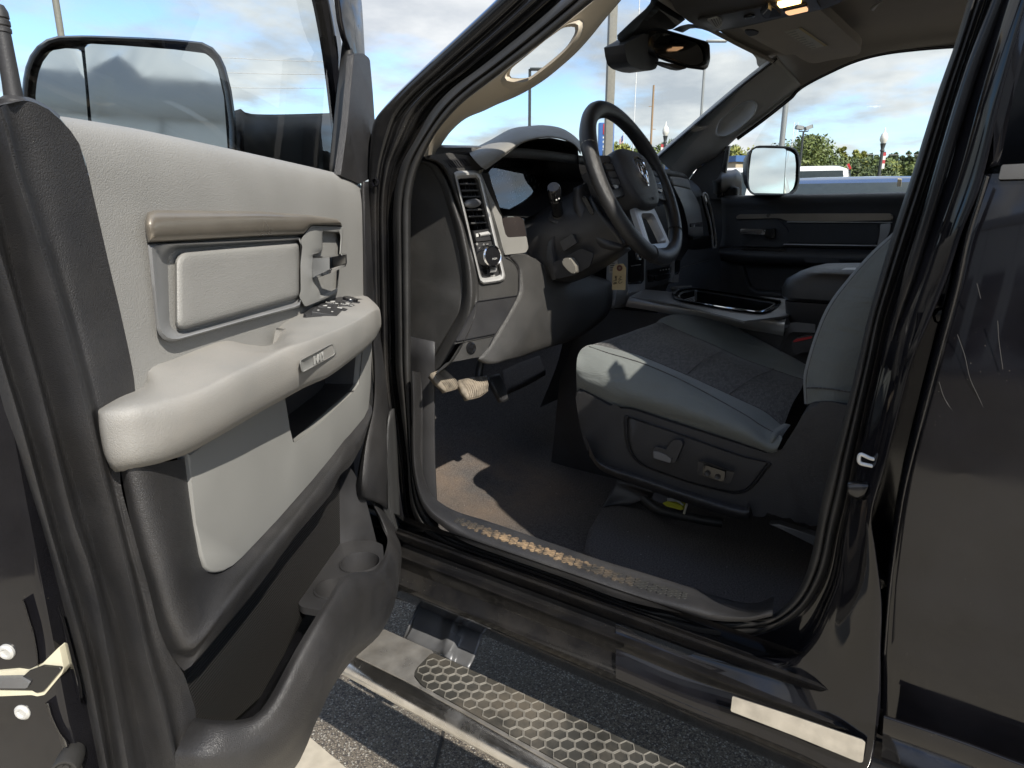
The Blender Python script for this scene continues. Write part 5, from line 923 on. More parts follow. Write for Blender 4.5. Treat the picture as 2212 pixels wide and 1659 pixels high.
gl_ = l2(rnd([(780, 480), (860, 395), (960, 315), (1080, 220), (1190, 125), (1290, 90), (1310, 130), (1270, 240), (1150, 370), (1030, 462), (940, 520), (850, 520)], [30, 40, 0, 0, 40, 20, 30, 60, 60, 60, 60, 40]), 48)
gh = loft('grab_handle', [tr(2, 'x', x, shift(hl, gl_, t)) for t, x in ((0, 1.055), (0, 1.02), (.08, 1.006), (.35, 1.0), (.7, 1.006), (1, 1.03))], trim_b, pil, 48, raw=True, ang=60)
# passenger pillar with its handle scoop
WE = [(100, 912), (122, 893), (250, 780), (400, 650), (600, 482), (740, 376), (792, 345)]
WI = [(260, 1060), (330, 970), (440, 905), (560, 792), (700, 690), (870, 556), (938, 500)]
a_, b_ = cr([V((x, y, 0)) for x, y in WE], 40), cr([V((x, y, 0)) for x, y in WI], 40)
pp = patch('pillar_trim', [tr(3, 'x', x, [(p.x + (q.x - p.x) * t, p.y + (q.y - p.y) * t) for p, q in zip(a_, b_)]) for t, x in ((0, 2.33), (.12, 2.345), (.5, 2.385), (.8, 2.42), (1, 2.46))], trim_g, truck, 40, 4, .02, lin_u=True)
pp['label'] = 'grey passenger side windscreen pillar trim with a scooped handle'
so = l2(rnd([(432, 780), (445, 705), (560, 600), (635, 576), (675, 596), (660, 662), (560, 752), (480, 795)], 50), 48); sc = [(552, 688)] * 48
loft('handle_scoop', [tr(3, 'x', x, shift(so, sc, t)) for t, x in ((-.04, 2.385), (0, 2.362), (.06, 2.358), (.16, 2.37), (.4, 2.385), (.8, 2.39))], trim_g, pp, 48, (False, True), raw=True, ang=60)
tube('glass_seal', tr(3, 'x', 2.325, [(60, 950), (112, 900), (245, 784), (395, 654), (595, 486), (735, 380), (775, 350), (790, 335)]), .004, black_pl, pp, 40)
head = patch('headliner', [tr(3, 'x', 2.445, [(900, 518), (960, 478), (1060, 425), (1230, 348), (1400, 303), (1600, 277), (1830, 258), (2300, 225), (3000, 190)]),
       [TW(2.40, .62, 1.815), TW(2.41, .4, 1.83), TW(2.41, .1, 1.835), TW(2.41, -.3, 1.835), TW(2.41, -1.1, 1.83)], [TW(2.30, .62, 1.838), TW(2.31, .4, 1.855), TW(2.31, .1, 1.862), TW(2.31, -.3, 1.862), TW(2.31, -1.1, 1.85)], [TW(1.95, .64, 1.848), TW(1.95, .4, 1.87), TW(1.95, .1, 1.875), TW(1.95, -.3, 1.875), TW(1.95, -1.1, 1.86)],
       [TW(1.5, .64, 1.848), TW(1.5, .4, 1.87), TW(1.5, .1, 1.875), TW(1.5, -.3, 1.875), TW(1.5, -1.1, 1.86)], [TW(1.15, .60, 1.835), TW(1.15, .4, 1.852), TW(1.15, .1, 1.86), TW(1.15, -.3, 1.86), TW(1.15, -1.1, 1.85)], [TW(1.03, .56, 1.80), TW(1.03, .4, 1.82), TW(1.03, .1, 1.83), TW(1.03, -.3, 1.83), TW(1.03, -1.1, 1.82)]], headl, truck, 50, 5)
tube('window_rubber', tr(3, 'x', 2.452, [(560, 800), (700, 698), (870, 563), (905, 522), (960, 484), (1060, 431), (1230, 354), (1400, 308), (1600, 282), (1830, 264), (2300, 231), (3000, 196)]), .006, black_pl, head, 60)
patch('header_band', [[TW(1.1, .56, 1.80), TW(1.4, .62, 1.822), TW(1.72, .65, 1.828), TW(2.05, .62, 1.824), TW(2.34, .56, 1.808)], [TW(1.1, .64, 1.862), TW(1.4, .70, 1.872), TW(1.72, .72, 1.876), TW(2.05, .70, 1.872), TW(2.34, .64, 1.862)]], headl, head, 30, 2, .01, straight=True)
patch('coat_hook', [tr(13, 'z', 1.85, [(1842, 124), (1900, 70), (2008, -5), (2060, -40)]), tr(13, 'z', 1.845, [(1850, 140), (1925, 85), (2030, 5), (2080, -30)]), tr(13, 'z', 1.85, [(1872, 156), (1895, 150), (1985, 40), (2090, -20)])], trim_g, head, 14, 3, .004)
wsg = patch('windscreen', [[TW(1.08, .95, 1.44), TW(1.72, 1.10, 1.455), TW(2.36, .95, 1.45)], [TW(1.11, .80, 1.60), TW(1.72, .92, 1.63), TW(2.34, .80, 1.60)], [TW(1.14, .60, 1.82), TW(1.72, .70, 1.845), TW(2.33, .58, 1.825)]], glass_c, truck, 20, 5)
frit = M('glass_frit_band', (.10, .13, .16), .5, grain=('fine', 400, .2), var=.1)
patch('frit_band', [tr(12, 'y', .70, [(990, 468), (1090, 412), (1220, 408), (1340, 440), (1480, 500), (1800, 650), (2212, 828), (2500, 960)]), tr(12, 'y', .70, [(850, 425), (1020, 350), (1200, 352), (1340, 385), (1500, 462), (1820, 600), (2212, 755), (2500, 900)])], frit, wsg, 24, 1, .003, straight=True)
patch('frit_band', [tr(12, 'y', .70, [(60, 560), (50, 520), (90, 470), (300, 270), (480, 110), (530, 40), (545, -40)]), tr(12, 'y', .70, [(140, 660), (150, 620), (200, 560), (400, 370), (620, 170), (690, 60), (690, -40)])], frit, wsg, 24, 1, .003, straight=True)
# rear view mirror and its foot
ft = plate('mirror_foot', tr(12, 'y', .70, rnd([(690, -60), (840, -60), (880, 120), (960, 210), (1024, 280), (840, 420), (640, 440), (560, 700), (150, 660), (140, 640)], [4, 4, 20, 10, 6, 20, 40, 40, 10, 4])), charc_s, wsg, .02, .004)
plate('camera_cover', tr(12, 'y', .675, rnd([(145, 640), (420, 480), (640, 500), (636, 880), (606, 985), (520, 1020), (400, 1008), (250, 955), (188, 890), (160, 770)], [10, 40, 30, 20, 30, 40, 40, 40, 30, 20])), charc_s, wsg, .05, .018, 5)
RP_ = tr(12, 'x', 1.69, [(930, 700)])[0]; RN = (-TY * .86 - TX * .50 - UZ * .02).normalized(); RM = (RP_, RN)
hl = l2(rnd([(410, 630), (425, 500), (470, 430), (600, 394), (660, 402), (1330, 596), (1374, 640), (1382, 850), (1350, 975), (1290, 1014), (1060, 985), (760, 895), (520, 800), (432, 730)], [30, 30, 30, 30, 10, 20, 30, 20, 40, 20, 10, 10, 20, 30]), 56)
fl = l2(rnd([(640, 416), (1296, 640), (1320, 690), (1300, 950), (1284, 968), (1060, 930), (566, 745), (555, 715), (602, 470)], [20, 14, 20, 16, 8, 4, 12, 14, 20]), 56)
rm = loft('rear_view_mirror', [tr(12, RM, o, shift(hl, fl, t)) for t, o in ((.5, -.045), (.15, -.035), (0, -.018), (0, -.004), (.06, .004), (.5, .006), (.94, .005), (1, .001))], black_pl, truck, 56, (True, False), raw=True, ang=45)
rm['label'] = 'black rear view mirror hanging at the top of the windscreen'
plate('mirror_glass', tr(12, RM, .001, fl), M('dark_mirror', (.30, .30, .29), .02, metal=1, var=0), rm, .003, 0)
plate('button_pod', tr(12, RM, .003, rnd([(640, 880), (760, 905), (1062, 950), (1030, 990), (970, 998), (880, 985), (760, 945), (690, 915)], 14)), charc_s, rm, .02, .005)
# overhead console
ovp = [(760, -80), (815, 20), (870, 130), (960, 222), (1070, 312), (1220, 390), (1400, 464), (1490, 455), (1843, 395), (2403, 262), (2743, 192), (2973, 142), (3123, 95), (3330, -10), (3400, -80)]
ov = plate('overhead_console', tr(12, 'z', 1.795, rnd(ovp, 20)), M('overhead_plastic', (.10, .093, .085), .5, grain=('fine', 600, .15), var=.05), truck, .07, .02, 5, front=-UZ)
ov['label'] = 'grey overhead console with two map lamps, one glowing'
plate('console_face', tr(12, 'z', 1.791, rnd([(1192, 286), (1400, 240), (1980, 130), (2740, -40), (2890, -20), (2970, 128), (2400, 246), (1840, 376), (1422, 446), (1262, 350)], [14, 10, 0, 20, 10, 10, 0, 0, 20, 20])), M('overhead_face', (.055, .052, .05), .4, grain=('fine', 600, .15), var=.05), ov, .006, .002, front=-UZ)
plate('speaker_lens', tr(12, 'z', 1.788, rnd([(1330, 292), (1475, 252), (1552, 290), (1545, 365), (1490, 422), (1372, 325)], 20)), trim_g, ov, .004, .001, front=-UZ)
for x in range(4): plate('lens_rib', tr(12, 'z', 1.7872, [(1390 + x * 38, 282 - x * 6), (1396 + x * 38, 280 - x * 6), (1470 + x * 22, 390 - x * 16), (1464 + x * 22, 392 - x * 16)]), charc_s, ov, .001, 0, front=-UZ)
plate('console_button', tr(12, 'z', 1.787, rnd([(1850, 262), (1880, 240), (1990, 226), (2028, 238), (2000, 262), (1890, 276)], 14)), black_pl, ov, .004, .001, front=-UZ)
plate('knob_well', tr(13, 'z', 1.788, rnd([(248, 175), (330, 110), (395, 98), (480, 130), (552, 212), (545, 238), (340, 272), (290, 240)], 20)), black_ink, ov, .004, .001, front=-UZ)
plate('selector_knob', tr(13, 'z', 1.78, rnd([(262, 200), (330, 130), (372, 120), (420, 160), (372, 270), (310, 240)], 18)), charc_s, ov, .012, .003, front=-UZ)
plate('knob_mark', tr(13, 'z', 1.7795, [(290, 204), (365, 126), (374, 134), (300, 214)]), white_ink, ov, .0006, 0, front=-UZ)
lampg = M('lamp_lens', (.6, .42, .26), .25, var=.1)
plate('map_lamp', tr(13, 'z', 1.788, rnd([(498, 62), (795, -18), (846, 18), (842, 52), (560, 116), (540, 112)], 10)), emis('lit_lamp', (1.0, .62, .22), 2.2), ov, .005, .001, front=-UZ)
plate('map_lamp', tr(13, 'z', 1.788, rnd([(612, 186), (920, 116), (946, 150), (938, 166), (682, 224), (656, 218)], 10)), emis('dim_lamp', (.85, .48, .25), .45), ov, .005, .001, front=-UZ)
plate('lamp_core', tr(13, 'z', 1.787, rnd([(600, 50), (735, 15), (752, 40), (620, 75)], 10)), emis('lamp_filament', (1.0, .86, .5), 4), ov, .001, 0, front=-UZ)
plate('lamp_slot', tr(13, 'z', 1.788, [(578, 140), (915, 66), (935, 88), (590, 164)]), black_ink, ov, .003, 0, front=-UZ)
# sun visor, its sticker and clip
vis = plate('sun_visor', tr(13, 'z', 1.80, rnd([(-60, 380), (22, 446), (62, 500), (104, 530), (600, 786), (640, 798), (716, 780), (762, 790), (845, 850), (960, 902), (1065, 912), (1200, 880), (1640, 800), (1698, 762), (1712, 700), (1665, 625), (1560, 540), (1180, 195), (1100, 120)], [4, 20, 20, 20, 20, 20, 20, 20, 40, 40, 40, 20, 40, 30, 30, 40, 40, 60, 10])), visor_m, truck, .022, .010, 4, front=-UZ)
vis['label'] = 'folded up grey sun visor with a yellow and white sticker'
stk_ = tr(13, 'z', 1.7985, [(603, 462), (850, 400), (1220, 657), (995, 708)])
plate('visor_sticker', stk_, M('sticker_paper', (.62, .60, .50), .6, var=.04), vis, .0008, 0, front=-UZ)
plate('sticker_band', tr(13, 'z', 1.7976, [(808, 412), (850, 401), (1219, 656), (1178, 666)]), M('sticker_yellow', (.62, .50, .22), .6, var=.04), vis, .0005, 0, front=-UZ)
for i in range(9): plate('sticker_text', tr(13, 'z', 1.7976, [(648 + i * 40, 482 + i * 27), (770 + i * 41 - (i % 3) * 20, 452 + i * 27 + (i % 3) * 5), (774 + i * 41 - (i % 3) * 20, 456 + i * 27 + (i % 3) * 5), (652 + i * 40, 486 + i * 27)]), M('grey_ink', (.3, .29, .25), .6, var=0) if i == 0 else bpy.data.materials['grey_ink'], vis, .0004, 0, front=-UZ)
plate('visor_clip', tr(13, 'z', 1.797, rnd([(24, 448), (60, 436), (170, 440), (240, 472), (210, 502), (108, 528), (66, 500)], 16)), charc_s, vis, .004, .001, front=-UZ)
# ================================================================= floor, toe board, pedals
carpet, nt_, b__ = mk('brown_black_carpet'); b__.inputs['Roughness'].default_value = .95
tc_ = nt_.nodes.new('ShaderNodeTexCoord'); co_ = tc_.outputs['Object']
n1_ = nd(nt_, 'TexNoise', Scale=300, Detail=4, Roughness=.75); n2_ = nd(nt_, 'TexNoise', Scale=5, Detail=6, Roughness=.6); n3_ = nd(nt_, 'TexVoronoi', Scale=28)
for n_ in (n1_, n2_, n3_): lk(nt_, co_, n_.inputs['Vector'])
c_ = mixc(nt_, ramp(nt_, n1_.outputs[0], .35, .68), (.026, .023, .022), (.15, .135, .125))
sp_ = nt_.nodes.new('ShaderNodeVectorMath'); sp_.operation = 'DISTANCE'; lk(nt_, co_, sp_.inputs[0]); sp_.inputs[1].default_value = tr(5, 'z', .605, [(820, 1480)])[0]
st1 = math_(nt_, 'MULTIPLY', ramp(nt_, sp_.outputs['Value'], .30, .05), ramp(nt_, n2_.outputs[0], .36, .60))
c_ = mixc(nt_, math_(nt_, 'MULTIPLY', st1, .75), c_, (.19, .13, .085))
c_ = mixc(nt_, math_(nt_, 'MULTIPLY', math_(nt_, 'LESS_THAN', n3_.outputs['Distance'], .035), .7), c_, (.5, .48, .44))
lk(nt_, c_, b__.inputs['Base Color']); bp_ = nd(nt_, 'Bump', Strength=.9, Distance=.004); lk(nt_, n1_.outputs[0], bp_.inputs['Height']); lk(nt_, bp_.outputs[0], b__.inputs['Normal'])
fl_ = patch('floor_carpet', [[TW(.99, y, z0), TW(1.2, y, z), TW(1.64, y, z + .01), TW(2.0, y, z), TW(2.48, y, z)] for y, z, z0 in ((-1.1, .62, .66), (-.3, .60, .66), (.3, .600, .67), (.7, .60, .66), (.95, .605, .66), (1.1, .63, .66), (1.25, .72, .74), (1.35, .82, .83), (1.40, 1.0, 1.0), (1.42, 1.3, 1.3))], carpet, truck, 40, 5)
fl_['label'] = 'dark carpeted floor with tan dirt stains near the sill'
patch('kick_panel', [[TW(1.02, .86, 1.1), TW(1.02, .87, .85), TW(1.015, .86, .62)], [TW(1.06, 1.1, 1.1), TW(1.06, 1.1, .85), TW(1.05, 1.1, .62)], [TW(1.08, 1.4, 1.1), TW(1.08, 1.4, .85), TW(1.08, 1.4, .62)]], charc_s, fl_, 12, 4, .004)
patch('toe_rest', [tr(5, 'y', 1.18, [(828, 808), (930, 760), (1042, 720)]), tr(5, 'y', 1.12, [(845, 860), (960, 815), (1062, 765)]), tr(5, 'y', 1.08, [(858, 922), (980, 860), (1078, 802)])], carpet, fl_, 14, 3, .02)
ys = tr(25, 'z', .6, [(390, 640), (210, 1000), (0, 1290)]); ysb = tr(8, 'z', .6, [(1500, 470)])
rz = [V((p.x, p.y, .66)) for p in tr(25, 'z', .66, [(330, 800), (180, 1060), (0, 1300)]) + tr(8, 'z', .66, [(1590, 385), (1655, 455)])]
rise = plate('seat_riser', [*rz, TW(1.02, .30, .66), TW(1.02, -.6, .66), TW(1.66, -.6, .66), TW(1.66, .62, .66)], carpet, fl_, .08, .015, 4, front=UZ)
patch('riser_cover', [tr(25, 'z', .0, [(395, 635, .70), (640, 730, .71), (932, 842, .72)]), tr(25, 'z', 0, [(330, 780, .68), (620, 830, .69), (900, 890, .70)]), tr(25, 'z', 0, [(205, 1020, .664), (380, 1000, .664), (555, 1020, .664)])], charc_s, fl_, 14, 3, .006)
pedm, nt_, b__ = mk('worn_pedal_rubber'); b__.inputs['Roughness'].default_value = .7
tc_ = nt_.nodes.new('ShaderNodeTexCoord'); n_ = nd(nt_, 'TexNoise', Scale=60, Detail=4); lk(nt_, tc_.outputs['Object'], n_.inputs['Vector']); lk(nt_, mixc(nt_, ramp(nt_, n_.outputs[0], .35, .65), (.10, .085, .065), (.26, .22, .17)), b__.inputs['Base Color'])
def pedal(name, f, g, y, n, m, th=.014):
    """f: far edge, g: near edge of the pad (traced), n ribs"""
    o = patch(name, [tr(5, 'y', y + .02, f), tr(5, 'y', y, [((a[0] + b[0]) / 2, (a[1] + b[1]) / 2) for a, b in zip(f, g)]), tr(5, 'y', y - .01, g)], m, truck, 14, 3, th)
    F, G = tr(5, 'y', y + .019, f), tr(5, 'y', y - .012, g)
    F, G = resamp(F, n), resamp(G, n)
    for p, q in list(zip(F, G))[1:-1]: tube('pedal_rib', [p.lerp(q, .06), p.lerp(q, .5) - TY * .006, p.lerp(q, .94)], .0014, m, o, 6, k=6)
    return o
pb = pedal('parking_brake', [(418, 822), (460, 806), (498, 796)], [(512, 930), (555, 918), (598, 900)], .83, 10, pedm); pb['label'] = 'worn ribbed parking brake pedal'
pe = pedal('brake_pedal', [(578, 862), (650, 846), (740, 836)], [(640, 974), (700, 960), (748, 925)], .80, 13, pedm); pe['label'] = 'worn ribbed brake pedal catching the sun'
pa = pedal('accelerator', [(752, 842), (780, 830), (815, 824)], [(832, 990), (848, 985), (866, 972)], .90, 8, charc_s); pa['label'] = 'long black accelerator pedal in shade'
tube('pedal_arm', tr(5, 'y', .84, [(690, 850), (700, 780), (720, 700), (740, 640)]), .009, charc_s, pe, 10)
tube('pedal_arm', tr(5, 'y', .87, [(470, 815), (500, 770), (520, 700)]), .008, charc_s, pb, 8)
# ================================================================= driver seat
def c6c5(p): return [(x + 1622, y) + tuple(r) for x, y, *r in p]     # crop 6 read in crop 5 pixels
so = [(1246, 925), (1258, 912), (1300, 930), (1400, 985), (1480, 1028), (1560, 1026), (1800, 1106), (2212, 1238), (2402, 1300)] + c6c5([(800, 1285), (900, 1130), (965, 1008), (1010, 986), (1100, 985), (1180, 1005), (1330, 1020), (1330, 1700), (1000, 1700)]) + [(2540, 1710), (2462, 1625), (2360, 1652), (2262, 1646), (2000, 1570), (1700, 1470), (1420, 1392), (1340, 1322), (1292, 1200), (1262, 1050)]
so = rnd(so, [14, 14, 20, 20, 30, 30, 0, 0, 6, 10, 30, 30, 30, 30, 20, 0, 0, 0, 20, 20, 20, 30, 40, 0, 60, 60, 60, 60, 40])
so = l2(so, 140)
seat = plate('driver_seat', tr(5, 'x', 1.196, so), charc, truck, .05, .012, 5)
seat['label'] = 'driver seat in grey cloth with a dark mesh centre and charcoal base'
ip = rnd([(1546, 1072), (1800, 1158), (2212, 1304)] + c6c5([(742, 1338), (640, 1470), (590, 1506), (530, 1510), (440, 1490)]) + [(1900, 1448), (1650, 1358), (1580, 1300), (1552, 1210)], [16, 0, 0, 8, 20, 30, 30, 20, 0, 30, 40, 30])
ipl = l2(ip, 100); iq = tuple(sum(v) / 100 for v in zip(*ipl))
loft('control_panel', [tr(5, 'x', x, shift(ipl, [iq] * 100, t)) for t, x in ((-.05, 1.1955), (-.03, 1.191), (-.008, 1.190), (0, 1.1925), (.012, 1.1965), (.02, 1.1925), (.05, 1.1915))], charc, seat, 100, (False, True), raw=True, ang=50)
patch('base_flange', [tr(5, 'x', 1.192, [(1300, 1180), (1350, 1290), (1430, 1350), (1600, 1400), (1900, 1500), (2212, 1590)] + c6c5([(620, 1560)])), tr(5, 'x', 1.172, [(1320, 1215), (1370, 1320), (1450, 1372), (1620, 1428), (1900, 1525), (2212, 1618)] + c6c5([(630, 1580)])), tr(5, 'x', 1.176, [(1330, 1260), (1380, 1350), (1460, 1400), (1640, 1462), (1900, 1555), (2212, 1650)] + c6c5([(640, 1610)])), tr(5, 'x', 1.198, [(1330, 1300), (1390, 1375), (1480, 1420), (1660, 1490), (1900, 1575), (2212, 1670)] + c6c5([(650, 1640)]))], charc, seat, 60, 4)
plate('seat_switch', tr(25, 'x', 1.182, rnd([(920, 230), (935, 185), (990, 172), (1110, 205), (1200, 300), (1195, 340), (1170, 402), (935, 330)], [14, 14, 14, 20, 20, 10, 12, 14])), charc_s, seat, .014, .004)
plate('recline_switch', tr(25, 'x', 1.180, rnd([(1110, 205), (1200, 85), (1240, 66), (1320, 72), (1352, 110), (1345, 160), (1250, 380), (1215, 404), (1180, 390), (1215, 330)], [10, 20, 20, 24, 24, 20, 20, 12, 10, 20])), charc_s, seat, .014, .005)
plate('switch_face', tr(25, 'x', 1.1805, rnd([(930, 232), (1000, 240), (1110, 285), (1190, 348), (1172, 400), (930, 328)], 8)), steel, seat, .003, .001)
plate('lumbar_well', tr(25, 'x', 1.1905, rnd([(1570, 365), (1680, 420), (1900, 500), (2100, 530), (2040, 700), (1800, 640), (1560, 560)], 20)), charc_s, seat, .003, .001)
plate('lumbar_switch', tr(25, 'x', 1.184, rnd([(1648, 440), (1700, 440), (1965, 525), (1945, 665), (1900, 665), (1640, 575)], 12)), black_pl, seat, .008, .002)
for x, y in ((1712, 545), (1855, 598)):
    c = tr(25, 'x', 1.1835, [(x, y)])[0]; lathe('switch_dimple', [(.0055, -.001), (.0052, .0012), (.0040, .0006), (0, -.0)], c, -TX, charc_s, seat, 16)
patch('finger_lip', [tr(25, 'x', 1.189, [(1568, 368), (1750, 440), (1950, 500), (2100, 530)]), tr(25, 'x', 1.178, [(1640, 372), (1800, 420), (1960, 485), (2100, 526)])], steel, seat, 12, 2)
# cushion in three cloth panels
B0 = [(1258, 930), (1300, 945), (1400, 990), (1480, 1036), (1560, 1036), (1800, 1112), (2212, 1246), (2380, 1300), (2410, 1300)]
B1 = [(1256, 820), (1300, 860), (1420, 900), (1520, 940), (1620, 970), (1850, 1040), (2212, 1180), (2370, 1262), (2416, 1255)]
B2 = [(1262, 730), (1310, 760), (1430, 800), (1540, 850), (1650, 890), (1880, 975), (2212, 1110), (2360, 1210), (2440, 1190)]
B3 = [(1290, 680), (1330, 668), (1440, 705), (1555, 738), (1665, 775), (1890, 875), (2212, 1052), (2300, 1110), (2396, 1165)]
B4 = [(1330, 668), (1362, 658), (1470, 680), (1585, 708), (1700, 752), (1930, 850), (2212, 980), (2340, 1042), (2450, 1130)]
patch('side_bolster', [tr(5, 'x', x, r) for r, x in ((B0, 1.215), (B1, 1.185), (B2, 1.192), (B3, 1.220), (B4, 1.268))], fabric, seat, 60, 6)
M4 = [(p[0], p[1]) for p in B4]
I1 = [(1480, 615), (1540, 605), (1640, 635), (1760, 672), (1860, 712), (2080, 805), (2330, 920), (2430, 965), (2500, 1000)]
I2 = [(1600, 575), (1650, 560), (1740, 590), (1840, 620), (1960, 660), (2160, 745), (2400, 850), (2490, 890), (2550, 915)]
I3 = [(1715, 532), (1745, 532), (1830, 570), (1930, 612), (2050, 662), (2212, 738), (2420, 812), (2500, 840), (2570, 862)]
patch('cushion_centre', [tr(5, 'x', x, r) for r, x in ((M4, 1.268), (I1, 1.36), (I2, 1.46), (I3, 1.55))], fabric_c, seat, 60, 6)
F1 = [(1740, 510), (1790, 495), (1880, 512), (1990, 555), (2110, 608), (2240, 672), (2430, 755), (2510, 792), (2580, 830)]
F2 = [(1770, 500), (1840, 485), (1950, 490), (2060, 520), (2150, 548), (2270, 610), (2440, 700), (2520, 742), (2586, 780)]
F3 = [(1790, 520), (1850, 510), (1960, 515), (2070, 545), (2160, 570), (2280, 630), (2445, 715), (2525, 755), (2590, 790)]
patch('side_bolster', [tr(5, 'x', x, r) for r, x in ((I3, 1.55), (F1, 1.59), (F2, 1.625), (F3, 1.66))], fabric, seat, 60, 6)
def seam(name, n, ax, v, pts, m=stitch, r=.0007): return tube(name, tr(n, ax, v, pts), r, m, seat, 50, k=6)
seam('seam', 5, 'x', 0, [(p[0], p[1] + 1, 1.2185) for p in B3[1:]], fabric_c, .0011)
seam('seam', 5, 'x', 0, [(p[0], p[1], 1.267) for p in B4[1:]], fabric_c, .0011)
seam('seam', 5, 'x', 0, [(p[0], p[1], 1.549) for p in I3[1:]], fabric_c, .0011)
for t0, pts in ((0, [(1885, 832, 1.266), (1990, 745, 1.36), (2080, 700, 1.46), (2090, 680, 1.549)]), (0, [(2130, 944, 1.266), (2260, 855, 1.36), (2360, 812, 1.46), (2390, 795, 1.549)])): seam('cross_seam', 5, 'x', 0, pts, fabric_c, .0011)
patch('front_face', [tr(5, 'x', 0, [(1262, 730, 1.192), (1290, 680, 1.22), (1330, 668, 1.268), (1480, 615, 1.36), (1600, 575, 1.46), (1715, 532, 1.55), (1770, 500, 1.625)]), [p + TX * .02 + TY * .01 - UZ * .05 for p in tr(5, 'x', 0, [(1262, 730, 1.192), (1290, 680, 1.22), (1330, 668, 1.268), (1480, 615, 1.36), (1600, 575, 1.46), (1715, 532, 1.55), (1770, 500, 1.625)])], [p + TX * .05 - TY * .02 - UZ * .14 for p in tr(5, 'x', 0, [(1262, 730, 1.192), (1290, 680, 1.22), (1330, 668, 1.268), (1480, 615, 1.36), (1600, 575, 1.46), (1715, 532, 1.55), (1770, 500, 1.625)])]], fabric, seat, 30, 4)
patch('bolster_end', [tr(6, 'x', 0, [(735, 1254, 1.196), (752, 1190, 1.19), (770, 1152, 1.205), (800, 1128, 1.24), (830, 1112, 1.28)]), tr(6, 'x', 0, [(748, 1256, 1.192), (775, 1200, 1.186), (795, 1165, 1.20), (822, 1140, 1.235), (850, 1115, 1.28)]), tr(6, 'x', 0, [(762, 1258, 1.21), (800, 1215, 1.21), (825, 1180, 1.225), (845, 1150, 1.25), (868, 1120, 1.29)])], fabric, seat, 16, 4)
# backrest: side wing and front edge
W0_ = [(1640, -200), (1560, -110), (1470, 2), (1330, 132), (1180, 302), (1080, 442), (1012, 600), (962, 762), (944, 862), (950, 1000)]
W1_ = [(1660, -190), (1590, -95), (1505, 30), (1375, 160), (1235, 320), (1140, 455), (1068, 610), (1020, 770), (998, 870), (995, 1000)]
W2_ = [(1720, -150), (1660, -50), (1590, 90), (1480, 230), (1350, 390), (1260, 520), (1195, 660), (1140, 800), (1110, 890), (1100, 1010)]
W3_ = [(1800, -100), (1760, 0), (1700, 160), (1610, 320), (1490, 470), (1420, 600), (1350, 720), (1300, 850), (1260, 930), (1240, 1030)]
patch('backrest', [tr(6, 'x', x, r) for r, x in ((W0_, 1.40), (W0_, 1.23), (W1_, 1.205), (W2_, 1.20), (W3_, 1.215))], fabric, seat, 60, 5)
seam('seam', 6, 'x', 1.209, [(p[0] + 14, p[1] + 8) for p in W0_], fabric_c, .0010)
seam('seam', 6, 'x', 1.199, [(957, 908), (1000, 906), (1100, 914), (1216, 932)], fabric_c, .0014)
box('backrest_core', TW(1.40, -.02, 1.35), .36, .10, .70, fabric, seat, .04, TX, (TY * .95 - UZ * .3).normalized(), (UZ * .95 + TY * -.3).normalized(), 4)
# wiring under the seat
wr = tube('wiring_loom', tr(25, 'z', .69, [(800, 930), (900, 1010), (1000, 1080), (1120, 1110), (1300, 1150), (1500, 1190), (1700, 1230), (1920, 1260)]), .011, rubber, seat, 40)
plate('connector', tr(25, 'x', 1.29, rnd([(945, 830), (1130, 880), (1140, 940), (1060, 985), (915, 920), (920, 860)], 10)), M('grey_connector', (.10, .10, .115), .5, var=.05), seat, .03, .003)
plate('yellow_plug', tr(25, 'x', 1.285, rnd([(1060, 980), (1150, 950), (1240, 985), (1340, 1020), (1370, 1070), (1320, 1078), (1120, 1025)], 10)), M('yellow_plastic', (.52, .50, .04), .5, var=.1), seat, .02, .003)
plate('yellow_plug', tr(25, 'x', 1.31, rnd([(1110, 850), (1400, 920), (1420, 950), (1300, 930), (1130, 890)], 8)), M('olive_plastic', (.25, .24, .05), .5, var=.1), seat, .02, .003)
for a in (0, 1): tube('white_wire', tr(25, 'x', 1.278, [(1130, 915 + a * 22), (1220, 925 + a * 20), (1290, 960 - a * 12), (1360, 1005)]), .0016, white_ink, seat, 14)
tube('cable_tie', tr(25, 'x', 1.276, [(1440, 945), (1410, 1000), (1392, 1060), (1372, 1130)]), .0025, cream, seat, 10)
plate('seat_rail', tr(9, 'x', 1.22, [(740, 255), (800, 255), (1030, 330), (1000, 380), (900, 320)]), steel, seat, .02, .002)
# ================================================================= key tag hanging from the column
kt_ = thing('key_tag', 'tan paper key tag with handwriting hanging below the steering column', 'key tag', tuple(tr(11, 'x', 1.42, [(440, 985)])[0]))
tp = plate('tag_card', tr(11, 'x', 1.42, rnd([(345, 985), (395, 925), (498, 922), (537, 985), (524, 1303), (332, 1297)], [10, 12, 12, 10, 6, 6])), M('manila_card', (.60, .49, .29), .75, var=.05), kt_, .0012, .0003)
c = tr(11, 'x', 1.4195, [(444, 985)])[0]; r_ = (c - tr(11, 'x', 1.4195, [(484, 985)])[0]).length
lathe('eyelet', [(r_ * .45, .0002), (r_ * .48, .001), (r_, .001), (r_, -.0004)], c, -TX, M('brown_card', (.14, .045, .035), .7, var=.1), kt_, 24)
lathe('eyelet_hole', [(r_ * .45, .0004), (0, .0004)], c, -TX, M('tag_hole', (.25, .2, .17), .7), kt_, 20)
def pen(pts): return tube('handwriting', tr(11, 'x', 1.4192, pts), .00055, black_ink, kt_, max(6, len(pts) * 4), k=5)
pen([(352, 1218), (405, 1205)]); pen([(354, 1218), (372, 1190), (380, 1208), (390, 1182), (404, 1206)])
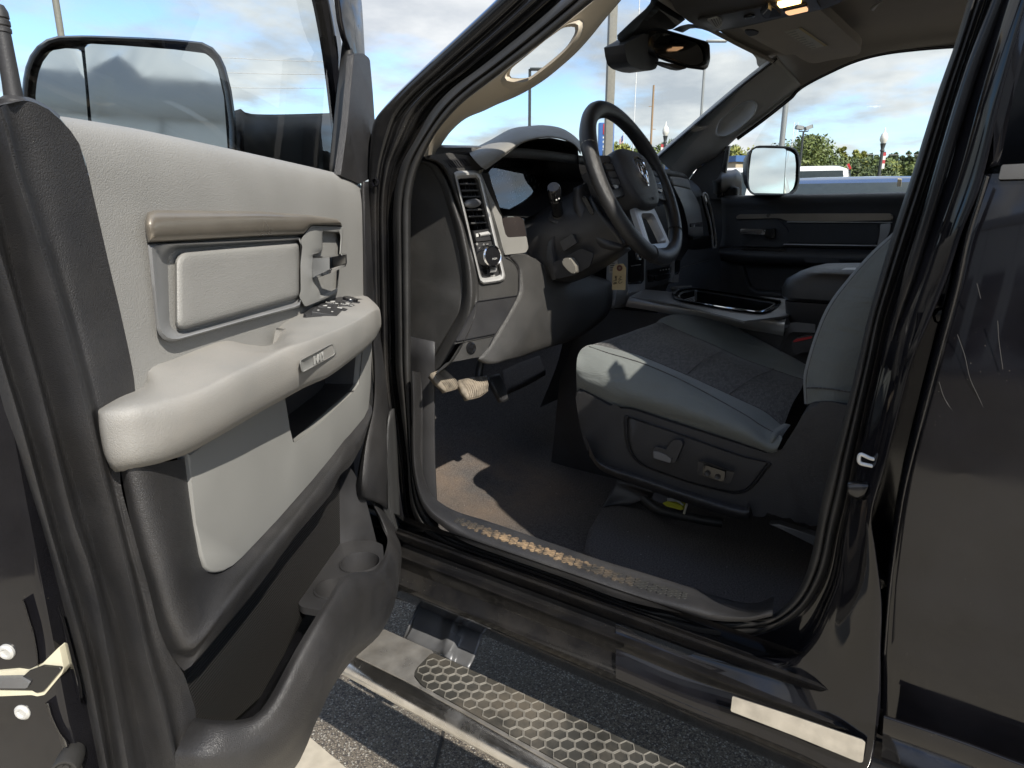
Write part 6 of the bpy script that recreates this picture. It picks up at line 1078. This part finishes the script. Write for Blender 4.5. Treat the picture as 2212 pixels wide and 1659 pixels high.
pen([(352, 1172), (402, 1160)]); pen([(378, 1150), (398, 1150), (402, 1138), (378, 1128), (402, 1124)]); pen([(392, 1118), (388, 1100), (378, 1104), (384, 1120), (402, 1112), (402, 1096)])
pen([(440, 1170), (428, 1186), (440, 1204), (470, 1196), (482, 1178)]); pen([(430, 1160), (482, 1150)]); pen([(432, 1160), (436, 1136), (452, 1138), (454, 1156)]); pen([(446, 1124), (464, 1122), (466, 1106), (444, 1102)])
tube('tag_string', tr(11, 'x', 1.42, [(440, 985), (420, 930), (392, 880), (368, 800), (362, 740)]), .0007, white_ink, kt_, 14)
pt = thing('price_slip', 'crumpled white printed slip hanging behind the tan key tag', 'paper slip', tuple(tr(11, 'x', 1.44, [(350, 850)])[0]))
plate('slip_paper', tr(11, 'x', 1.44, [(296, 860), (340, 810), (385, 830), (408, 910), (350, 1050), (296, 1058)]), M('slip_paper', (.45, .44, .42), .8, var=.1), pt, .001, 0)
for i in range(6): plate('slip_print', tr(11, 'x', 1.4392, [(306, 850 + i * 32), (380 - i * 4, 846 + i * 32), (380 - i * 4, 856 + i * 32), (306, 860 + i * 32)]), black_ink, pt, .0003, 0)
tube('key_ring', tr(11, 'x', 1.44, [(362, 745), (380, 770), (374, 800), (356, 800), (350, 770)]), .0012, zinc, pt, 20, closed=True)
# ================================================================= the lot and what stands round it
gm, nt, b = mk('exposed_aggregate'); b.inputs['Roughness'].default_value = .8
tc = nt.nodes.new('ShaderNodeTexCoord'); co = tc.outputs['Object']
v1 = nd(nt, 'TexVoronoi', Scale=220); lk(nt, co, v1.inputs['Vector']); v2 = nd(nt, 'TexVoronoi', Scale=220, feature='DISTANCE_TO_EDGE'); lk(nt, co, v2.inputs['Vector'])
hs = nt.nodes.new('ShaderNodeSeparateColor'); lk(nt, v1.outputs['Color'], hs.inputs[0])
n3 = nd(nt, 'TexNoise', Scale=1.6, Detail=6); lk(nt, co, n3.inputs['Vector'])
c = mixc(nt, hs.outputs[0], (.15, .125, .098), (.36, .31, .24)); c = mixc(nt, ramp(nt, hs.outputs[1], .8, .82), c, (.07, .06, .055)); c = mixc(nt, ramp(nt, hs.outputs[2], .88, .9), c, (.5, .47, .41))
c = mixc(nt, ramp(nt, v2.outputs['Distance'], .03, .10), (.06, .05, .045), c)
c = mixc(nt, ramp(nt, n3.outputs[0], .38, .62), c, mixc(nt, .4, c, (.11, .10, .085)))
lk(nt, c, b.inputs['Base Color'])
bp = nd(nt, 'Bump', Strength=.8, Distance=.003); lk(nt, ramp(nt, v2.outputs['Distance'], 0, .2), bp.inputs['Height']); lk(nt, bp.outputs[0], b.inputs['Normal'])
g = mesh('asphalt', [(-400, -400, 0), (400, -400, 0), (400, 400, 0), (-400, 400, 0)], [(0, 1, 2, 3)], gm); tag(g, kind='structure')
ca, cb_ = tr(7, 'z', 0, [(1770, 1475), (1990, 1662)]); cdv = (cb_ - ca).normalized(); cn = V((-cdv.y, cdv.x, 0))
if (CAM - ca).dot(cn) < 0: cn = -cn
conc = M('broom_concrete', (.40, .36, .29), .85, grain=('fine', 240, .4), var=.12, vs=30)
tag(mesh('pavement', [ca - cdv * 6 + UZ * .004, cb_ + cdv * 12 + UZ * .004, cb_ + cdv * 12 + cn * 3 + UZ * .004, ca - cdv * 6 + cn * 3 + UZ * .004], [(0, 1, 2, 3)], conc), kind='structure')
jt = tr(8, 'z', .002, [(790, 1430), (735, 1659)]); jd = (jt[1] - jt[0]).normalized(); jw = V((-jd.y, jd.x, 0)) * .004
tag(mesh('joint_seal', [jt[0] - jd * .6 - jw, jt[1] + jd * .5 - jw, jt[1] + jd * .5 + jw, jt[0] - jd * .6 + jw], [(0, 1, 2, 3)], M('tar', (.03, .027, .024), .7)), kind='structure')
def at(u, v, d):           # the point d metres away along the ground in the direction of a sight line
    r = ray(u, v); return CAM + r * (d / math.hypot(r.x, r.y))
def foot(u, v, d): p = at(u, v, d); return V((p.x, p.y, 0)), p.z
pole_m = M('weathered_pole', (.20, .19, .165), .6, var=.1); pole_g = M('galvanised_pole', (.26, .27, .27), .5, metal=.3, var=.06); pole_k = M('dark_pole', (.035, .04, .04), .5, var=.1); wood = M('pole_wood', (.30, .20, .12), .85, var=.15)
lampw = M('globe_glass', (.74, .72, .66), .3, var=.03); white_p = M('white_paint', (.7, .7, .69), .45, var=.04)
def rootthing(name, label, cat, u, v, d, group=None):
    f, z = foot(u, v, d); return thing(name, label, cat, tuple(f), group), f, z
def sq(name, f, w, z0, z1, mat, parent): return box(name, f + UZ * ((z0 + z1) / 2), w, w, z1 - z0, mat, parent, .01, V((.8, .6, 0)), V((-.6, .8, 0)))
LG = 'tall lights around the car lot'
r, f, z = rootthing('light_pole', 'thick square tan light pole behind the steering wheel', 'light pole', 1312, 360, 23, LG); sq('pole', f, .25, .6, 11, pole_m, r); lathe('footing', [(.3, 0), (.3, .6), (0, .62)], f, UZ, conc, r, 16)
def round_pole(label, u, v, d, rr, top, arm, mat, name='light_pole', group=LG):
    r, f, z = rootthing(name, label, 'light pole', u, v, d, group)
    lathe('pole', [(rr * 1.15, 0), (rr, top), (0, top)], f, UZ, mat, r, 12); lathe('footing', [(.28, 0), (.28, .5), (0, .52)], f, UZ, conc, r, 14)
    if arm: box('lamp_head', f + UZ * top + rgt * (arm / 2), abs(arm), .3, .12, mat, r, .03, rgt, UZ.cross(rgt))
    return r
round_pole('slim dark light pole seen behind the left end of the dashboard', 1144, 250, 37, .075, 1.35 + 37 * .2, .9, pole_k)
round_pole('grey light pole with a flat lamp arm beside the rear view mirror', 1516, 230, 45, .075, 11.6, 1.25, pole_g)
round_pole('plain grey light pole behind the passenger mirror', 1688, 320, 30, .10, 12, -.9, pole_g)
round_pole('olive light pole above the open driver door mirror', 131, 70, 25, .085, 14, .9, pole_m)
# utility poles and wires
r, f, z = rootthing('utility_pole', 'bare wooden utility pole with climbing pegs, right of the steering wheel', 'utility pole', 1409, 250, 80); zt = at(1414, 184, 80).z
lathe('pole', [(.15, 0), (.11, zt), (0, zt)], f, UZ, wood, r, 10)
for k_, dz in enumerate((2.2, 4.6, 7)): box('peg', f + UZ * (zt - dz) + rgt * (.2 if k_ % 2 else -.2), .5, .06, .06, wood, r, 0, rgt, UZ.cross(rgt))
r, f, z = rootthing('utility_pole', 'orange brown pole top carrying three wires beyond the driver door glass', 'utility pole', 721, 140, 40); zt = at(721, 106, 40).z
lathe('pole', [(.12, 0), (.10, zt), (0, zt)], f, UZ, wood, r, 10)
wm = M('wire', (.45, .45, .45), .5)
wt = thing('power_line', 'three thin power lines crossing the sky beyond the driver door glass', 'power line', tuple(f + UZ * (zt - 2)))
for v0, v1 in ((125, 134), (157, 161), (189, 190)): tube('wire', [at(720, v1, 40), at(600, (v0 + v1) / 2 + 1, 37), at(490, v0, 35), at(300, v0 - 6, 33)], .014, wm, wt, 20, k=5)
wt = thing('power_line', 'single thin power line in front of the far treeline', 'power line', tuple(at(1900, 334, 60)))
tube('wire', [at(1860, 333.5, 60), at(1930, 334.5, 60), at(2000, 334.5, 60), at(2100, 334, 60)], .022, wm, wt, 14, k=5)
# mast, flag, sign tower
r, f, z = rootthing('radio_mast', 'thin white guyed radio mast left of the utility pole', 'mast', 1370, 260, 62); zt = 26
lathe('mast', [(.045, 0), (.04, zt), (0, zt)], f, UZ, white_p, r, 8)
for i in range(12): lathe('collar', [(.03, -.12), (.075, 0), (.03, .12)], f + UZ * (3 + i * 1.9), UZ, white_p, r, 8)
r, f, z = rootthing('flagpole', 'white flagpole with an american flag hanging limp', 'flagpole', 1346, 320, 90); zt = at(1346, 288, 90).z
lathe('pole', [(.07, 0), (.05, zt), (.09, zt + .02), (.06, zt + .16), (0, zt + .18)], f, UZ, white_p, r, 10)
red = M('flag_red', (.42, .05, .06), .7, var=.05); fb = M('flag_blue', (.05, .07, .22), .7, var=.05); fw = M('flag_white', (.66, .64, .62), .7, var=.05)
fl = []; top = f + UZ * (zt - .15)
for i in range(13):
    x0, x1 = -.05 - i * .036, -.05 - (i + 1) * .036; dz = i * .05
    o = mesh('s', [top + rgt * x0 - UZ * (dz + (.75 if i < 7 else 0)), top + rgt * x1 - UZ * (dz + .05 + (.75 if i < 7 else 0)), top + rgt * x1 - UZ * (1.9 + .12 * math.sin(i)), top + rgt * x0 - UZ * (1.9 + .12 * math.sin(i - 1))], [(0, 1, 2, 3)], red if i % 2 == 0 else fw); fl.append(o)
fl.append(mesh('s', [top + rgt * -.05, top + rgt * -.30 - UZ * .3, top + rgt * -.30 - UZ * 1.05, top + rgt * -.05 - UZ * .75], [(0, 1, 2, 3)], fb))
flag = join('flag', fl, None, r); md = flag.modifiers.new('s', 'SOLIDIFY'); md.thickness = .02
r, f, z = rootthing('sign_tower', 'blue sign tower with a red panel half hidden by the tan pole', 'sign', 1308, 320, 50); blue = M('sign_blue', (.03, .10, .30), .4, var=.05); sred = M('sign_red', (.50, .03, .04), .4, var=.05)
fx = rgt; zt = at(1300, 266, 50).z
box('column', f + UZ * zt / 2, 1.1, .5, zt, blue, r, .03, fx, UZ.cross(fx))
def face(u0, u1, v0, v1, m, nm, off=.27):
    a, c_ = at(u0, v0, 50), at(u1, v1, 50); ctr = (a + c_) / 2; ctr = ctr - UZ.cross(fx) * off
    return box(nm, ctr, abs((c_ - a).dot(fx)), .03, abs(a.z - c_.z), m, r, .005, fx, UZ.cross(fx))
face(1302, 1318, 269, 291, sred, 'red_panel')
for v0, v1 in ((271, 276), (278, 283), (285, 289)): face(1305, 1308.5, v0, v1, white_p, 'sign_letter', .29)
for v0, v1 in ((296, 300), (305, 310), (315, 321)): face(1301, 1306, v0, v1, white_p, 'sign_panel')
face(1300, 1306, 323.5, 325, white_p, 'sign_line'); face(1300.5, 1307, 327, 341, pole_k, 'lower_panel')
# post top lamps with glass globes
def globe_lamp(label, u, v, d, hgt, banner):
    r, f, z = rootthing('street_lamp', label, 'street lamp', u, v, d, 'green post top lamps with acorn globes')
    zg = at(u, v, d).z
    lathe('post', [(.16, 0), (.16, .5), (.10, .6), (.085, zg - .75), (.13, zg - .7), (.09, zg - .6), (.14, zg - .35), (.16, zg - .3), (0, zg - .3)], f, UZ, pole_k, r, 14)
    lathe('globe', [(.10, zg - .32), (.20, zg - .12), (.21, zg + .02), (.15, zg + .22), (.07, zg + .30), (.05, zg + .36), (.02, zg + .55), (0, zg + .57)], f, UZ, lampw, r, 16)
    if banner:
        for m_, a, b2 in ((red, 0, .2), (fw, .2, .42), (red, .42, .62), (fw, .62, .9)): box('banner', f + UZ * (zg - .78 - (a + b2) / 2) + rgt * banner, .16, .02, b2 - a, m_, r, 0, rgt, UZ.cross(rgt))
        box('banner_arm', f + UZ * (zg - .76) + rgt * (banner / 2), abs(banner) * 1.5, .04, .04, pole_k, r, 0, rgt, UZ.cross(rgt))
    return r
globe_lamp('post top lamp with a red and white banner beside the windscreen pillar', 1438, 283, 45, 7, -.17)
globe_lamp('tallest post top lamp in the passenger window, banner on its post', 1909.5, 298, 45, 7, .17)
globe_lamp('small distant post top lamp below the far treeline', 1931, 365, 80, 7, 0); globe_lamp('smallest post top lamp just above the blue car roof', 1919, 374, 96, 7, 0)
# floodlights and lattice mast
r, f, z = rootthing('floodlight_pole', 'dark pole with two box floodlights above the trees', 'floodlight', 1732, 320, 40); zt = at(1732, 284, 40).z
lathe('pole', [(.06, 0), (.05, zt), (0, zt)], f, UZ, pole_k, r, 10); box('crossarm', f + UZ * zt, .42, .06, .05, pole_k, r, .005, rgt, UZ.cross(rgt))
for s, tilt in ((-1, .2), (1, -.45)):
    cx = f + UZ * (zt + .19) + rgt * (s * .24); ax_ = (rgt + UZ * -tilt * s).normalized() if s > 0 else (rgt - UZ * .15).normalized()
    if s > 0: ax_ = (rgt + UZ * .35).normalized()
    box('flood_head', cx, .36, .25, .16, pole_g, r, .015, ax_, UZ.cross(rgt), ax_.cross(UZ.cross(rgt)) * -1); box('bracket', cx - UZ * .12, .03, .03, .18, pole_k, r, 0)
r, f, z = rootthing('lattice_mast', 'white lattice mast beside the floodlight pole', 'mast', 1716, 300, 44); zt = at(1723, 264, 44).z
for s in (-1, 1): box('rail', f + UZ * zt / 2 + rgt * (s * .11), .035, .035, zt, white_p, r, 0, rgt, UZ.cross(rgt))
for i in range(28): tube('brace', [f + UZ * (i * zt / 28) + rgt * (.11 if i % 2 else -.11), f + UZ * ((i + 1) * zt / 28) + rgt * (-.11 if i % 2 else .11)], .014, white_p, r, k=4)
# low building across the lot
a, c_ = foot(1290, 352, 62)[0], foot(1590, 352, 46)[0]; d_ = (c_ - a).normalized(); n_ = V((-d_.y, d_.x, 0)); n_ = n_ if n_.dot(fwd) > 0 else -n_
bt = thing('store_building', 'low beige store with a blue roof edge beyond the windscreen', 'building', tuple((a + c_) / 2)); L_ = (c_ - a).length
beige = M('beige_wall', (.44, .37, .26), .8, var=.06); roofb = M('blue_fascia', (.05, .12, .28), .5, var=.05)
mid = (a + c_) / 2 + n_ * 2
box('wall', mid + UZ * 2.35, L_, 4, 4.7, beige, bt, .02, d_, n_); box('fascia', mid + UZ * 4.85, L_ + .3, 4.3, .34, roofb, bt, .02, d_, n_)
for i in range(9): box('window', a + d_ * (2.5 + i * L_ / 9.3) - n_ * .02 + UZ * 2.2, 2.2, .1, 2.2, pole_k, bt, .01, d_, n_)
for i in (3, 4): box('sign_panel', a + d_ * (1.5 + i * L_ / 9.3) - n_ * .05 + UZ * 3.9, 1.6, .1, .6, sred, bt, .01, d_, n_)
# building behind the viewer, seen in the mirrors and the paint
db = thing('dealer_building', 'pale panelled building with dark windows reflected in the tow mirror', 'building', (-15, 8, 0)); pan = M('pale_cladding', (.55, .56, .55), .5, var=.03)
box('wall', V((-18, 4, 3.2)), 6, 46, 6.4, pan, db, .03); box('fascia', V((-14.97, 4, 6.0)), .12, 46.2, .9, silver_d, db, .02)
for i in range(9): box('window', V((-14.98, -16 + i * 5, 1.9)), .1, 3.4, 2.9, black_pl, db, .02)
for i in range(10): box('panel_seam', V((-14.99, -18.5 + i * 5, 3.2)), .05, .04, 6.3, pole_k, db, 0)
# ---- trees
def leafmat(name, c1, c2):
    m, nt, b = mk(name); b.inputs['Roughness'].default_value = .6; tc = nt.nodes.new('ShaderNodeTexCoord')
    n = nd(nt, 'TexNoise', Scale=1.1, Detail=5); lk(nt, tc.outputs['Object'], n.inputs['Vector']); lk(nt, mixc(nt, ramp(nt, n.outputs[0], .35, .65), c1, c2), b.inputs['Base Color'])
    b.inputs['Subsurface Weight'].default_value = 0; return m
LM = [leafmat('leaves_green', (.08, .115, .028), (.15, .18, .045)), leafmat('leaves_yellow', (.17, .19, .035), (.28, .275, .06)), leafmat('leaves_dark', (.05, .075, .028), (.09, .115, .04))]
bark = M('bark', (.09, .07, .05), .9, var=.2)
def tree(name, label, u, vtop, d, wid, mi, group, n=6000, shape='round', low=.18):
    r, f, z = rootthing(name, label, 'tree', u, vtop, d, group); H = at(u, vtop, d).z; rnd_ = random.Random(int(u * 7 + vtop))
    lathe('trunk', [(H * .035, 0), (H * .025, H * .3), (H * .012, H * .7), (.01, H * .9)], f, UZ, bark, r, 8)
    vs = []; fs = []; blobs = []
    for i in range(22):
        t = rnd_.uniform(low, .96); w_ = wid * (math.sin(math.pi * min(1, t * .85 + .12)) ** .7 if shape == 'round' else max(.1, 1.05 - t)) * .5
        an = rnd_.uniform(0, 6.283); q = rnd_.uniform(.2, .8) * w_
        blobs.append((f + V((math.cos(an) * q, math.sin(an) * q, t * H)), w_ * rnd_.uniform(.38, .62)))
    for i in range(n):
        c, br = blobs[rnd_.randrange(22)]
        dv = V((rnd_.gauss(0, 1), rnd_.gauss(0, 1), rnd_.gauss(0, .8))).normalized() * br * rnd_.uniform(.55, 1.08)
        p = c + dv
        if p.z > H * 1.02: continue
        s = d * .0021 * rnd_.uniform(.6, 1.5); a = V((rnd_.gauss(0, 1), rnd_.gauss(0, 1), rnd_.gauss(0, 1))).normalized(); b2 = a.cross(dv.normalized() + V((.01, 0, .3))).normalized(); k_ = len(vs)
        vs += [p - a * s, p + b2 * s * .55, p + a * s, p - b2 * s * .55]; fs.append((k_, k_ + 1, k_ + 2, k_ + 3))
    mesh('crown', vs, fs, LM[mi], r, 180, recalc=False)
    return r
TG = 'trees beyond the car lot'
for a in ((1735, 296, 44, 6.5, 0, 'nearest dark green bushy tree just right of the lattice mast', 'round'), (1772, 303, 50, 6.0, 0, 'broad green tree second from the lattice mast', 'round'), (1823, 313, 58, 5.2, 1, 'pale yellow tree at the left of a pair', 'tall'), (1848, 312, 58, 5.6, 1, 'pale yellow tree at the right of a pair', 'tall'), (1868, 322, 60, 4.0, 1, 'small yellow green tree at the end of the bright row', 'tall'),
          (1702, 322, 60, 7, 0, 'green tree hidden behind the passenger mirror', 'round'), (1700, 304, 66, 3.0, 0, 'slender tree top poking above the passenger mirror', 'tall'), (1600, 316, 52, 6, 1, 'light green tree left of the passenger mirror', 'round'), (1575, 318, 56, 5.5, 0, 'green tree in the front corner of the passenger window', 'round'),
          (1335, 310, 70, 6, 1, 'light green tree right of the tan pole', 'round'), (1358, 315, 72, 5, 1, 'yellow green tree right of the flagpole', 'round'), (1382, 314, 68, 5.4, 0, 'dark green tree behind the steering wheel rim', 'round'), (1427, 312, 70, 4.6, 1, 'light tree left of the banner lamp', 'round'), (1450, 308, 66, 6.0, 0, 'tree behind the base of the windscreen pillar', 'round'), (1470, 302, 66, 5.6, 0, 'tree rising behind the passenger windscreen pillar', 'round'), (1291, 316, 74, 5, 0, 'small tree left of the sign tower', 'round'),
          (1905, 345, 70, 6.5, 0, 'green tree behind the tall banner lamp', 'round'), (1940, 352, 66, 6, 1, 'olive shrubby tree right of the banner lamp', 'round'), (1880, 342, 64, 7, 0, 'green tree between the pale trees and the banner lamp', 'round'), (1975, 350, 62, 6.5, 0, 'green tree at the right end of the passenger window', 'round'), (1820, 345, 54, 8, 2, 'dark green mass of a tree below the pale pair', 'round'), (1770, 350, 50, 7, 2, 'low dark tree above the white car roof', 'round'), (1855, 352, 56, 7, 2, 'shaded tree behind the white car tail', 'round')):
    tree('leafy_tree', a[5], a[0], a[1], a[2], a[3], a[4], TG, 6000, a[6])
for i, (u, v) in enumerate(((1880, 330), (1893, 328), (1927, 325), (1940, 324), (1955, 327), (1968, 323), (1982, 325), (1995, 322), (2010, 320), (1912, 331))):
    tree('dark_conifer', 'dark distant tree number %d from the left along the far treeline' % (i + 1), u, v, 110, 7, 2, 'dark far trees on the treeline', 3000, 'tall', .3)
# ---- parked cars
carp = M('blue_grey_paint', (.06, .11, .24), .22, metal=.4, coat=1, var=.04); carw = M('white_car_paint', (.72, .72, .71), .25, coat=.8, var=.02); cglass = M('car_glass', (.03, .04, .045), .06, var=.1); tyre = M('tyre_rubber', (.02, .02, .02), .8); rimm = M('alloy', (.4, .4, .42), .35, metal=.9); tail = M('tail_lamp_red', (.45, .03, .03), .25)
def car(name, label, pos, yaw, L, W, H, sills, mat, boxy, extras):
    """sections (x, half width, z) along the body"""
    t = thing(name, label, 'car', tuple(pos)); X = V((math.cos(yaw), math.sin(yaw), 0)); Y = V((-X.y, X.x, 0))
    def P(x, y, z): return pos + X * x + Y * y + UZ * z
    bz, hz = .35, sills
    prof = [(-L / 2, .5), (-L / 2 + .03, hz - .05), (-L / 2 + .25, hz), (L / 2 - .35, hz - .12), (L / 2 - .02, hz - .3), (L / 2, .45)]
    loops = []
    for x, z in prof: loops.append([P(x, y * W / 2 * (0.97 if abs(x) > L / 2 - .1 else 1), zz) for y, zz in ((-.94, bz), (-1, bz + .2), (-1, z * .8), (-.93, z), (0, z + .03), (.93, z), (1, z * .8), (1, bz + .2), (.94, bz))])
    loft('body', loops, mat, t, 40, (True, True), smooth=False)
    x0, x1 = -L / 2 + (.06 if boxy else .15), L / 2 - (1.35 if boxy else 1.25); s0, s1 = (.10, .35) if boxy else (.55, .85)
    def cab(f, z, ins): return [P(x0 + s0 * f + ins, -W / 2 * (.93 - .16 * f) + ins, z), P(x1 - s1 * f - ins, -W / 2 * (.93 - .16 * f) + ins, z), P(x1 - s1 * f - ins, W / 2 * (.93 - .16 * f) - ins, z), P(x0 + s0 * f + ins, W / 2 * (.93 - .16 * f) - ins, z)]
    def rl(q, r): return [q_ for i in range(4) for q_ in [q[i].lerp(q[i - 1], r), q[i].lerp(q[i - 1], r * .35), q[i].lerp(q[(i + 1) % 4], r * .35), q[i].lerp(q[(i + 1) % 4], r)]]
    fr = loft('roof', [rl(cab(0, hz - .02, 0), .08), rl(cab(.86, H - .14, 0), .08), rl(cab(.95, H - .05, .02), .09), rl(cab(1, H, .12), .12), rl(cab(1, H + .02, .4), .2)], mat, t, 64, (False, True), smooth=False, ang=50)
    c0, c1 = cab(.12, hz + .08, 0), cab(.93, H - .075, 0)
    for i in range(4):
        a, b2, c_, d_ = c0[i], c0[(i + 1) % 4], c1[(i + 1) % 4], c1[i]; n = (b2 - a).cross(d_ - a).normalized(); ctr = (a + b2 + c_ + d_) / 4
        if n.dot(ctr - P(0, 0, hz)) < 0: n = -n
        k_ = 1 if (b2 - a).length < W else 2
        for j in range(k_):
            q = [a.lerp(b2, (j + .06) / k_), a.lerp(b2, (j + .94) / k_), d_.lerp(c_, (j + .92) / k_), d_.lerp(c_, (j + .08) / k_)]
            plate('window', [p + n * .012 for p in q], cglass, t, .02, .004, front=n)
    for sx in (-L / 2 + .8, L / 2 - .85):
        for sy in (-1, 1):
            c = P(sx, sy * (W / 2 - .12), .36); wv = lathe('wheel', [(.2, -.11), (.34, -.10), (.36, -.04), (.36, .06), (.33, .11), (.22, .12)], c, Y * sy, tyre, t, 24); lathe('rim', [(.22, .10), (.20, .07), (.06, .09), (0, .09)], c, Y * sy, rimm, wv, 20)
    for sy in (-1, 1):
        plate('tail_lamp', [P(-L / 2 - .01, sy * W * .40, hz - .35), P(-L / 2 - .01, sy * W * .48, hz - .35), P(-L / 2 + .02, sy * W * .47, hz - .08), P(-L / 2 + .02, sy * W * .40, hz - .08)], tail, t, .03, .004, front=-X)
        plate('headlamp', [P(L / 2 + .01, sy * W * .30, hz - .42), P(L / 2 + .01, sy * W * .46, hz - .42), P(L / 2, sy * W * .46, hz - .28), P(L / 2, sy * W * .30, hz - .28)], rimm, t, .03, .004, front=X)
    extras(t, P, X, Y); return t
def ex_blue(t, P, X, Y): pass
p = foot(1840, 383, 8.2)[0]; va = math.atan2(p.y, p.x)
car('parked_car', 'blue grey car with a taped rear corner parked beside the passenger window', p + V((0, 0, 0)), va + R(184), 4.4, 1.90, at(1840, 379.5, 7.9).z, 1.08, carp, False, ex_blue)
q = at(1944, 399, 6.3); tr_ = thing('tape_strip', 'beige tape strip stuck over the blue car roof corner', 'tape', tuple(q))
plate('tape', [at(1939, 387, 6.25), at(1948, 388, 6.25), at(1946, 403, 6.3), at(1937, 403, 6.3)], M('beige_tape', (.42, .36, .24), .7), tr_, .01, .002)
wy = R(100); p = foot(1850, 360, 11.5)[0] + V((math.cos(wy), math.sin(wy), 0)) * 2.15
def ex_white(t, P, X, Y):
    for s in (-1, 1): plate('roof_lamp', [P(-2.02, s * .50, 2.0), P(-2.02, s * .60, 2.0), P(-1.98, s * .60, 2.07), P(-1.98, s * .50, 2.07)], tail, t, .03, .004, front=-X)
car('boxy_off_roader', 'white boxy off roader with a dark side window behind the blue car', p, wy, 4.3, 1.85, at(1790, 357.5, 10.8).z, 1.30, carw, True, ex_white)
# ================================================================= daylight
EL, AZ = R(43), R(29)       # the sun stands behind the truck on the driver's side
SUN = V((-math.sin(AZ) * math.cos(EL), -math.cos(AZ) * math.cos(EL), math.sin(EL)))
ld = bpy.data.lights.new('sun', 'SUN'); ld.energy = 2.15; ld.angle = R(.53); ld.color = (1, .94, .84)
lo_ = bpy.data.objects.new('sun', ld); COL.objects.link(lo_); lo_.rotation_euler = SUN.to_track_quat('Z', 'Y').to_euler(); lo_.location = SUN * 60
w = bpy.data.worlds.new('World'); scene.world = w; w.use_nodes = True; nt = w.node_tree
bg = nt.nodes['Background']; bg.inputs['Strength'].default_value = .15
sky = nt.nodes.new('ShaderNodeTexSky'); sky.sky_type = 'NISHITA'; sky.sun_disc = False; sky.sun_elevation = EL
sky.sun_rotation = math.atan2(SUN.x, SUN.y); sky.air_density = 1.1; sky.dust_density = .6; sky.ozone_density = 2.2
tc = nt.nodes.new('ShaderNodeTexCoord'); sp_ = nt.nodes.new('ShaderNodeSeparateXYZ'); lk(nt, tc.outputs['Generated'], sp_.inputs[0])
zz = math_(nt, 'ADD', math_(nt, 'MAXIMUM', sp_.outputs[2], 0), .16)
cb = nt.nodes.new('ShaderNodeCombineXYZ'); lk(nt, math_(nt, 'DIVIDE', sp_.outputs[0], zz), cb.inputs[0]); lk(nt, math_(nt, 'DIVIDE', sp_.outputs[1], zz), cb.inputs[1])
mp = nt.nodes.new('ShaderNodeMapping'); mp.inputs['Location'].default_value = (3.7, 1.9, 0); lk(nt, cb.outputs[0], mp.inputs[0])
n1 = nd(nt, 'TexNoise', Scale=.85, Detail=9, Roughness=.56); lk(nt, mp.outputs[0], n1.inputs['Vector'])
n2 = nd(nt, 'TexNoise', Scale=2.3, Detail=7, Roughness=.55); lk(nt, mp.outputs[0], n2.inputs['Vector'])
cov = ramp(nt, n1.outputs[0], .39, .55)
cov.node.interpolation_type = 'SMOOTHSTEP'
shade = mixc(nt, ramp(nt, n2.outputs[0], .35, .66), (1.2, 1.27, 1.35), (2.1, 2.1, 2.05))
dk = nt.nodes.new('ShaderNodeMix'); dk.data_type = 'RGBA'; dk.blend_type = 'MULTIPLY'; dk.inputs[0].default_value = 1; lk(nt, sky.outputs[0], dk.inputs[6]); dk.inputs[7].default_value = (.46, .51, .58, 1)
lk(nt, mixc(nt, math_(nt, 'MULTIPLY', cov, .93), dk.outputs[2], shade), bg.inputs['Color'])
vs_ = scene.view_settings; vs_.view_transform = 'Standard'; vs_.look = 'None'; vs_.exposure = 1.65; vs_.gamma = 1; vs_.use_curve_mapping = False
cy = scene.cycles; cy.use_denoising = True; cy.max_bounces = 10; cy.diffuse_bounces = 6; cy.glossy_bounces = 4; cy.transparent_max_bounces = 12; cy.caustics_reflective = False; cy.caustics_refractive = False; cy.sample_clamp_indirect = 6
